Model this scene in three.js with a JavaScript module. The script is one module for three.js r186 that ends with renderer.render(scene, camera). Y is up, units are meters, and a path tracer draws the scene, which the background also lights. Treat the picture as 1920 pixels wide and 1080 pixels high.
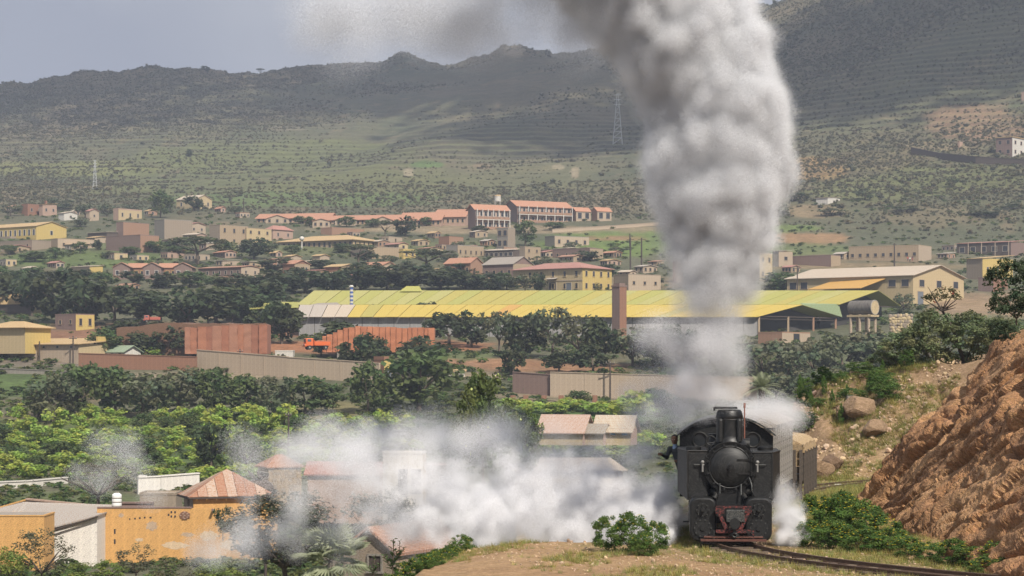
import * as THREE from 'three';
import { mergeGeometries } from 'three/addons/utils/BufferGeometryUtils.js';
import { RoundedBoxGeometry } from 'three/addons/geometries/RoundedBoxGeometry.js';
import { MarchingCubes } from 'three/addons/objects/MarchingCubes.js';

// ---------------------------------------------------------------- camera, sky, sun, exposure
const F = 4140, EYE = 4.93, HORIZON = 690;          // focal length in photograph pixels, eye height over the rails, row of the horizon
const scene = new THREE.Scene();
const camera = new THREE.PerspectiveCamera(2 * Math.atan(690 / F) * 180 / Math.PI, 1920 / 1380, 0.5, 12000);
camera.position.set(0, EYE, 0);
camera.setViewOffset(1920, 1380, 0, 0, 1920, 1080); // a shifted lens keeps the verticals upright
camera.updateProjectionMatrix();
const renderer = new THREE.WebGLRenderer({ antialias: true });
renderer.toneMapping = THREE.LinearToneMapping;
renderer.toneMappingExposure = 1.38;
renderer.shadowMap.enabled = true;

const SUN = new THREE.Vector3(0.31, 0.73, 0.61).normalize();
const sun = new THREE.DirectionalLight(new THREE.Color(1.0, 0.93, 0.83), 4.5);
sun.name = 'sun';
sun.position.copy(SUN).multiplyScalar(600).add(new THREE.Vector3(0, 0, -300));
sun.target.position.set(0, 0, -300);
sun.castShadow = true; sun.shadow.radius = 1.2; sun.shadow.mapSize.set(4096, 4096);
Object.assign(sun.shadow.camera, { left: -400, right: 400, top: 400, bottom: -400, near: 1, far: 2500 });
scene.add(sun, sun.target);

// ---------------------------------------------------------------- random numbers and noise
let seed = 1;
function setSeed(s) { seed = s >>> 0; }
function rnd() { seed = (seed + 0x6D2B79F5) >>> 0; let t = seed; t = Math.imul(t ^ (t >>> 15), t | 1); t ^= t + Math.imul(t ^ (t >>> 7), t | 61); return ((t ^ (t >>> 14)) >>> 0) / 4294967296; }
const rr = (a, b) => a + (b - a) * rnd();
const pick = (a) => a[Math.floor(rnd() * a.length) % a.length];
const gauss = () => Math.sqrt(-2 * Math.log(1 - rnd())) * Math.cos(6.2831853 * rnd());
const clamp = (x, a = 0, b = 1) => Math.min(b, Math.max(a, x));
const lerp = (a, b, t) => a + (b - a) * t;
const smooth = (a, b, x) => { const t = clamp((x - a) / (b - a)); return t * t * (3 - 2 * t); };
function hash3(x, y, z) { let h = Math.imul(x, 374761393) ^ Math.imul(y, 668265263) ^ Math.imul(z, 1274126177); h = Math.imul(h ^ (h >>> 13), 1103515245); h ^= h >>> 16; return (h >>> 0) / 4294967296; }
function vnoise(x, y, z = 0) {
  const X = Math.floor(x), Y = Math.floor(y), Z = Math.floor(z);
  let a = x - X, b = y - Y, c = z - Z; a = a * a * (3 - 2 * a); b = b * b * (3 - 2 * b); c = c * c * (3 - 2 * c);
  const k = (i, j, l) => hash3(X + i, Y + j, Z + l);
  return lerp(lerp(lerp(k(0, 0, 0), k(1, 0, 0), a), lerp(k(0, 1, 0), k(1, 1, 0), a), b), lerp(lerp(k(0, 0, 1), k(1, 0, 1), a), lerp(k(0, 1, 1), k(1, 1, 1), a), b), c) * 2 - 1;
}
function fbm(x, y, z = 0, o = 4) { let s = 0, a = 0.5, n = 0; for (let i = 0; i < o; i++) { s += a * vnoise(x, y, z); n += a; a *= 0.5; x = x * 2.03 + 17.1; y = y * 2.03 + 5.7; z = z * 2.03 + 9.3; } return s / n; }
function ridged(x, y, z = 0, o = 4) { let s = 0, a = 0.5, n = 0; for (let i = 0; i < o; i++) { s += a * (1 - 2 * Math.abs(vnoise(x, y, z))); n += a; a *= 0.5; x = x * 2.1 + 11.3; y = y * 2.1 + 3.9; z = z * 2.1 + 7.7; } return s / n; }
const table = (t) => (x) => { if (x <= t[0][0]) return t[0][1]; for (let i = 1; i < t.length; i++) if (x <= t[i][0]) return lerp(t[i - 1][1], t[i][1], (x - t[i - 1][0]) / (t[i][0] - t[i - 1][0])); return t[t.length - 1][1]; };

// ---------------------------------------------------------------- sky: high grey cloud with thinner, brighter places
{
  const W = 1024, Hh = 512, data = new Float32Array(W * Hh * 4);
  for (let j = 0; j < Hh; j++) for (let i = 0; i < W; i++) {
    const el = ((j + 0.5) / Hh - 0.5) * Math.PI, az = ((i + 0.5) / W - 0.5) * 2 * Math.PI;
    const x = Math.cos(el) * Math.cos(az), y = Math.sin(el), z = Math.cos(el) * Math.sin(az);
    const k = 1 / (Math.max(y, 0) + 0.16);
    const n = fbm(x * k * 1.6 + 3, z * k * 1.6 + 1, 5, 5), m = fbm(x * k * 4 + 7, z * k * 4, 2, 4);
    const c = clamp(0.42 + 1.15 * n + 0.4 * m), up = clamp(y);
    const o = (j * W + i) * 4;
    data[o] = lerp(0.262, 0.42, c); data[o + 1] = lerp(0.283, 0.43, c); data[o + 2] = lerp(0.345, 0.455, c); data[o + 3] = 1;
    for (let q = 0; q < 3; q++) data[o + q] *= 1 + 0.25 * up;
  }
  const sky = new THREE.DataTexture(data, W, Hh, THREE.RGBAFormat, THREE.FloatType);
  sky.mapping = THREE.EquirectangularReflectionMapping; sky.magFilter = THREE.LinearFilter; sky.needsUpdate = true;
  scene.background = sky; scene.environment = sky;
}

// ---------------------------------------------------------------- helpers
const P = (px, py, d) => new THREE.Vector3((px - 960) / F * d, EYE + (HORIZON - py) / F * d, -d); // a place named by where the photograph shows it and how far off it is
const col = (r, g, b) => new THREE.Color().setRGB(r, g, b);
function tex(size, fn, { srgb = true, h = size } = {}) {
  const data = new Uint8Array(size * h * 4);
  for (let j = 0; j < h; j++) for (let i = 0; i < size; i++) { const c = fn(i / size, j / h, i, j), o = (j * size + i) * 4; for (let k = 0; k < 3; k++) data[o + k] = clamp(Array.isArray(c) ? c[k] : c) * 255; data[o + 3] = 255; }
  const t = new THREE.DataTexture(data, size, h, THREE.RGBAFormat);
  t.wrapS = t.wrapT = THREE.RepeatWrapping; t.magFilter = THREE.LinearFilter; t.minFilter = THREE.LinearMipmapLinearFilter; t.generateMipmaps = true;
  if (srgb) t.colorSpace = THREE.SRGBColorSpace;
  t.needsUpdate = true; return t;
}
// noise that repeats without a seam: points on a torus
const TAU = Math.PI * 2;
const torus = (u, v, r, s = 0) => fbm(Math.cos(u * TAU) * r + s, Math.sin(u * TAU) * r + Math.cos(v * TAU) * r * 1.3, Math.sin(v * TAU) * r * 1.3 + s, 5);
const rep = (t, s) => { const c = t.clone(); c.repeat.set(s, s); c.needsUpdate = true; return c; };
const used = new Map();
function numbered(n) { const k = used.get(n) ?? 0; used.set(n, k + 1); return k ? `${n}_${String(k).padStart(3, '0')}` : n; }
function tag(o, label, category, group, kind) { if (label) o.userData.label = label; if (category) o.userData.category = category; if (group) o.userData.group = group; if (kind) o.userData.kind = kind; return o; }
function obj(name, geo, m, parent = scene) {
  const g = Array.isArray(geo) ? mergeGeometries(geo.map((q) => { const n = q.index ? q.toNonIndexed() : q; for (const k of Object.keys(n.attributes)) if (!['position', 'normal', 'uv'].includes(k)) n.deleteAttribute(k); return n; })) : geo;
  const o = new THREE.Mesh(g, m); o.castShadow = o.receiveShadow = true;
  o.name = parent === scene ? numbered(name) : name; parent.add(o); return o;
}
function thing(name, label, category, pos = [0, 0, 0], turn = 0, group) {
  const o = new THREE.Group(); o.name = numbered(name); scene.add(o);
  if (pos.isVector3) o.position.copy(pos); else o.position.set(...pos);
  o.rotation.y = turn; return tag(o, label, category, group);
}
// uv in metres from the face that a triangle shows
function boxUV(g) {
  const n = g.index ? g.toNonIndexed() : g, p = n.attributes.position, uv = new Float32Array(p.count * 2), a = new THREE.Vector3(), b = new THREE.Vector3(), c = new THREE.Vector3();
  for (let i = 0; i < p.count; i += 3) {
    a.fromBufferAttribute(p, i); b.fromBufferAttribute(p, i + 1); c.fromBufferAttribute(p, i + 2);
    const N = b.clone().sub(a).cross(c.clone().sub(a)), x = Math.abs(N.x), y = Math.abs(N.y), z = Math.abs(N.z);
    [a, b, c].forEach((q, k) => { const [s, t] = y >= x && y >= z ? [q.x, q.z] : x > z ? [q.z, q.y] : [q.x, q.y]; uv[(i + k) * 2] = s; uv[(i + k) * 2 + 1] = t; });
  }
  n.setAttribute('uv', new THREE.BufferAttribute(uv, 2)); return n;
}
function box(w, h, d, x = 0, y = 0, z = 0, ry = 0, rx = 0, rz = 0) { const g = new THREE.BoxGeometry(w, h, d); if (rx) g.rotateX(rx); if (rz) g.rotateZ(rz); if (ry) g.rotateY(ry); g.translate(x, y, z); return boxUV(g); }
function cyl(r0, r1, h, x = 0, y = 0, z = 0, axis = 'y', n = 16) { const g = new THREE.CylinderGeometry(r1, r0, h, n); if (axis === 'z') g.rotateX(Math.PI / 2); if (axis === 'x') g.rotateZ(Math.PI / 2); g.translate(x, y, z); return g.toNonIndexed(); }
function rod(a, b, r, n = 6, r2 = r) { const A = new THREE.Vector3(...a), B = new THREE.Vector3(...b), d = B.clone().sub(A), g = new THREE.CylinderGeometry(r2, r, d.length(), n); g.applyQuaternion(new THREE.Quaternion().setFromUnitVectors(new THREE.Vector3(0, 1, 0), d.normalize())); g.translate((A.x + B.x) / 2, (A.y + B.y) / 2, (A.z + B.z) / 2); return g.toNonIndexed(); }
function faces(list) { // polygons, each a list of points, as flat faces
  const p = [];
  for (const f of list) for (let i = 1; i + 1 < f.length; i++) p.push(...f[0], ...f[i], ...f[i + 1]);
  const g = new THREE.BufferGeometry(); g.setAttribute('position', new THREE.Float32BufferAttribute(p, 3)); g.setAttribute('uv', new THREE.Float32BufferAttribute(new Float32Array(p.length / 3 * 2), 2)); g.computeVertexNormals(); return boxUV(g);
}
function slab(f, t) { // a polygon given a thickness downwards
  const lo = f.map(([x, y, z]) => [x, y - t, z]), out = [f, lo.slice().reverse()];
  for (let i = 0; i < f.length; i++) { const j = (i + 1) % f.length; out.push([f[i], lo[i], lo[j], f[j]]); }
  return faces(out);
}
const mats = new Map();
function mat(key, color, { map, rough = 0.9, bump, bumpScale = 0.02, metal = 0, trans = 0, vertex = false, double = true, roughMap } = {}) {
  if (!mats.has(key)) {
    const m = new THREE.MeshPhysicalMaterial({ name: key, color: col(...color), roughness: rough, metalness: metal, vertexColors: vertex, side: double ? THREE.DoubleSide : THREE.FrontSide });
    if (map) m.map = map; if (bump) { m.bumpMap = bump; m.bumpScale = bumpScale; }
    if (trans) { m.transmission = trans; m.thickness = 0; m.specularIntensity = 0.2; }
    mats.set(key, m);
  }
  return mats.get(key);
}

const NTH = ['first', 'second', 'third', 'fourth', 'fifth', 'sixth', 'seventh', 'eighth', 'ninth', 'tenth', 'eleventh', 'twelfth', 'thirteenth', 'fourteenth', 'fifteenth', 'sixteenth', 'seventeenth', 'eighteenth', 'nineteenth', 'twentieth'];
// a row of alike things named by their order from the left: calls make(item, label)
function inOrder(list, what, make) { list.map((q, i) => [q, i]).sort((a, b) => a[0][0] - b[0][0]).forEach(([q], i) => { make(q, i === 0 ? `leftmost of ${what}` : i === list.length - 1 ? `rightmost of ${what}` : `${NTH[i]} from left of ${what}`); }); }
// ---------------------------------------------------------------- textures
const T = {};
T.grain = tex(512, (u, v) => 0.80 + 0.16 * torus(u, v, 3, 4) + 0.14 * torus(u, v, 11, 9) + 0.05 * (hash3(u * 512 | 0, v * 512 | 0, 3) - 0.5));
T.grime = tex(512, (u, v) => { const k = smooth(-0.25, 0.35, torus(u, v, 5, 8) + 0.4 * torus(u, v, 17, 2)); return [lerp(0.24, 1, k), lerp(0.3, 0.98, k), lerp(0.3, 0.95, k)]; });
T.plaster = tex(512, (u, v) => { const st = torus(u, v * 0.0 + 0.2, 6, 2), k = 0.84 + 0.16 * torus(u, v, 2.2, 1) + 0.10 * torus(u, v, 9, 6) - 0.22 * smooth(0.15, 0.6, torus(u, v, 4, 21)) + 0.04 * st; return [k, k * (0.985 + 0.02 * torus(u, v, 3, 30)), k * (0.96 + 0.03 * torus(u, v, 3, 31))]; });
T.sheet = tex(512, (u, v, i) => { const rib = 0.9 + 0.1 * Math.cos(i / 512 * TAU * 12), r = smooth(-0.1, 0.5, torus(u, v * 0.5, 3, 12) + 0.3 * torus(u, v, 12, 3)); return [rib * lerp(0.92, 0.82, r), rib * lerp(0.92, 0.68, r), rib * lerp(0.92, 0.56, r)]; });
T.ribs = tex(256, (u) => 0.5 + 0.5 * Math.cos(u * TAU * 6), { srgb: false, h: 4 });
T.soil = tex(1024, (u, v) => { const a = torus(u, v, 4, 2), b = torus(u, v, 16, 7), s = smooth(0.25, 0.5, torus(u, v, 40, 3)), k = 0.76 + 0.16 * a + 0.14 * b - 0.16 * s + 0.07 * (hash3(u * 1024 | 0, v * 1024 | 0, 1) - 0.5); return [k, k * (0.97 + 0.05 * b), k * (0.93 + 0.08 * a)]; });
T.worn = tex(512, (u, v) => { const p = 0.8 * smooth(0.2, 0.36, torus(u, v, 1.5, 17) + 0.3 * torus(u, v, 9, 5)), k = 0.9 + 0.14 * torus(u, v, 6, 3) + 0.06 * torus(u, v, 20, 9); return [lerp(k, 0.98, p), lerp(k * 0.97, 1.15, p), lerp(k * 0.92, 1.75, p)]; });
T.soilBump = tex(512, (u, v) => 0.5 + 0.3 * torus(u, v, 6, 4) + 0.25 * torus(u, v, 24, 8), { srgb: false });
T.rockBump = tex(512, (u, v) => 0.5 + 0.35 * torus(u, v, 5, 14) + 0.3 * torus(u, v, 18, 18), { srgb: false });

// ---------------------------------------------------------------- lie of the land
// the row of the photograph at which the valley floor stands at each distance
const rowAt = table([[62, 1390], [100, 1250], [150, 1120], [190, 1052], [230, 985], [262, 930], [300, 880], [340, 826], [380, 768], [420, 715], [460, 668], [520, 626], [580, 588], [640, 548], [720, 503], [800, 463], [880, 430], [940, 408], [1000, 392]]);
const distAt = (() => { const t = []; for (let d = 1000; d >= 62; d -= 2) t.push([rowAt(d), d]); return table(t); })();
const ridgeRow = table([[-900, 190], [-300, 175], [0, 159], [50, 158], [110, 147], [150, 136], [177, 133], [230, 140], [260, 128], [283, 124], [333, 128], [400, 132], [430, 138], [500, 137], [540, 128], [587, 123], [640, 123], [713, 123], [737, 105], [767, 97], [783, 106], [807, 117], [840, 122], [873, 118], [907, 103], [940, 88], [963, 84], [977, 89], [1000, 97], [1040, 102], [1083, 99], [1123, 90], [1153, 84], [1300, 52], [1420, 10], [1470, 0], [1600, -60], [1900, -140], [2800, -220]]);
const ridgeSoft = (u) => { let a = 0; for (let k = -5; k <= 5; k++) a += ridgeRow(u + k * 32); return a / 11; };
const ridgeDist = table([[-900, 2000], [0, 1900], [900, 1950], [1200, 1800], [1500, 1650], [2000, 1500], [2800, 1500]]);
const baseRow = table([[-900, 392], [1100, 392], [1400, 420], [1550, 436], [2800, 436]]);
const D0 = table([[-900, 1000], [1100, 1000], [1400, 900], [1550, 860], [2800, 860]]);
let LF = 0; const STEP = 4.4, terrace = (x, d, h) => { const q = (h + 3.2 * fbm(x * 0.009, d * 0.009, 14, 3)) / STEP; return q - Math.floor(q); };
function land(x, d) { // height of the valley floor and hills
  const u = 960 + x / d * F, d0 = D0(u), dR = ridgeDist(u);
  if (d <= d0) {
    let h = EYE + (HORIZON - rowAt(d)) / F * d;
    h += (0.5 * fbm(x * 0.02, d * 0.02, 1, 3) + 0.12 * fbm(x * 0.15, d * 0.15, 2, 2)) * smooth(80, 200, d);
    return h;
  }
  const t = clamp((d - d0) / (dR - d0), 0, 1), soft = ridgeSoft(u), row = lerp(rowAt(d0), lerp(soft, ridgeRow(u), smooth(0.84, 0.99, t)), Math.pow(t, 0.93));
  let h = EYE + (HORIZON - row) / F * lerp(d0, dR, t);
  const env = Math.sin(Math.PI * Math.min(1, t * 1.02)) * smooth(0, 0.12, t);
  h += env * (16 * fbm(x * 0.0045, d * 0.003, 3, 4) + 5 * ridged(x * 0.011 + 0.3 * fbm(x * 0.004, d * 0.004), d * 0.004, 5, 3));
  h += (fbm(x * 0.03, d * 0.03, 7, 4) * 2.2) * smooth(0, 0.1, t) + smooth(0.9, 1, t) * (2.4 * ridged(x * 0.05, d * 0.05, 8, 3) + 1.6 * fbm(x * 0.14, d * 0.1, 4, 2));
  const nS = fbm(x * 0.004 + 5, d * 0.006, 9, 3), ter = smooth(0.02, 0.14, t) * (1 - smooth(0.55, 0.85, t)) * clamp(0.55 + 1.4 * nS);
  const fr = LF = terrace(x, d, h); // stone-walled terraces
  h += ter * STEP * 0.35 * (smooth(0.6, 0.95, fr) - fr);
  if (d > dR) h -= (d - dR) * 0.35;
  return h;
}
const landAt = (px, py) => { // where the sight line through a pixel meets the hills
  let lo = D0(px) - 60, d = lo;
  for (; d < 2100; d += 4) { const x = (px - 960) / F * d; if (land(x, d) >= EYE + (HORIZON - py) / F * d) break; }
  return d;
};
const place = (px, py) => { const d = py > baseRow(px) ? distAt(py) : landAt(px, py), x = (px - 960) / F * d; return new THREE.Vector3(x, land(x, d), -d); };

// what grows where: colours of the ground itself
const patches = [ // px, py, half width, half height, colour, strength : fields, bare ground, tracks
  [520, 300, 260, 40, [0.155, 0.185, 0.062], 0.85], [150, 318, 180, 16, [0.20, 0.215, 0.075], 0.9], [350, 345, 230, 26, [0.15, 0.175, 0.07], 0.7], [700, 345, 200, 34, [0.165, 0.18, 0.07], 0.8], [560, 375, 300, 14, [0.13, 0.19, 0.06], 0.9], [980, 330, 150, 40, [0.16, 0.165, 0.08], 0.7], [800, 308, 30, 6, [0.12, 0.22, 0.05], 1],
  [1850, 232, 110, 34, [0.36, 0.225, 0.15], 0.95], [1530, 318, 60, 22, [0.40, 0.25, 0.11], 0.8], [1660, 300, 90, 22, [0.25, 0.19, 0.10], 0.55], [1800, 330, 140, 24, [0.15, 0.175, 0.06], 0.8], [1650, 355, 160, 22, [0.16, 0.18, 0.065], 0.85], [1520, 395, 60, 14, [0.33, 0.245, 0.15], 0.8], [1760, 405, 100, 20, [0.22, 0.18, 0.11], 0.7], [1480, 428, 60, 8, [0.16, 0.22, 0.06], 1], [1520, 448, 70, 12, [0.42, 0.25, 0.13], 0.85],
  [766, 323, 10, 9, [0.42, 0.36, 0.26], 1], [1045, 313, 14, 6, [0.42, 0.36, 0.26], 0.8], [1078, 325, 8, 12, [0.40, 0.33, 0.24], 0.8], [905, 312, 22, 6, [0.30, 0.21, 0.14], 0.8], [545, 240, 30, 5, [0.25, 0.22, 0.17], 0.7], [965, 95, 20, 14, [0.34, 0.27, 0.18], 0.8],
  [1760, 275, 60, 8, [0.34, 0.27, 0.17], 0.8], [1560, 235, 90, 16, [0.17, 0.18, 0.10], 0.7],
  // valley floor
  [150, 487, 190, 18, [0.13, 0.185, 0.05], 1], [200, 460, 200, 12, [0.14, 0.17, 0.06], 0.8], [1150, 455, 130, 25, [0.16, 0.235, 0.055], 1], [1130, 447, 100, 3, [0.36, 0.22, 0.12], 0.9], [900, 430, 320, 8, [0.36, 0.28, 0.19], 0.85], [700, 465, 250, 16, [0.16, 0.18, 0.07], 0.8], [640, 510, 330, 14, [0.22, 0.19, 0.11], 0.6], [1160, 530, 160, 12, [0.30, 0.23, 0.14], 0.8], [1500, 470, 120, 14, [0.16, 0.21, 0.07], 0.8], [1620, 500, 200, 8, [0.33, 0.25, 0.15], 0.7], [1850, 575, 130, 24, [0.37, 0.26, 0.17], 0.9], [1780, 600, 130, 10, [0.17, 0.19, 0.08], 0.7],
  [300, 625, 320, 20, [0.30, 0.145, 0.085], 0.9], [680, 650, 260, 14, [0.46, 0.20, 0.10], 0.95], [900, 665, 110, 6, [0.15, 0.19, 0.07], 0.9], [900, 680, 130, 9, [0.40, 0.22, 0.13], 0.9], [1080, 690, 160, 10, [0.40, 0.21, 0.12], 0.8], [860, 672, 60, 3, [0.14, 0.19, 0.07], 0.8],
  [90, 680, 140, 9, [0.24, 0.20, 0.17], 0.9], [640, 705, 420, 8, [0.36, 0.29, 0.22], 0.85], [1080, 742, 200, 8, [0.38, 0.30, 0.23], 0.8], [40, 720, 80, 24, [0.10, 0.165, 0.04], 0.95], [110, 775, 50, 10, [0.36, 0.25, 0.18], 0.7], [620, 770, 70, 20, [0.30, 0.26, 0.12], 0.7], [160, 790, 240, 18, [0.28, 0.19, 0.12], 0.55],
  [1100, 775, 170, 20, [0.09, 0.17, 0.035], 0.9], [300, 840, 420, 60, [0.085, 0.16, 0.03], 0.75], [1000, 835, 200, 20, [0.10, 0.16, 0.04], 0.8], [140, 935, 160, 12, [0.14, 0.18, 0.07], 0.8], [500, 970, 300, 30, [0.26, 0.21, 0.12], 0.6], [1440, 700, 260, 40, [0.10, 0.12, 0.05], 0.8],
];
function landColour(x, d, h, out) {
  const px = 960 + x / d * F, py = HORIZON - (h - EYE) / d * F, far = smooth(820, 1000, d);
  const n1 = fbm(x * 0.012, d * 0.008, 21, 4), n2 = fbm(x * 0.05, d * 0.03, 22, 4), n3 = fbm(x * 0.2, d * 0.12, 23, 3);
  let r, g, b;
  const hill = clamp(0.5 + 0.7 * n1 + 0.55 * n2);
  r = lerp(lerp(0.20, 0.17, 1 - far), 0.085, hill); g = lerp(0.165, 0.105, hill); b = lerp(0.105, 0.052, hill);
  const bare = smooth(0.22, 0.6, n2 + 0.4 * n3 - 0.25 * n1); r = lerp(r, 0.30, bare * 0.55); g = lerp(g, 0.22, bare * 0.55); b = lerp(b, 0.14, bare * 0.55);
  for (const [cx, cy, w, q, c, s] of patches) {
    const e = Math.hypot((px - cx) / w, (py - cy) / q) + 0.42 * n2 + 0.25 * n3;
    if (e < 1.15) { const k = s * (1 - smooth(0.75, 1.15, e)), v = 1 + 0.28 * n3; r = lerp(r, c[0] * v, k); g = lerp(g, c[1] * v, k); b = lerp(b, c[2] * v, k); }
  }
  const tz = far * smooth(0.0, 0.12, (d - D0(px)) / 900) * (1 - smooth(480, 620, d - D0(px))) * clamp(0.55 + 1.4 * fbm(x * 0.004 + 5, d * 0.006, 9, 3)), fr = LF, rs = tz * smooth(0.58, 0.66, fr) * (1 - smooth(0.93, 1, fr)) * clamp(0.8 + 0.7 * n2), tr = tz * (1 - smooth(0.45, 0.6, fr)) * 0.5; // banks of stone and thorn, and the grass of the steps
  r = lerp(r, 0.085, rs); g = lerp(g, 0.082, rs); b = lerp(b, 0.055, rs); r = lerp(r, 0.185, tr); g = lerp(g, 0.205, tr); b = lerp(b, 0.085, tr);
  out[0] = r; out[1] = g; out[2] = b;
}
{
  const us = [], ds = [];
  for (let u = -2600; u < -60; u += 80) us.push(u); for (let u = -60; u <= 1980; u += 4.5) us.push(u); for (let u = 2060; u <= 4500; u += 80) us.push(u);
  for (let d = 50; d < 62; d += 4) ds.push(d);
  for (let row = 1390; row > 430; row -= 4.2) ds.push(distAt(row));
  { let d = 882; while (d < 2120) { ds.push(d); d += d < 1000 ? 3.4 : d < 1450 ? 2.3 : 4.6; } for (; d < 6000; d *= 1.12) ds.push(d); }
  const nu = us.length, nd = ds.length, pos = new Float32Array(nu * nd * 3), cl = new Float32Array(nu * nd * 3), uv = new Float32Array(nu * nd * 2), c = [0, 0, 0], idx = [];
  for (let j = 0; j < nd; j++) for (let i = 0; i < nu; i++) {
    const k = j * nu + i, d = ds[j], x = (us[i] - 960) / F * d, h = land(x, d);
    pos.set([x, h, -d], k * 3); uv.set([x / 40, d / 40], k * 2); landColour(x, d, h, c); cl.set(c, k * 3);
    if (i && j) { const a = k - nu - 1, b = k - nu, e = k - 1; idx.push(a, b, k, a, k, e); }
  }
  const g = new THREE.BufferGeometry(); g.setAttribute('position', new THREE.BufferAttribute(pos, 3)); g.setAttribute('uv', new THREE.BufferAttribute(uv, 2)); g.setAttribute('color', new THREE.BufferAttribute(cl, 3)); g.setIndex(idx); g.computeVertexNormals();
  tag(obj('valley_and_hills', g, mat('land', [1.32, 1.36, 1.3], { map: T.soil, vertex: true, rough: 1, bump: rep(T.soilBump, 3), bumpScale: 0.5 })), 'green terraced hills and the valley floor below them', null, null, 'structure');
}

// ---------------------------------------------------------------- near ground: railway shelf above the valley
const trackX = table([[20, 34], [40, 20.5], [46, 15.2], [49, 12.4], [51, 10.6], [53, 9.0], [55, 7.75], [57, 6.85], [59, 6.2], [61, 5.97], [64, 6.2], [67.5, 6.5], [70, 7.05], [77, 8.45], [84, 10.2], [90, 12.5], [93, 14.4], [96, 17.4], [98, 20.5], [104, 30], [140, 90]]);
const trackSmooth = (d) => { let s = 0; for (let k = -3; k <= 3; k++) s += trackX(d + k * 0.5); return s / 7; };
const crest = table([[1440, 0.6], [1475, 2.4], [1500, 3.2], [1550, 3.75], [1600, 4.25], [1700, 4.6], [1760, 4.75], [1850, 5.3], [2200, 6]]);
function near(x, d) {
  const tx = trackX(Math.min(d, 94)), s = x - trackX(d), eA = lerp(-2.25, -1.2, clamp((d - 52) / 8)) + 0.25 * fbm(d * 0.6, x * 0.3, 3, 3);
  const dA = Math.max(eA - x, d - 60.6 - 0.12 * fbm(x * 0.7, 1, 4, 3), 0), dB = Math.max(tx - 2.7 - x, 0), dist = d > 60.6 ? Math.min(dA, dB) : Math.min(dA, Math.max(dB, 0) + 3);
  let h = -0.85 * dist + 0.05 * fbm(x * 0.8, d * 0.8, 1, 4) * smooth(1.0, 2.2, Math.abs(s)) + 0.02 * fbm(x * 4, d * 4, 2, 2);
  if (s < -1.4 && dist === 0 && d < 60.6) h += 0.14 * smooth(-1.4, -4, s) * smooth(0, 1.5, x - eA);
  // right of the line: the ground lifts to the cutting; beyond the bend a sandy spur closes the view
  const u = 960 + x / d * F, rise = Math.max(s - 3.6 - 0.6 * fbm(d * 0.25, 3, 1, 3), 0);
  let m = d < 95 ? Math.min(0.12 * rise, 2) : 0;
  const sp = smooth(97, 113, d + 0.012 * (u - 1480) - 2.5 * fbm(x * 0.22, d * 0.1, 8, 3)), bump = ridged(x * 0.3, d * 0.16, 7, 4);
  if (d > 90) { m += crest(u) * sp + sp * (1 - sp) * 3.4 * bump + 0.45 * sp * fbm(x * 0.7, d * 0.5, 6, 4) + 0.4 * sp * ridged(x * 1.1, d * 0.8, 16, 4) - 0.5 * sp * Math.pow(clamp(1 - Math.abs(vnoise(x * 0.5, d * 0.16, 4)) * 5), 1.3); m -= Math.max(d - 115, 0) * 0.6 + (1 - smooth(1440, 1490, u)) * (d - 90) * 0.5; }
  h += m; return Math.max(h, -26);
}
const gx = (a, b, s) => { const o = []; for (let x = a; x <= b + 1e-6; x += s) o.push(x); return o; };
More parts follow.
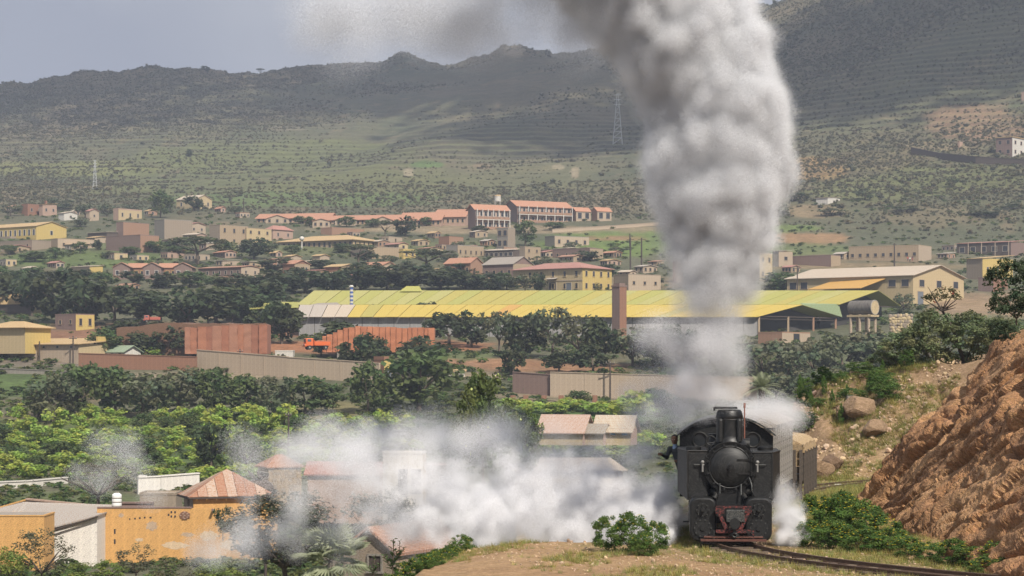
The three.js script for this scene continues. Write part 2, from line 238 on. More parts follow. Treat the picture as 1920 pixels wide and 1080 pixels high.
{
  const xs = [...gx(-70, -7, 1.5), ...gx(-5.8, 22, 0.13), ...gx(23, 60, 1)], ds = [...gx(-40, 44, 3), ...gx(45, 80, 0.17), ...gx(80.3, 104, 0.32), ...gx(105, 150, 1.2)];
  const nu = xs.length, nd = ds.length, pos = [], cl = [], uv = [], idx = [];
  for (let j = 0; j < nd; j++) for (let i = 0; i < nu; i++) {
    const x = xs[i], d = ds[j], k = j * nu + i, h = near(x, d), s = x - trackX(d);
    pos.push(x, h, -d); uv.push(x / 3, d / 3);
    const n1 = fbm(x * 0.5, d * 0.5, 31, 4), n2 = fbm(x * 2.2, d * 2.2, 32, 3);
    let c = [0.43, 0.285, 0.155];
    c = [c[0] * (1 + 0.16 * n1 + 0.12 * n2), c[1] * (1 + 0.2 * n1 + 0.14 * n2), c[2] * (1 + 0.22 * n1 + 0.16 * n2)];
    const turf = Math.max(d > 95 ? -1 : 0, smooth(2.4, 1.1, s) * smooth(-3.4, -1.2, s) * 0 + smooth(-5.2, -2.2, s + 1.4 * n1) * (1 - smooth(-0.9, -0.3, s)), smooth(0.9, 1.5, s) * (1 - smooth(3.2, 4.2, s + 0.6 * n1)) * (d < 95 ? 1 : 0.0) * smooth(6, 4.5, s)) * clamp(0.62 + 0.9 * n2 + 0.5 * n1);
    const tc = d > 68 ? [0.30, 0.27, 0.075] : [0.235, 0.205, 0.07]; for (let q = 0; q < 3; q++) c[q] = lerp(c[q], tc[q], clamp(turf) * 0.85);
    const bal = smooth(1.25, 0.85, Math.abs(s)) * (0.7 + 0.3 * n2); const bc = d > 75 ? [0.34, 0.28, 0.22] : [0.22, 0.165, 0.12]; for (let q = 0; q < 3; q++) c[q] = lerp(c[q], bc[q], clamp(bal));
    if (d > 96) { const k3 = smooth(96, 100, d); c[0] = lerp(c[0], 0.36 * (1 + 0.28 * n1 + 0.18 * n2), k3); c[1] = lerp(c[1], 0.25 * (1 + 0.32 * n1 + 0.2 * n2), k3); c[2] = lerp(c[2], 0.15 * (1 + 0.32 * n1 + 0.2 * n2), k3); }
    if (h < -0.6) { const k2 = smooth(-0.6, -3, h) * 0.6; c[0] = lerp(c[0], 0.13, k2); c[1] = lerp(c[1], 0.15, k2); c[2] = lerp(c[2], 0.06, k2); }
    cl.push(...c);
    if (i && j) { const a = k - nu - 1, b = k - nu, e = k - 1; idx.push(a, b, k, a, k, e); }
  }
  const g = new THREE.BufferGeometry(); g.setAttribute('position', new THREE.Float32BufferAttribute(pos, 3)); g.setAttribute('uv', new THREE.Float32BufferAttribute(uv, 2)); g.setAttribute('color', new THREE.Float32BufferAttribute(cl, 3)); g.setIndex(idx); g.computeVertexNormals();
  tag(obj('ground', g, mat('near_ground', [1.25, 1.25, 1.25], { map: T.soil, vertex: true, rough: 1, bump: T.soilBump, bumpScale: 0.05 })), 'bare ochre earth of the railway shelf with thin dry grass', null, null, 'structure');
}
// ---------------------------------------------------------------- the cutting: a broken face of red-brown rotten rock beside the line
{
  const cells = (u, v, s) => { // broken blocks: nearest and second nearest seed of a jittered lattice
    const U = Math.floor(u), V = Math.floor(v); let f1 = 9, f2 = 9, id = 0, du = 0, dv = 0;
    for (let i = -1; i < 2; i++) for (let j = -1; j < 2; j++) { const x = U + i + hash3(U + i, V + j, s), y = V + j + hash3(U + i, V + j, s + 7), q = Math.hypot(u - x, v - y); if (q < f1) { f2 = f1; f1 = q; id = hash3(U + i, V + j, s + 3); du = u - x; dv = v - y; } else if (q < f2) f2 = q; }
    return [id, f2 - f1, du, dv];
  };
  const ns = 420, nt = 240, pos = [], cl = [], uv = [], idx = [];
  const prof = table([[0, -0.5], [0.08, 0.2], [0.72, 5.7], [0.8, 6.2], [1, 7.2]]), run = table([[0, 0], [0.08, 0.12], [0.72, 4.5], [0.8, 5.3], [1, 10]]);
  for (let i = 0; i <= ns; i++) for (let j = 0; j <= nt; j++) {
    const d = lerp(44, 79, Math.pow(i / ns, 0.9)), t = j / nt, endk = smooth(71, 79, d), k = i * (nt + 1) + j;
    let x = 11.3 + 0.3 * fbm(d * 0.25, 5, 1, 3) + run(t) + endk * endk * (1.6 + 2.6 * t), y = prof(t) * (1 - 0.42 * smooth(74, 79, d)) + 0.16 * fbm(d * 0.35, 9, 2, 3) * smooth(0.6, 0.8, t);
    // fissures lean up to the right as the photograph shows; blocks between them stand proud
    const a = d * 0.62 + y * 0.75, b = y * 0.9 - d * 0.28, wob = 0.7 * fbm(d * 0.5, y * 0.6, 11, 3);
    const blocks = ridged(a * 0.55 + wob, b * 0.75, 3, 4), cr = Math.pow(clamp(1 - Math.abs(vnoise(a * 0.75 + wob, b * 0.32, 6)) * 6.5), 1.4), cr2 = Math.pow(clamp(1 - Math.abs(vnoise(a * 1.9 + wob, b * 0.9, 16)) * 7), 1.3);
    const face = smooth(0.0, 0.1, t) * (1 - smooth(0.74, 0.86, t));
    const B1 = cells(a * 0.62 + wob * 0.5, b * 0.26, 1), B2 = cells(a * 1.6 + wob, b * 0.62, 2), B3 = cells(a * 3.6 + wob, b * 1.9, 3);
    const dis = face * (0.34 * fbm(a * 0.4, b * 0.5, 2, 4) + 0.16 * blocks + 0.34 * (B1[0] - 0.5) + 0.30 * B1[2] * (B1[0] - 0.3) + 0.13 * (B2[0] - 0.5) + 0.10 * B2[2] * (B2[0] - 0.3) + 0.035 * (B3[0] - 0.5) + 0.06 * ridged(a * 3.2 + wob, b * 1.3, 8, 3) + 0.06 * fbm(d * 4, y * 4.4, 5, 4) - 0.42 * cr - 0.12 * cr2 - 0.14 * smooth(0.12, 0, B1[1]) - 0.07 * smooth(0.14, 0, B2[1])) + (1 - face) * 0.1 * fbm(d * 2, t * 8, 5, 3);
    x -= dis * 0.83; y += dis * 0.5;
    pos.push(x, y, -d + 0.25 * face * fbm(a * 0.9, b * 1.1, 41, 3)); uv.push(d / 2.2, (y + x * 0.6) / 2.2);
    const n = fbm(a * 0.6, b * 0.8, 51, 4), m = fbm(d * 1.6, y * 1.8, 52, 3), pale = smooth(0.1, 0.5, n + 0.3 * m), dark = smooth(0.05, 0.5, -n + 0.5 * m);
    let c = [0.335, 0.192, 0.098]; for (let q = 0; q < 3; q++) { c[q] = lerp(c[q], [0.47, 0.30, 0.165][q], pale * 0.7); c[q] = lerp(c[q], [0.20, 0.105, 0.055][q], dark * 0.6); }
    const og = smooth(0.15, 0.5, fbm(d * 0.45, y * 0.7, 53, 3)); for (let q = 0; q < 3; q++) c[q] = lerp(c[q], [0.40, 0.205, 0.088][q], og * 0.5);
    const top = smooth(0.74, 0.84, t + 0.06 * m); for (let q = 0; q < 3; q++) c[q] = lerp(c[q], [0.20, 0.155, 0.075][q], top * 0.75);
    cl.push(...c);
    if (i && j) { const A = k - nt - 2, B = k - nt - 1, E = k - 1; idx.push(A, k, B, A, E, k); }
  }
  const g = new THREE.BufferGeometry(); g.setAttribute('position', new THREE.Float32BufferAttribute(pos, 3)); g.setAttribute('uv', new THREE.Float32BufferAttribute(uv, 2)); g.setAttribute('color', new THREE.Float32BufferAttribute(cl, 3)); g.setIndex(idx); g.computeVertexNormals();
  tag(obj('rock_cutting', g, mat('cutting', [1.95, 1.92, 1.9], { map: T.soil, vertex: true, rough: 1, bump: T.rockBump, bumpScale: 0.1 })), 'fissured red-brown rock face of the railway cutting', null, null, 'structure');
}
// ---------------------------------------------------------------- plants
// a crown of many small leaf sprays, gathered in clumps; unit size: 1 high from the foot of the crown, half width 0.5
function crownGeo(s, { clumps = 14, leaves = 80, leaf = 0.075, cr = 0.2, flat = 1, base = 0, shape = 'round', tone = 0.25, long = 1.5, flowers = 0 }) {
  setSeed(s); const pos = [], cl = [], nor = [], v = new THREE.Vector3(), n = new THREE.Vector3(), t = new THREE.Vector3(), b = new THREE.Vector3();
  for (let k = 0; k < clumps; k++) {
    let x, y, z; do { x = rr(-1, 1); y = rr(-1, 1); z = rr(-1, 1); } while (x * x + y * y + z * z > 1);
    const L = Math.hypot(x, y, z) || 1, q = lerp(L, Math.pow(L, 0.45), 0.8) / L; x *= q; y *= q; z *= q;
    if (shape === 'umbrella') { y = 0.25 + 0.35 * rnd() - 0.35 * (x * x + z * z); }
    if (shape === 'cone') { const w = 1 - 0.75 * (y * 0.5 + 0.5); x *= w; z *= w; }
    const R = cr * rr(0.7, 1.3), c = [x * (0.5 - cr * 0.6), base + (y * 0.5 + 0.5) * (1 - base - cr) + cr * 0.5, z * (0.5 - cr * 0.6)], ct = 1 + tone * (rnd() - 0.5) * 1.5, yl = rnd();
    for (let i = 0; i < leaves; i++) {
      v.set(gauss(), gauss(), gauss()).normalize(); const r = R * Math.pow(rnd(), 0.4);
      const px = c[0] + v.x * r, py = c[1] + v.y * r * flat * 0.8, pz = c[2] + v.z * r;
      n.copy(v).multiplyScalar(0.8).add(t.set(gauss(), gauss() + 0.8, gauss()).multiplyScalar(0.75)).normalize();
      t.set(gauss(), gauss(), gauss()).cross(n).normalize(); b.copy(n).cross(t);
      const a = leaf * rr(0.6, 1.35), w = a / long, A = [px - t.x * a, py - t.y * a, pz - t.z * a], C = [px + t.x * a, py + t.y * a, pz + t.z * a];
      const B = [px + b.x * w, py + b.y * w, pz + b.z * w], D = [px - b.x * w, py - b.y * w, pz - b.z * w];
      pos.push(...A, ...C, ...B, ...A, ...D, ...C);
      const f = ct * rr(0.8, 1.2), fl = flowers && rnd() < flowers, g = fl ? [9, 7.5, 9] : [f * (0.85 + 0.4 * yl), f, f * (0.9 + 0.2 * rnd())];
      for (let e = 0; e < 6; e++) { cl.push(...g); nor.push(n.x, n.y, n.z); }
    }
  }
  const g = new THREE.BufferGeometry(); g.setAttribute('position', new THREE.Float32BufferAttribute(pos, 3)); g.setAttribute('normal', new THREE.Float32BufferAttribute(nor, 3)); g.setAttribute('color', new THREE.Float32BufferAttribute(cl, 3)); return g;
}
function trunkGeo(s, { th = 0.4, r = 0.03, limbs = 5, spread = 0.3, lean = 0 }) { // unit height tree, crown begins at th
  setSeed(s); const parts = [], fork = [lean * th, th, 0];
  parts.push(rod([0, -0.06, 0], [lean * th * 0.4, th * 0.5, 0], r * 1.25, 7, r), rod([lean * th * 0.4, th * 0.5, 0], fork, r, 7, r * 0.85));
  for (let i = 0; i < limbs; i++) { const a = i / limbs * TAU + rr(-0.4, 0.4), m = [fork[0] + Math.cos(a) * spread * 0.5, th + rr(0.12, 0.24) * (1.2 - th), Math.sin(a) * spread * 0.5], e = [m[0] + Math.cos(a) * spread * 0.5, m[1] + rr(0.1, 0.3) * (1 - th), m[2] + Math.sin(a) * spread * 0.5]; parts.push(rod(fork, m, r * 0.7, 5, r * 0.45), rod(m, e, r * 0.45, 5, r * 0.18)); }
  return mergeGeometries(parts);
}
const LEAF = 1.25, leafMat = (key, c) => mat(key, c && c.map((q) => Math.min(0.5, q * LEAF)), { rough: 0.75, vertex: true, trans: 0.5 });
const BARK = mat('bark', [0.16, 0.12, 0.085], { map: T.grain }), PALE_BARK = mat('pale_bark', [0.33, 0.28, 0.22], { map: T.grain });
const KINDS = {
  dark: { crown: { clumps: 20, leaves: 46, leaf: 0.062, cr: 0.19 }, base: 0.12, trunk: { th: 0.25, r: 0.03 }, m: leafMat('dark_leaves', [0.056, 0.076, 0.034]) },
  broad: { crown: { clumps: 22, leaves: 50, leaf: 0.052, cr: 0.19 }, base: 0.1, trunk: { th: 0.28, r: 0.03 }, m: leafMat('broad_leaves', [0.085, 0.125, 0.042]) },
  orchard: { crown: { clumps: 13, leaves: 44, leaf: 0.068, cr: 0.22 }, base: 0.16, trunk: { th: 0.3, r: 0.03, limbs: 4 }, m: leafMat('orchard_leaves', [0.28, 0.37, 0.078]) },
  lime: { crown: { clumps: 14, leaves: 44, leaf: 0.07, cr: 0.22 }, base: 0.16, trunk: { th: 0.3, r: 0.03, limbs: 4 }, m: leafMat('lime_leaves', [0.23, 0.27, 0.035]) },
  acacia: { crown: { clumps: 22, leaves: 40, leaf: 0.036, cr: 0.15, flat: 0.55, shape: 'umbrella' }, base: 0.35, trunk: { th: 0.38, r: 0.028, limbs: 7, spread: 0.42 }, m: leafMat('acacia_leaves', [0.075, 0.092, 0.040]) },
  grey: { crown: { clumps: 16, leaves: 44, leaf: 0.05, cr: 0.18 }, base: 0.1, trunk: { th: 0.28, r: 0.028, limbs: 5 }, m: leafMat('grey_leaves', [0.12, 0.142, 0.078]) },
};
for (const k in KINDS) { const q = KINDS[k]; q.made = [0, 1, 2, 3].map((i) => null); }
function treeAt(pos, w, h, kind, name, label, group, variant) {
  const K = KINDS[kind], v = variant ?? Math.floor(rnd() * 4); let o; const turn = rnd() * TAU, keep = seed;
  if (!K.made[v]) {
    o = thing(name, label, 'tree', pos, turn, group);
    obj('trunk', trunkGeo(900 + v * 7 + kind.length, K.trunk), K.bark ?? BARK, o);
    const c = obj('crown', crownGeo(100 + v * 13 + kind.charCodeAt(0) * 3, K.crown), K.m, o); c.position.y = K.base; c.scale.set(1, 1 - K.base, 1); K.made[v] = o;
  } else { o = K.made[v].clone(); o.name = numbered(name); scene.add(o); o.position.copy(pos); o.rotation.y = turn; o.userData = {}; tag(o, label, 'tree', group); }
  o.scale.set(w, h, w); seed = keep; return o;
}
// px, row of the foot, width and height in photograph pixels
function tree(px, py, w, h, kind, name, label, group) { const d = distAt(py), x = (px - 960) / F * d, m = d / F; return treeAt(new THREE.Vector3(x, land(x, d) - 0.05, -d), w * m * 1.08 * rr(0.85, 1.2), h * m * rr(0.9, 1.12), kind, name, label, group); }
setSeed(41);
const BELT = 'dark trees of the belt between village and factory', ROW = 'large trees in the row between the orchard and the long wall', FRONT = 'dark trees standing in front of the yellow-roofed factory', LOW = 'grey-green trees in the belt below the water tank';
inOrder([[-10, 585, 90, 80], [25, 560, 90, 55], [60, 592, 100, 85], [112, 606, 110, 95], [165, 612, 110, 95], [215, 606, 90, 75], [262, 602, 90, 60], [300, 612, 110, 78], [352, 616, 105, 82], [405, 612, 110, 82], [452, 606, 100, 75], [490, 596, 90, 70]], 'dark bushy trees in the belt left of the factory roof', ([x, y, w, h], label) => tree(x, y, w, h, 'dark', 'belt_tree', label, BELT));
inOrder([[440, 548, 80, 40], [520, 552, 90, 52], [572, 550, 90, 48], [625, 549, 90, 44], [676, 547, 90, 50], [726, 545, 90, 46], [776, 545, 90, 44], [826, 544, 80, 42], [872, 543, 80, 36], [915, 543, 60, 32], [950, 545, 40, 30]], 'dark bushy trees standing behind the yellow factory roof', ([x, y, w, h], label) => tree(x, y, w, h, 'dark', 'belt_tree', label, 'dark trees behind the factory roof'));
inOrder([[100, 792, 95, 100], [150, 785, 100, 104], [216, 782, 92, 92], [268, 784, 96, 96], [334, 782, 112, 98], [402, 784, 92, 88], [456, 786, 88, 84], [514, 785, 92, 92], [572, 780, 98, 86], [612, 776, 60, 62]], 'large leafy trees in the row between orchard and long wall', ([x, y, w, h], label) => tree(x, y, w, h, x % 3 === 1 ? 'grey' : 'broad', 'row_tree', label, ROW));
tree(72, 782, 50, 60, 'broad', 'leafy_tree', 'leafy tree at the left end of the row above the orchard');
tree(690, 778, 84, 95, 'broad', 'leafy_tree', 'leafy tree right of the row, below the gatehouse');
tree(786, 772, 118, 132, 'broad', 'broad_tree', 'tall dark tree right of the gatehouse, rising above the wall');
tree(672, 706, 78, 92, 'dark', 'wall_tree', 'dark tree in front of the pale wall, left of the gatehouse');
tree(700, 690, 70, 60, 'dark', 'wall_tree', 'dark tree behind the wall, directly above the gatehouse roof');
tree(793, 705, 100, 82, 'dark', 'wall_tree', 'dark tree below the right end of the brick-red stack');
tree(602, 668, 48, 36, 'dark', 'small_tree', 'small dark tree between the orange truck and the wall');
tree(655, 662, 90, 62, 'dark', 'stack_tree', 'dark tree covering the middle of the brick-red stack');
tree(318, 668, 78, 56, 'dark', 'round_tree', 'round dark tree left of the larger brick-red stack');
tree(268, 668, 62, 54, 'dark', 'round_tree', 'dark tree behind the green tin-roofed hut');
tree(196, 670, 70, 60, 'broad', 'round_tree', 'green tree in front of the clay bank above the brown wall'); tree(300, 664, 84, 62, 'dark', 'round_tree', 'broad dark tree hiding the middle of the clay bank'); tree(236, 656, 80, 58, 'dark', 'round_tree', 'dark bushy tree at the left end of the clay bank'); tree(350, 664, 60, 46, 'broad', 'round_tree', 'green tree against the left end of the larger brick-red stack');
tree(288, 669, 34, 25, 'orchard', 'small_tree', 'small bright green tree behind the brown wall');
tree(445, 658, 24, 30, 'grey', 'small_tree', 'small thin tree in front of the larger brick-red stack');
tree(528, 645, 78, 92, 'dark', 'factory_tree', 'dark tree hiding the left end of the factory wall'); tree(492, 640, 60, 70, 'dark', 'factory_tree', 'dark tree left of the factory, behind the brick-red stack');
tree(690, 618, 96, 54, 'dark', 'factory_tree', 'dark tree against the factory wall left of the yellow-green tree');
tree(722, 614, 44, 44, 'lime', 'yellow_green_tree', 'bright yellow-green tree in front of the factory wall');
tree(790, 616, 96, 56, 'dark', 'factory_tree', 'dark tree against the factory wall right of the yellow-green tree');
inOrder([[842, 645, 80, 66], [884, 650, 70, 70], [936, 662, 66, 76], [985, 672, 84, 92], [1036, 676, 84, 96], [1086, 684, 86, 98], [1134, 688, 84, 88], [1186, 690, 86, 84], [1240, 694, 86, 96], [962, 704, 58, 54], [1048, 702, 56, 46], [1112, 704, 66, 58], [1290, 690, 70, 70], [1330, 690, 70, 70]], 'dark trees massed between the factory and the tall beige wall', ([x, y, w, h], label) => tree(x, y, w, h, x % 5 === 1 ? 'grey' : 'dark', 'factory_tree', label, FRONT));
inOrder([[1430, 722, 100, 92], [1478, 726, 104, 96], [1528, 722, 104, 92], [1580, 716, 108, 92], [1636, 712, 110, 98], [1455, 755, 90, 66], [1502, 762, 90, 70], [1556, 760, 98, 72], [1612, 748, 94, 70], [1668, 735, 94, 70], [1690, 694, 96, 76], [1740, 672, 100, 66], [1800, 662, 100, 72], [1860, 652, 100, 66]], 'grey-green trees in the belt below the factory water tank', ([x, y, w, h], label) => tree(x, y, w, h, 'grey', 'valley_tree', label, LOW));
tree(1462, 552, 84, 48, 'broad', 'shed_tree', 'green tree left of the large cream shed'); tree(1548, 556, 60, 36, 'broad', 'shed_tree', 'green tree in front of the shaded wall of the large cream shed');
tree(1695, 590, 42, 46, 'grey', 'shed_tree', 'pale green tree beside the stone wall, right of the water tank');
tree(1086, 757, 48, 30, 'broad', 'round_bush', 'round green bush on the parapet before the beige wall'); tree(1188, 802, 92, 66, 'orchard', 'garden_tree', 'bright green tree right of the pale tiled roofs, half in smoke');
tree(1232, 778, 60, 46, 'broad', 'garden_tree', 'green tree left of the rising smoke, below the beige wall');
tree(370, 497, 110, 56, 'acacia', 'thin_tree', 'large thin-leaved tree among the village houses on the left'); tree(476, 486, 54, 40, 'dark', 'round_tree', 'dark round tree left of the long arcaded building');
tree(985, 462, 50, 50, 'broad', 'round_tree', 'green tree right of the unfinished concrete house'); tree(760, 442, 46, 42, 'dark', 'school_tree', 'dark tree in front of the long pink-roofed school'); tree(722, 448, 40, 40, 'acacia', 'school_tree', 'thin tree below the long pink-roofed school');
tree(800, 508, 116, 48, 'acacia', 'umbrella_tree', 'dark flat-topped tree above the middle of the factory roof'); tree(672, 500, 74, 46, 'acacia', 'umbrella_tree', 'thin flat-topped tree below the long arcaded building');
tree(301, 408, 44, 54, 'broad', 'hill_foot_tree', 'tall tree left of the cream house at the foot of the hill'); tree(365, 396, 32, 30, 'dark', 'hill_foot_tree', 'dark round tree in front of the cream house at the foot of the hill');
inOrder([[60, 400, 36, 26], [120, 392, 40, 24], [160, 410, 34, 30], [200, 405, 30, 26], [250, 398, 34, 20], [150, 425, 40, 20], [440, 400, 30, 18], [95, 395, 34, 30], [20, 405, 40, 26]], 'grey-green trees among the small upper left houses', ([x, y, w, h], label) => tree(x, y, w, h, 'grey', 'hill_foot_tree', label, 'trees among the small upper left houses'));
inOrder([[580, 425, 24, 18], [650, 427, 34, 20], [700, 427, 26, 18], [800, 425, 26, 18], [850, 420, 30, 16], [1040, 432, 40, 16], [560, 420, 20, 16]], 'small green trees before the long pink-roofed school', ([x, y, w, h], label) => tree(x, y, w, h, 'broad', 'school_tree', label, 'small trees before the school'));
inOrder([[180, 470, 26, 20], [330, 470, 50, 20], [860, 520, 60, 30], [1100, 490, 50, 22], [600, 505, 50, 20], [700, 520, 50, 30], [760, 520, 60, 34], [1115, 545, 30, 18], [985, 548, 50, 34], [1010, 550, 30, 40], [930, 548, 50, 34], [150, 520, 50, 18], [520, 510, 60, 30], [90, 530, 60, 26], [30, 535, 60, 24], [560, 530, 60, 30]], 'small trees between the village houses above the factory', ([x, y, w, h], label) => tree(x, y, w, h, x % 2 ? 'grey' : 'dark', 'village_tree', label, 'small trees among the village houses'));
inOrder([[1622, 408, 34, 30], [1785, 398, 26, 24], [1560, 420, 60, 16], [1460, 415, 50, 18], [1500, 405, 40, 16], [1700, 420, 50, 14], [1850, 425, 60, 18], [1900, 420, 40, 18]], 'thin trees on the grassy slope right of the smoke', ([x, y, w, h], label) => tree(x, y, w, h, 'grey', 'slope_tree', label, 'trees on the grassy slope at right'));
inOrder([[20, 478, 40, 20], [66, 492, 50, 22], [104, 486, 34, 20], [150, 476, 36, 22], [205, 486, 40, 18], [246, 480, 44, 20], [292, 474, 40, 24], [340, 482, 50, 20], [420, 478, 50, 26], [505, 476, 44, 24], [548, 478, 36, 18], [640, 474, 50, 20]], 'grey-green trees between the left village houses', ([x, y, w, h], label) => tree(x, y, w, h, x % 2 ? 'grey' : 'broad', 'village_tree', label, 'trees between the left village houses'));
inOrder([[690, 494, 44, 26], [728, 500, 40, 22], [842, 492, 40, 24], [880, 500, 44, 24], [920, 498, 36, 22], [1016, 500, 50, 26], [1058, 506, 40, 22], [1140, 512, 40, 22], [860, 470, 30, 20], [900, 440, 36, 18], [1070, 470, 30, 18], [1160, 476, 40, 16], [1215, 540, 50, 28]], 'grey-green trees between the central village houses', ([x, y, w, h], label) => tree(x, y, w, h, x % 3 ? 'grey' : 'dark', 'village_tree', label, 'trees between the central village houses'));
inOrder([[0, 532, 50, 30], [60, 528, 50, 26], [130, 536, 56, 28], [196, 540, 50, 30], [250, 534, 50, 28], [306, 540, 56, 30], [356, 538, 60, 30], [408, 546, 54, 30], [470, 546, 60, 34], [530, 540, 54, 30], [600, 538, 50, 30], [660, 534, 60, 30], [720, 534, 50, 28], [790, 530, 60, 34], [850, 532, 44, 28], [940, 536, 44, 28]], 'dark trees below the terrace row of the village', ([x, y, w, h], label) => tree(x, y, w, h, x % 4 ? 'dark' : 'broad', 'village_tree', label, 'dark trees below the terrace row'));
// orchard: rows of small round trees
setSeed(77);
{ let k = 0;
  for (let row = 796; row < 905; row += lerp(15, 22, (row - 790) / 110), k++) { let i = 0; for (let px = -20 + rr(0, 20); px < 800; px += rr(34, 46)) {
    if (px > 560 && row < 800 || px > 700 && row > 860 || (px > 30 && px < 280 && row < 805 && rnd() < 0.5)) continue;
    const s = rr(0.7, 1.15); if (rnd() < 0.06) continue; tree(px + rr(-6, 6), row + rr(-5, 5), 44 * s, (row < 812 ? 42 : 34) * s, rnd() < 0.88 ? 'orchard' : 'broad', 'orchard_tree', i ? `${NTH[i]} from left of fruit trees in the ${k ? NTH[k] : 'back'} orchard row${k ? ' from the back' : ''}` : `leftmost fruit tree in the ${k ? NTH[k] : 'back'} orchard row${k ? ' from the back' : ''}`, 'fruit trees of the orchard'); i++;
  } }
}
{ const hedge = [], yard = []; for (let px = 960; px < 1190; px += 22) hedge.push([px + rr(-8, 8), 772 + rr(-4, 6) + (px > 1100 ? 6 : 0), 46, 28, 'orchard']); for (let px = 1010; px < 1230; px += 26) yard.push([px + rr(-8, 8), 850 + rr(-10, 10), 52, 36, rnd() < 0.5 ? 'orchard' : 'broad']);
  inOrder(hedge, 'bright green low trees above the pale tiled roofs', ([x, y, w, h, k], label) => tree(x, y, w, h, k, 'hedge_tree', label, 'low green trees above the pale roofs')); inOrder(yard, 'garden trees half lost in steam below the pale roofs', ([x, y, w, h, k], label) => tree(x, y, w, h, k, 'garden_tree', label, 'garden trees in the steam')); }
tree(396, 884, 60, 104, 'dark', 'tall_dark_tree', 'tall dark tree in the orchard above the rusty hip roof'); tree(462, 888, 74, 66, 'broad', 'dark_green_tree', 'dark green tree beside the small figure behind the rusty hip roof');
// trees on the skyline
for (const [x, y, w, h, k, l] of [[386, 131, 18, 13, 'dark', 'round dark tree on the left skyline'], [488, 137, 18, 17, 'acacia', 'umbrella tree alone on the saddle of the skyline'], [512, 136, 13, 9, 'acacia', 'low tree on the skyline right of the umbrella tree'], [636, 125, 12, 14, 'grey', 'thin tree on the skyline left of the rocky knolls'], [1027, 104, 12, 16, 'dark', 'dark tree on the skyline right of the higher knoll'], [355, 296, 12, 18, 'dark', 'dark tree in the fields beside the pale boulder on the left slope'], [1660, 405, 10, 20, 'grey', 'thin tree on the right slope']]) {
  const d = y < 200 ? ridgeDist(x) * 0.985 : landAt(x, y), X = (x - 960) / F * d; treeAt(new THREE.Vector3(X, land(X, d) - 0.3, -d), w * d / F, h * d / F, k, 'skyline_tree', l);
}
// scrub all over the hills
{
  setSeed(9); const geo = crownGeo(5, { clumps: 4, leaves: 14, leaf: 0.16, cr: 0.34, tone: 0.5 }), list = [];
  const M = new THREE.Matrix4(), q = new THREE.Quaternion(), Y = new THREE.Vector3(0, 1, 0), tmp = [0, 0, 0];
  while (list.length < 56000) {
    const u = rr(-80, 2000), t = Math.pow(rnd(), 0.8), d = lerp(D0(u) - 40, ridgeDist(u) * 1.01, t), x = (u - 960) / F * d, n = 0.6 * fbm(x * 0.012, d * 0.012, 61, 3) + 0.75 * fbm(x * 0.0045, d * 0.004, 64, 2), h = land(x, d);
    landColour(x, d, h, tmp); const green = tmp[1] > tmp[0] * 1.03 ? 0.35 : 0, bareS = tmp[0] > 0.24 ? 0.5 : 0;
    const fr = (land(x, d), LF), line = t < 0.62 ? (fr > 0.5 && fr < 0.9 ? 0.35 : -0.42) : 0; if (rnd() > 0.5 + 2.1 * n + 0.4 * t - green - bareS + line) continue;
    list.push([x, h, d, rr(0.6, 1.8) * (rnd() < 0.05 ? 2.1 : 1)]);
  }
  const im = new THREE.InstancedMesh(geo, leafMat('scrub_leaves', [0.16, 0.172, 0.108]), list.length);
  list.forEach(([x, h, d, s], i) => { q.setFromAxisAngle(Y, rnd() * TAU); M.compose(new THREE.Vector3(x, h - 0.25 * s, -d), q, new THREE.Vector3(s * 1.25, s * 0.85, s * 1.25)); im.setMatrixAt(i, M); const k = rr(0.8, 1.2); im.setColorAt(i, col(k * rr(0.95, 1.2), k, k * rr(0.85, 1.1))); });
  im.name = 'hillside_scrub'; im.castShadow = im.receiveShadow = true; scene.add(im); tag(im, 'thorn scrub scattered over the hillsides', 'scrub', null, 'stuff');
}
// low growth on the valley floor
{
  setSeed(19); const geo = crownGeo(8, { clumps: 4, leaves: 16, leaf: 0.15, cr: 0.34, tone: 0.5 }), list = [], M = new THREE.Matrix4(), q = new THREE.Quaternion(), Y = new THREE.Vector3(0, 1, 0), tmp = [0, 0, 0];
  let n = 0; while (list.length < 11000 && n++ < 90000) { const row = rr(400, 1090), u = rr(-60, 1980), d = distAt(row), x = (u - 960) / F * d, h = land(x, d); landColour(x, d, h, tmp); if (tmp[0] > 0.24 && rnd() < 0.9) continue; if (fbm(x * 0.05, d * 0.05, 71, 3) < -0.05 && rnd() < 0.7) continue; list.push([x, h, d, rr(0.5, 1.5) * (row < 760 ? 1.3 : 1)]); }
  const im = new THREE.InstancedMesh(geo, leafMat('low_leaves', [0.085, 0.125, 0.04]), list.length);
  list.forEach(([x, h, d, s], i) => { q.setFromAxisAngle(Y, rnd() * TAU); M.compose(new THREE.Vector3(x, h - 0.2 * s, -d), q, new THREE.Vector3(s * 1.4, s * 0.8, s * 1.4)); im.setMatrixAt(i, M); const k = rr(0.6, 1.3); im.setColorAt(i, col(k * rr(0.85, 1.3), k, k * rr(0.8, 1.1))); });
  im.name = 'ground_cover'; im.castShadow = im.receiveShadow = true; scene.add(im); tag(im, 'weeds and low bushes on the valley floor', 'ground cover', null, 'stuff');
}
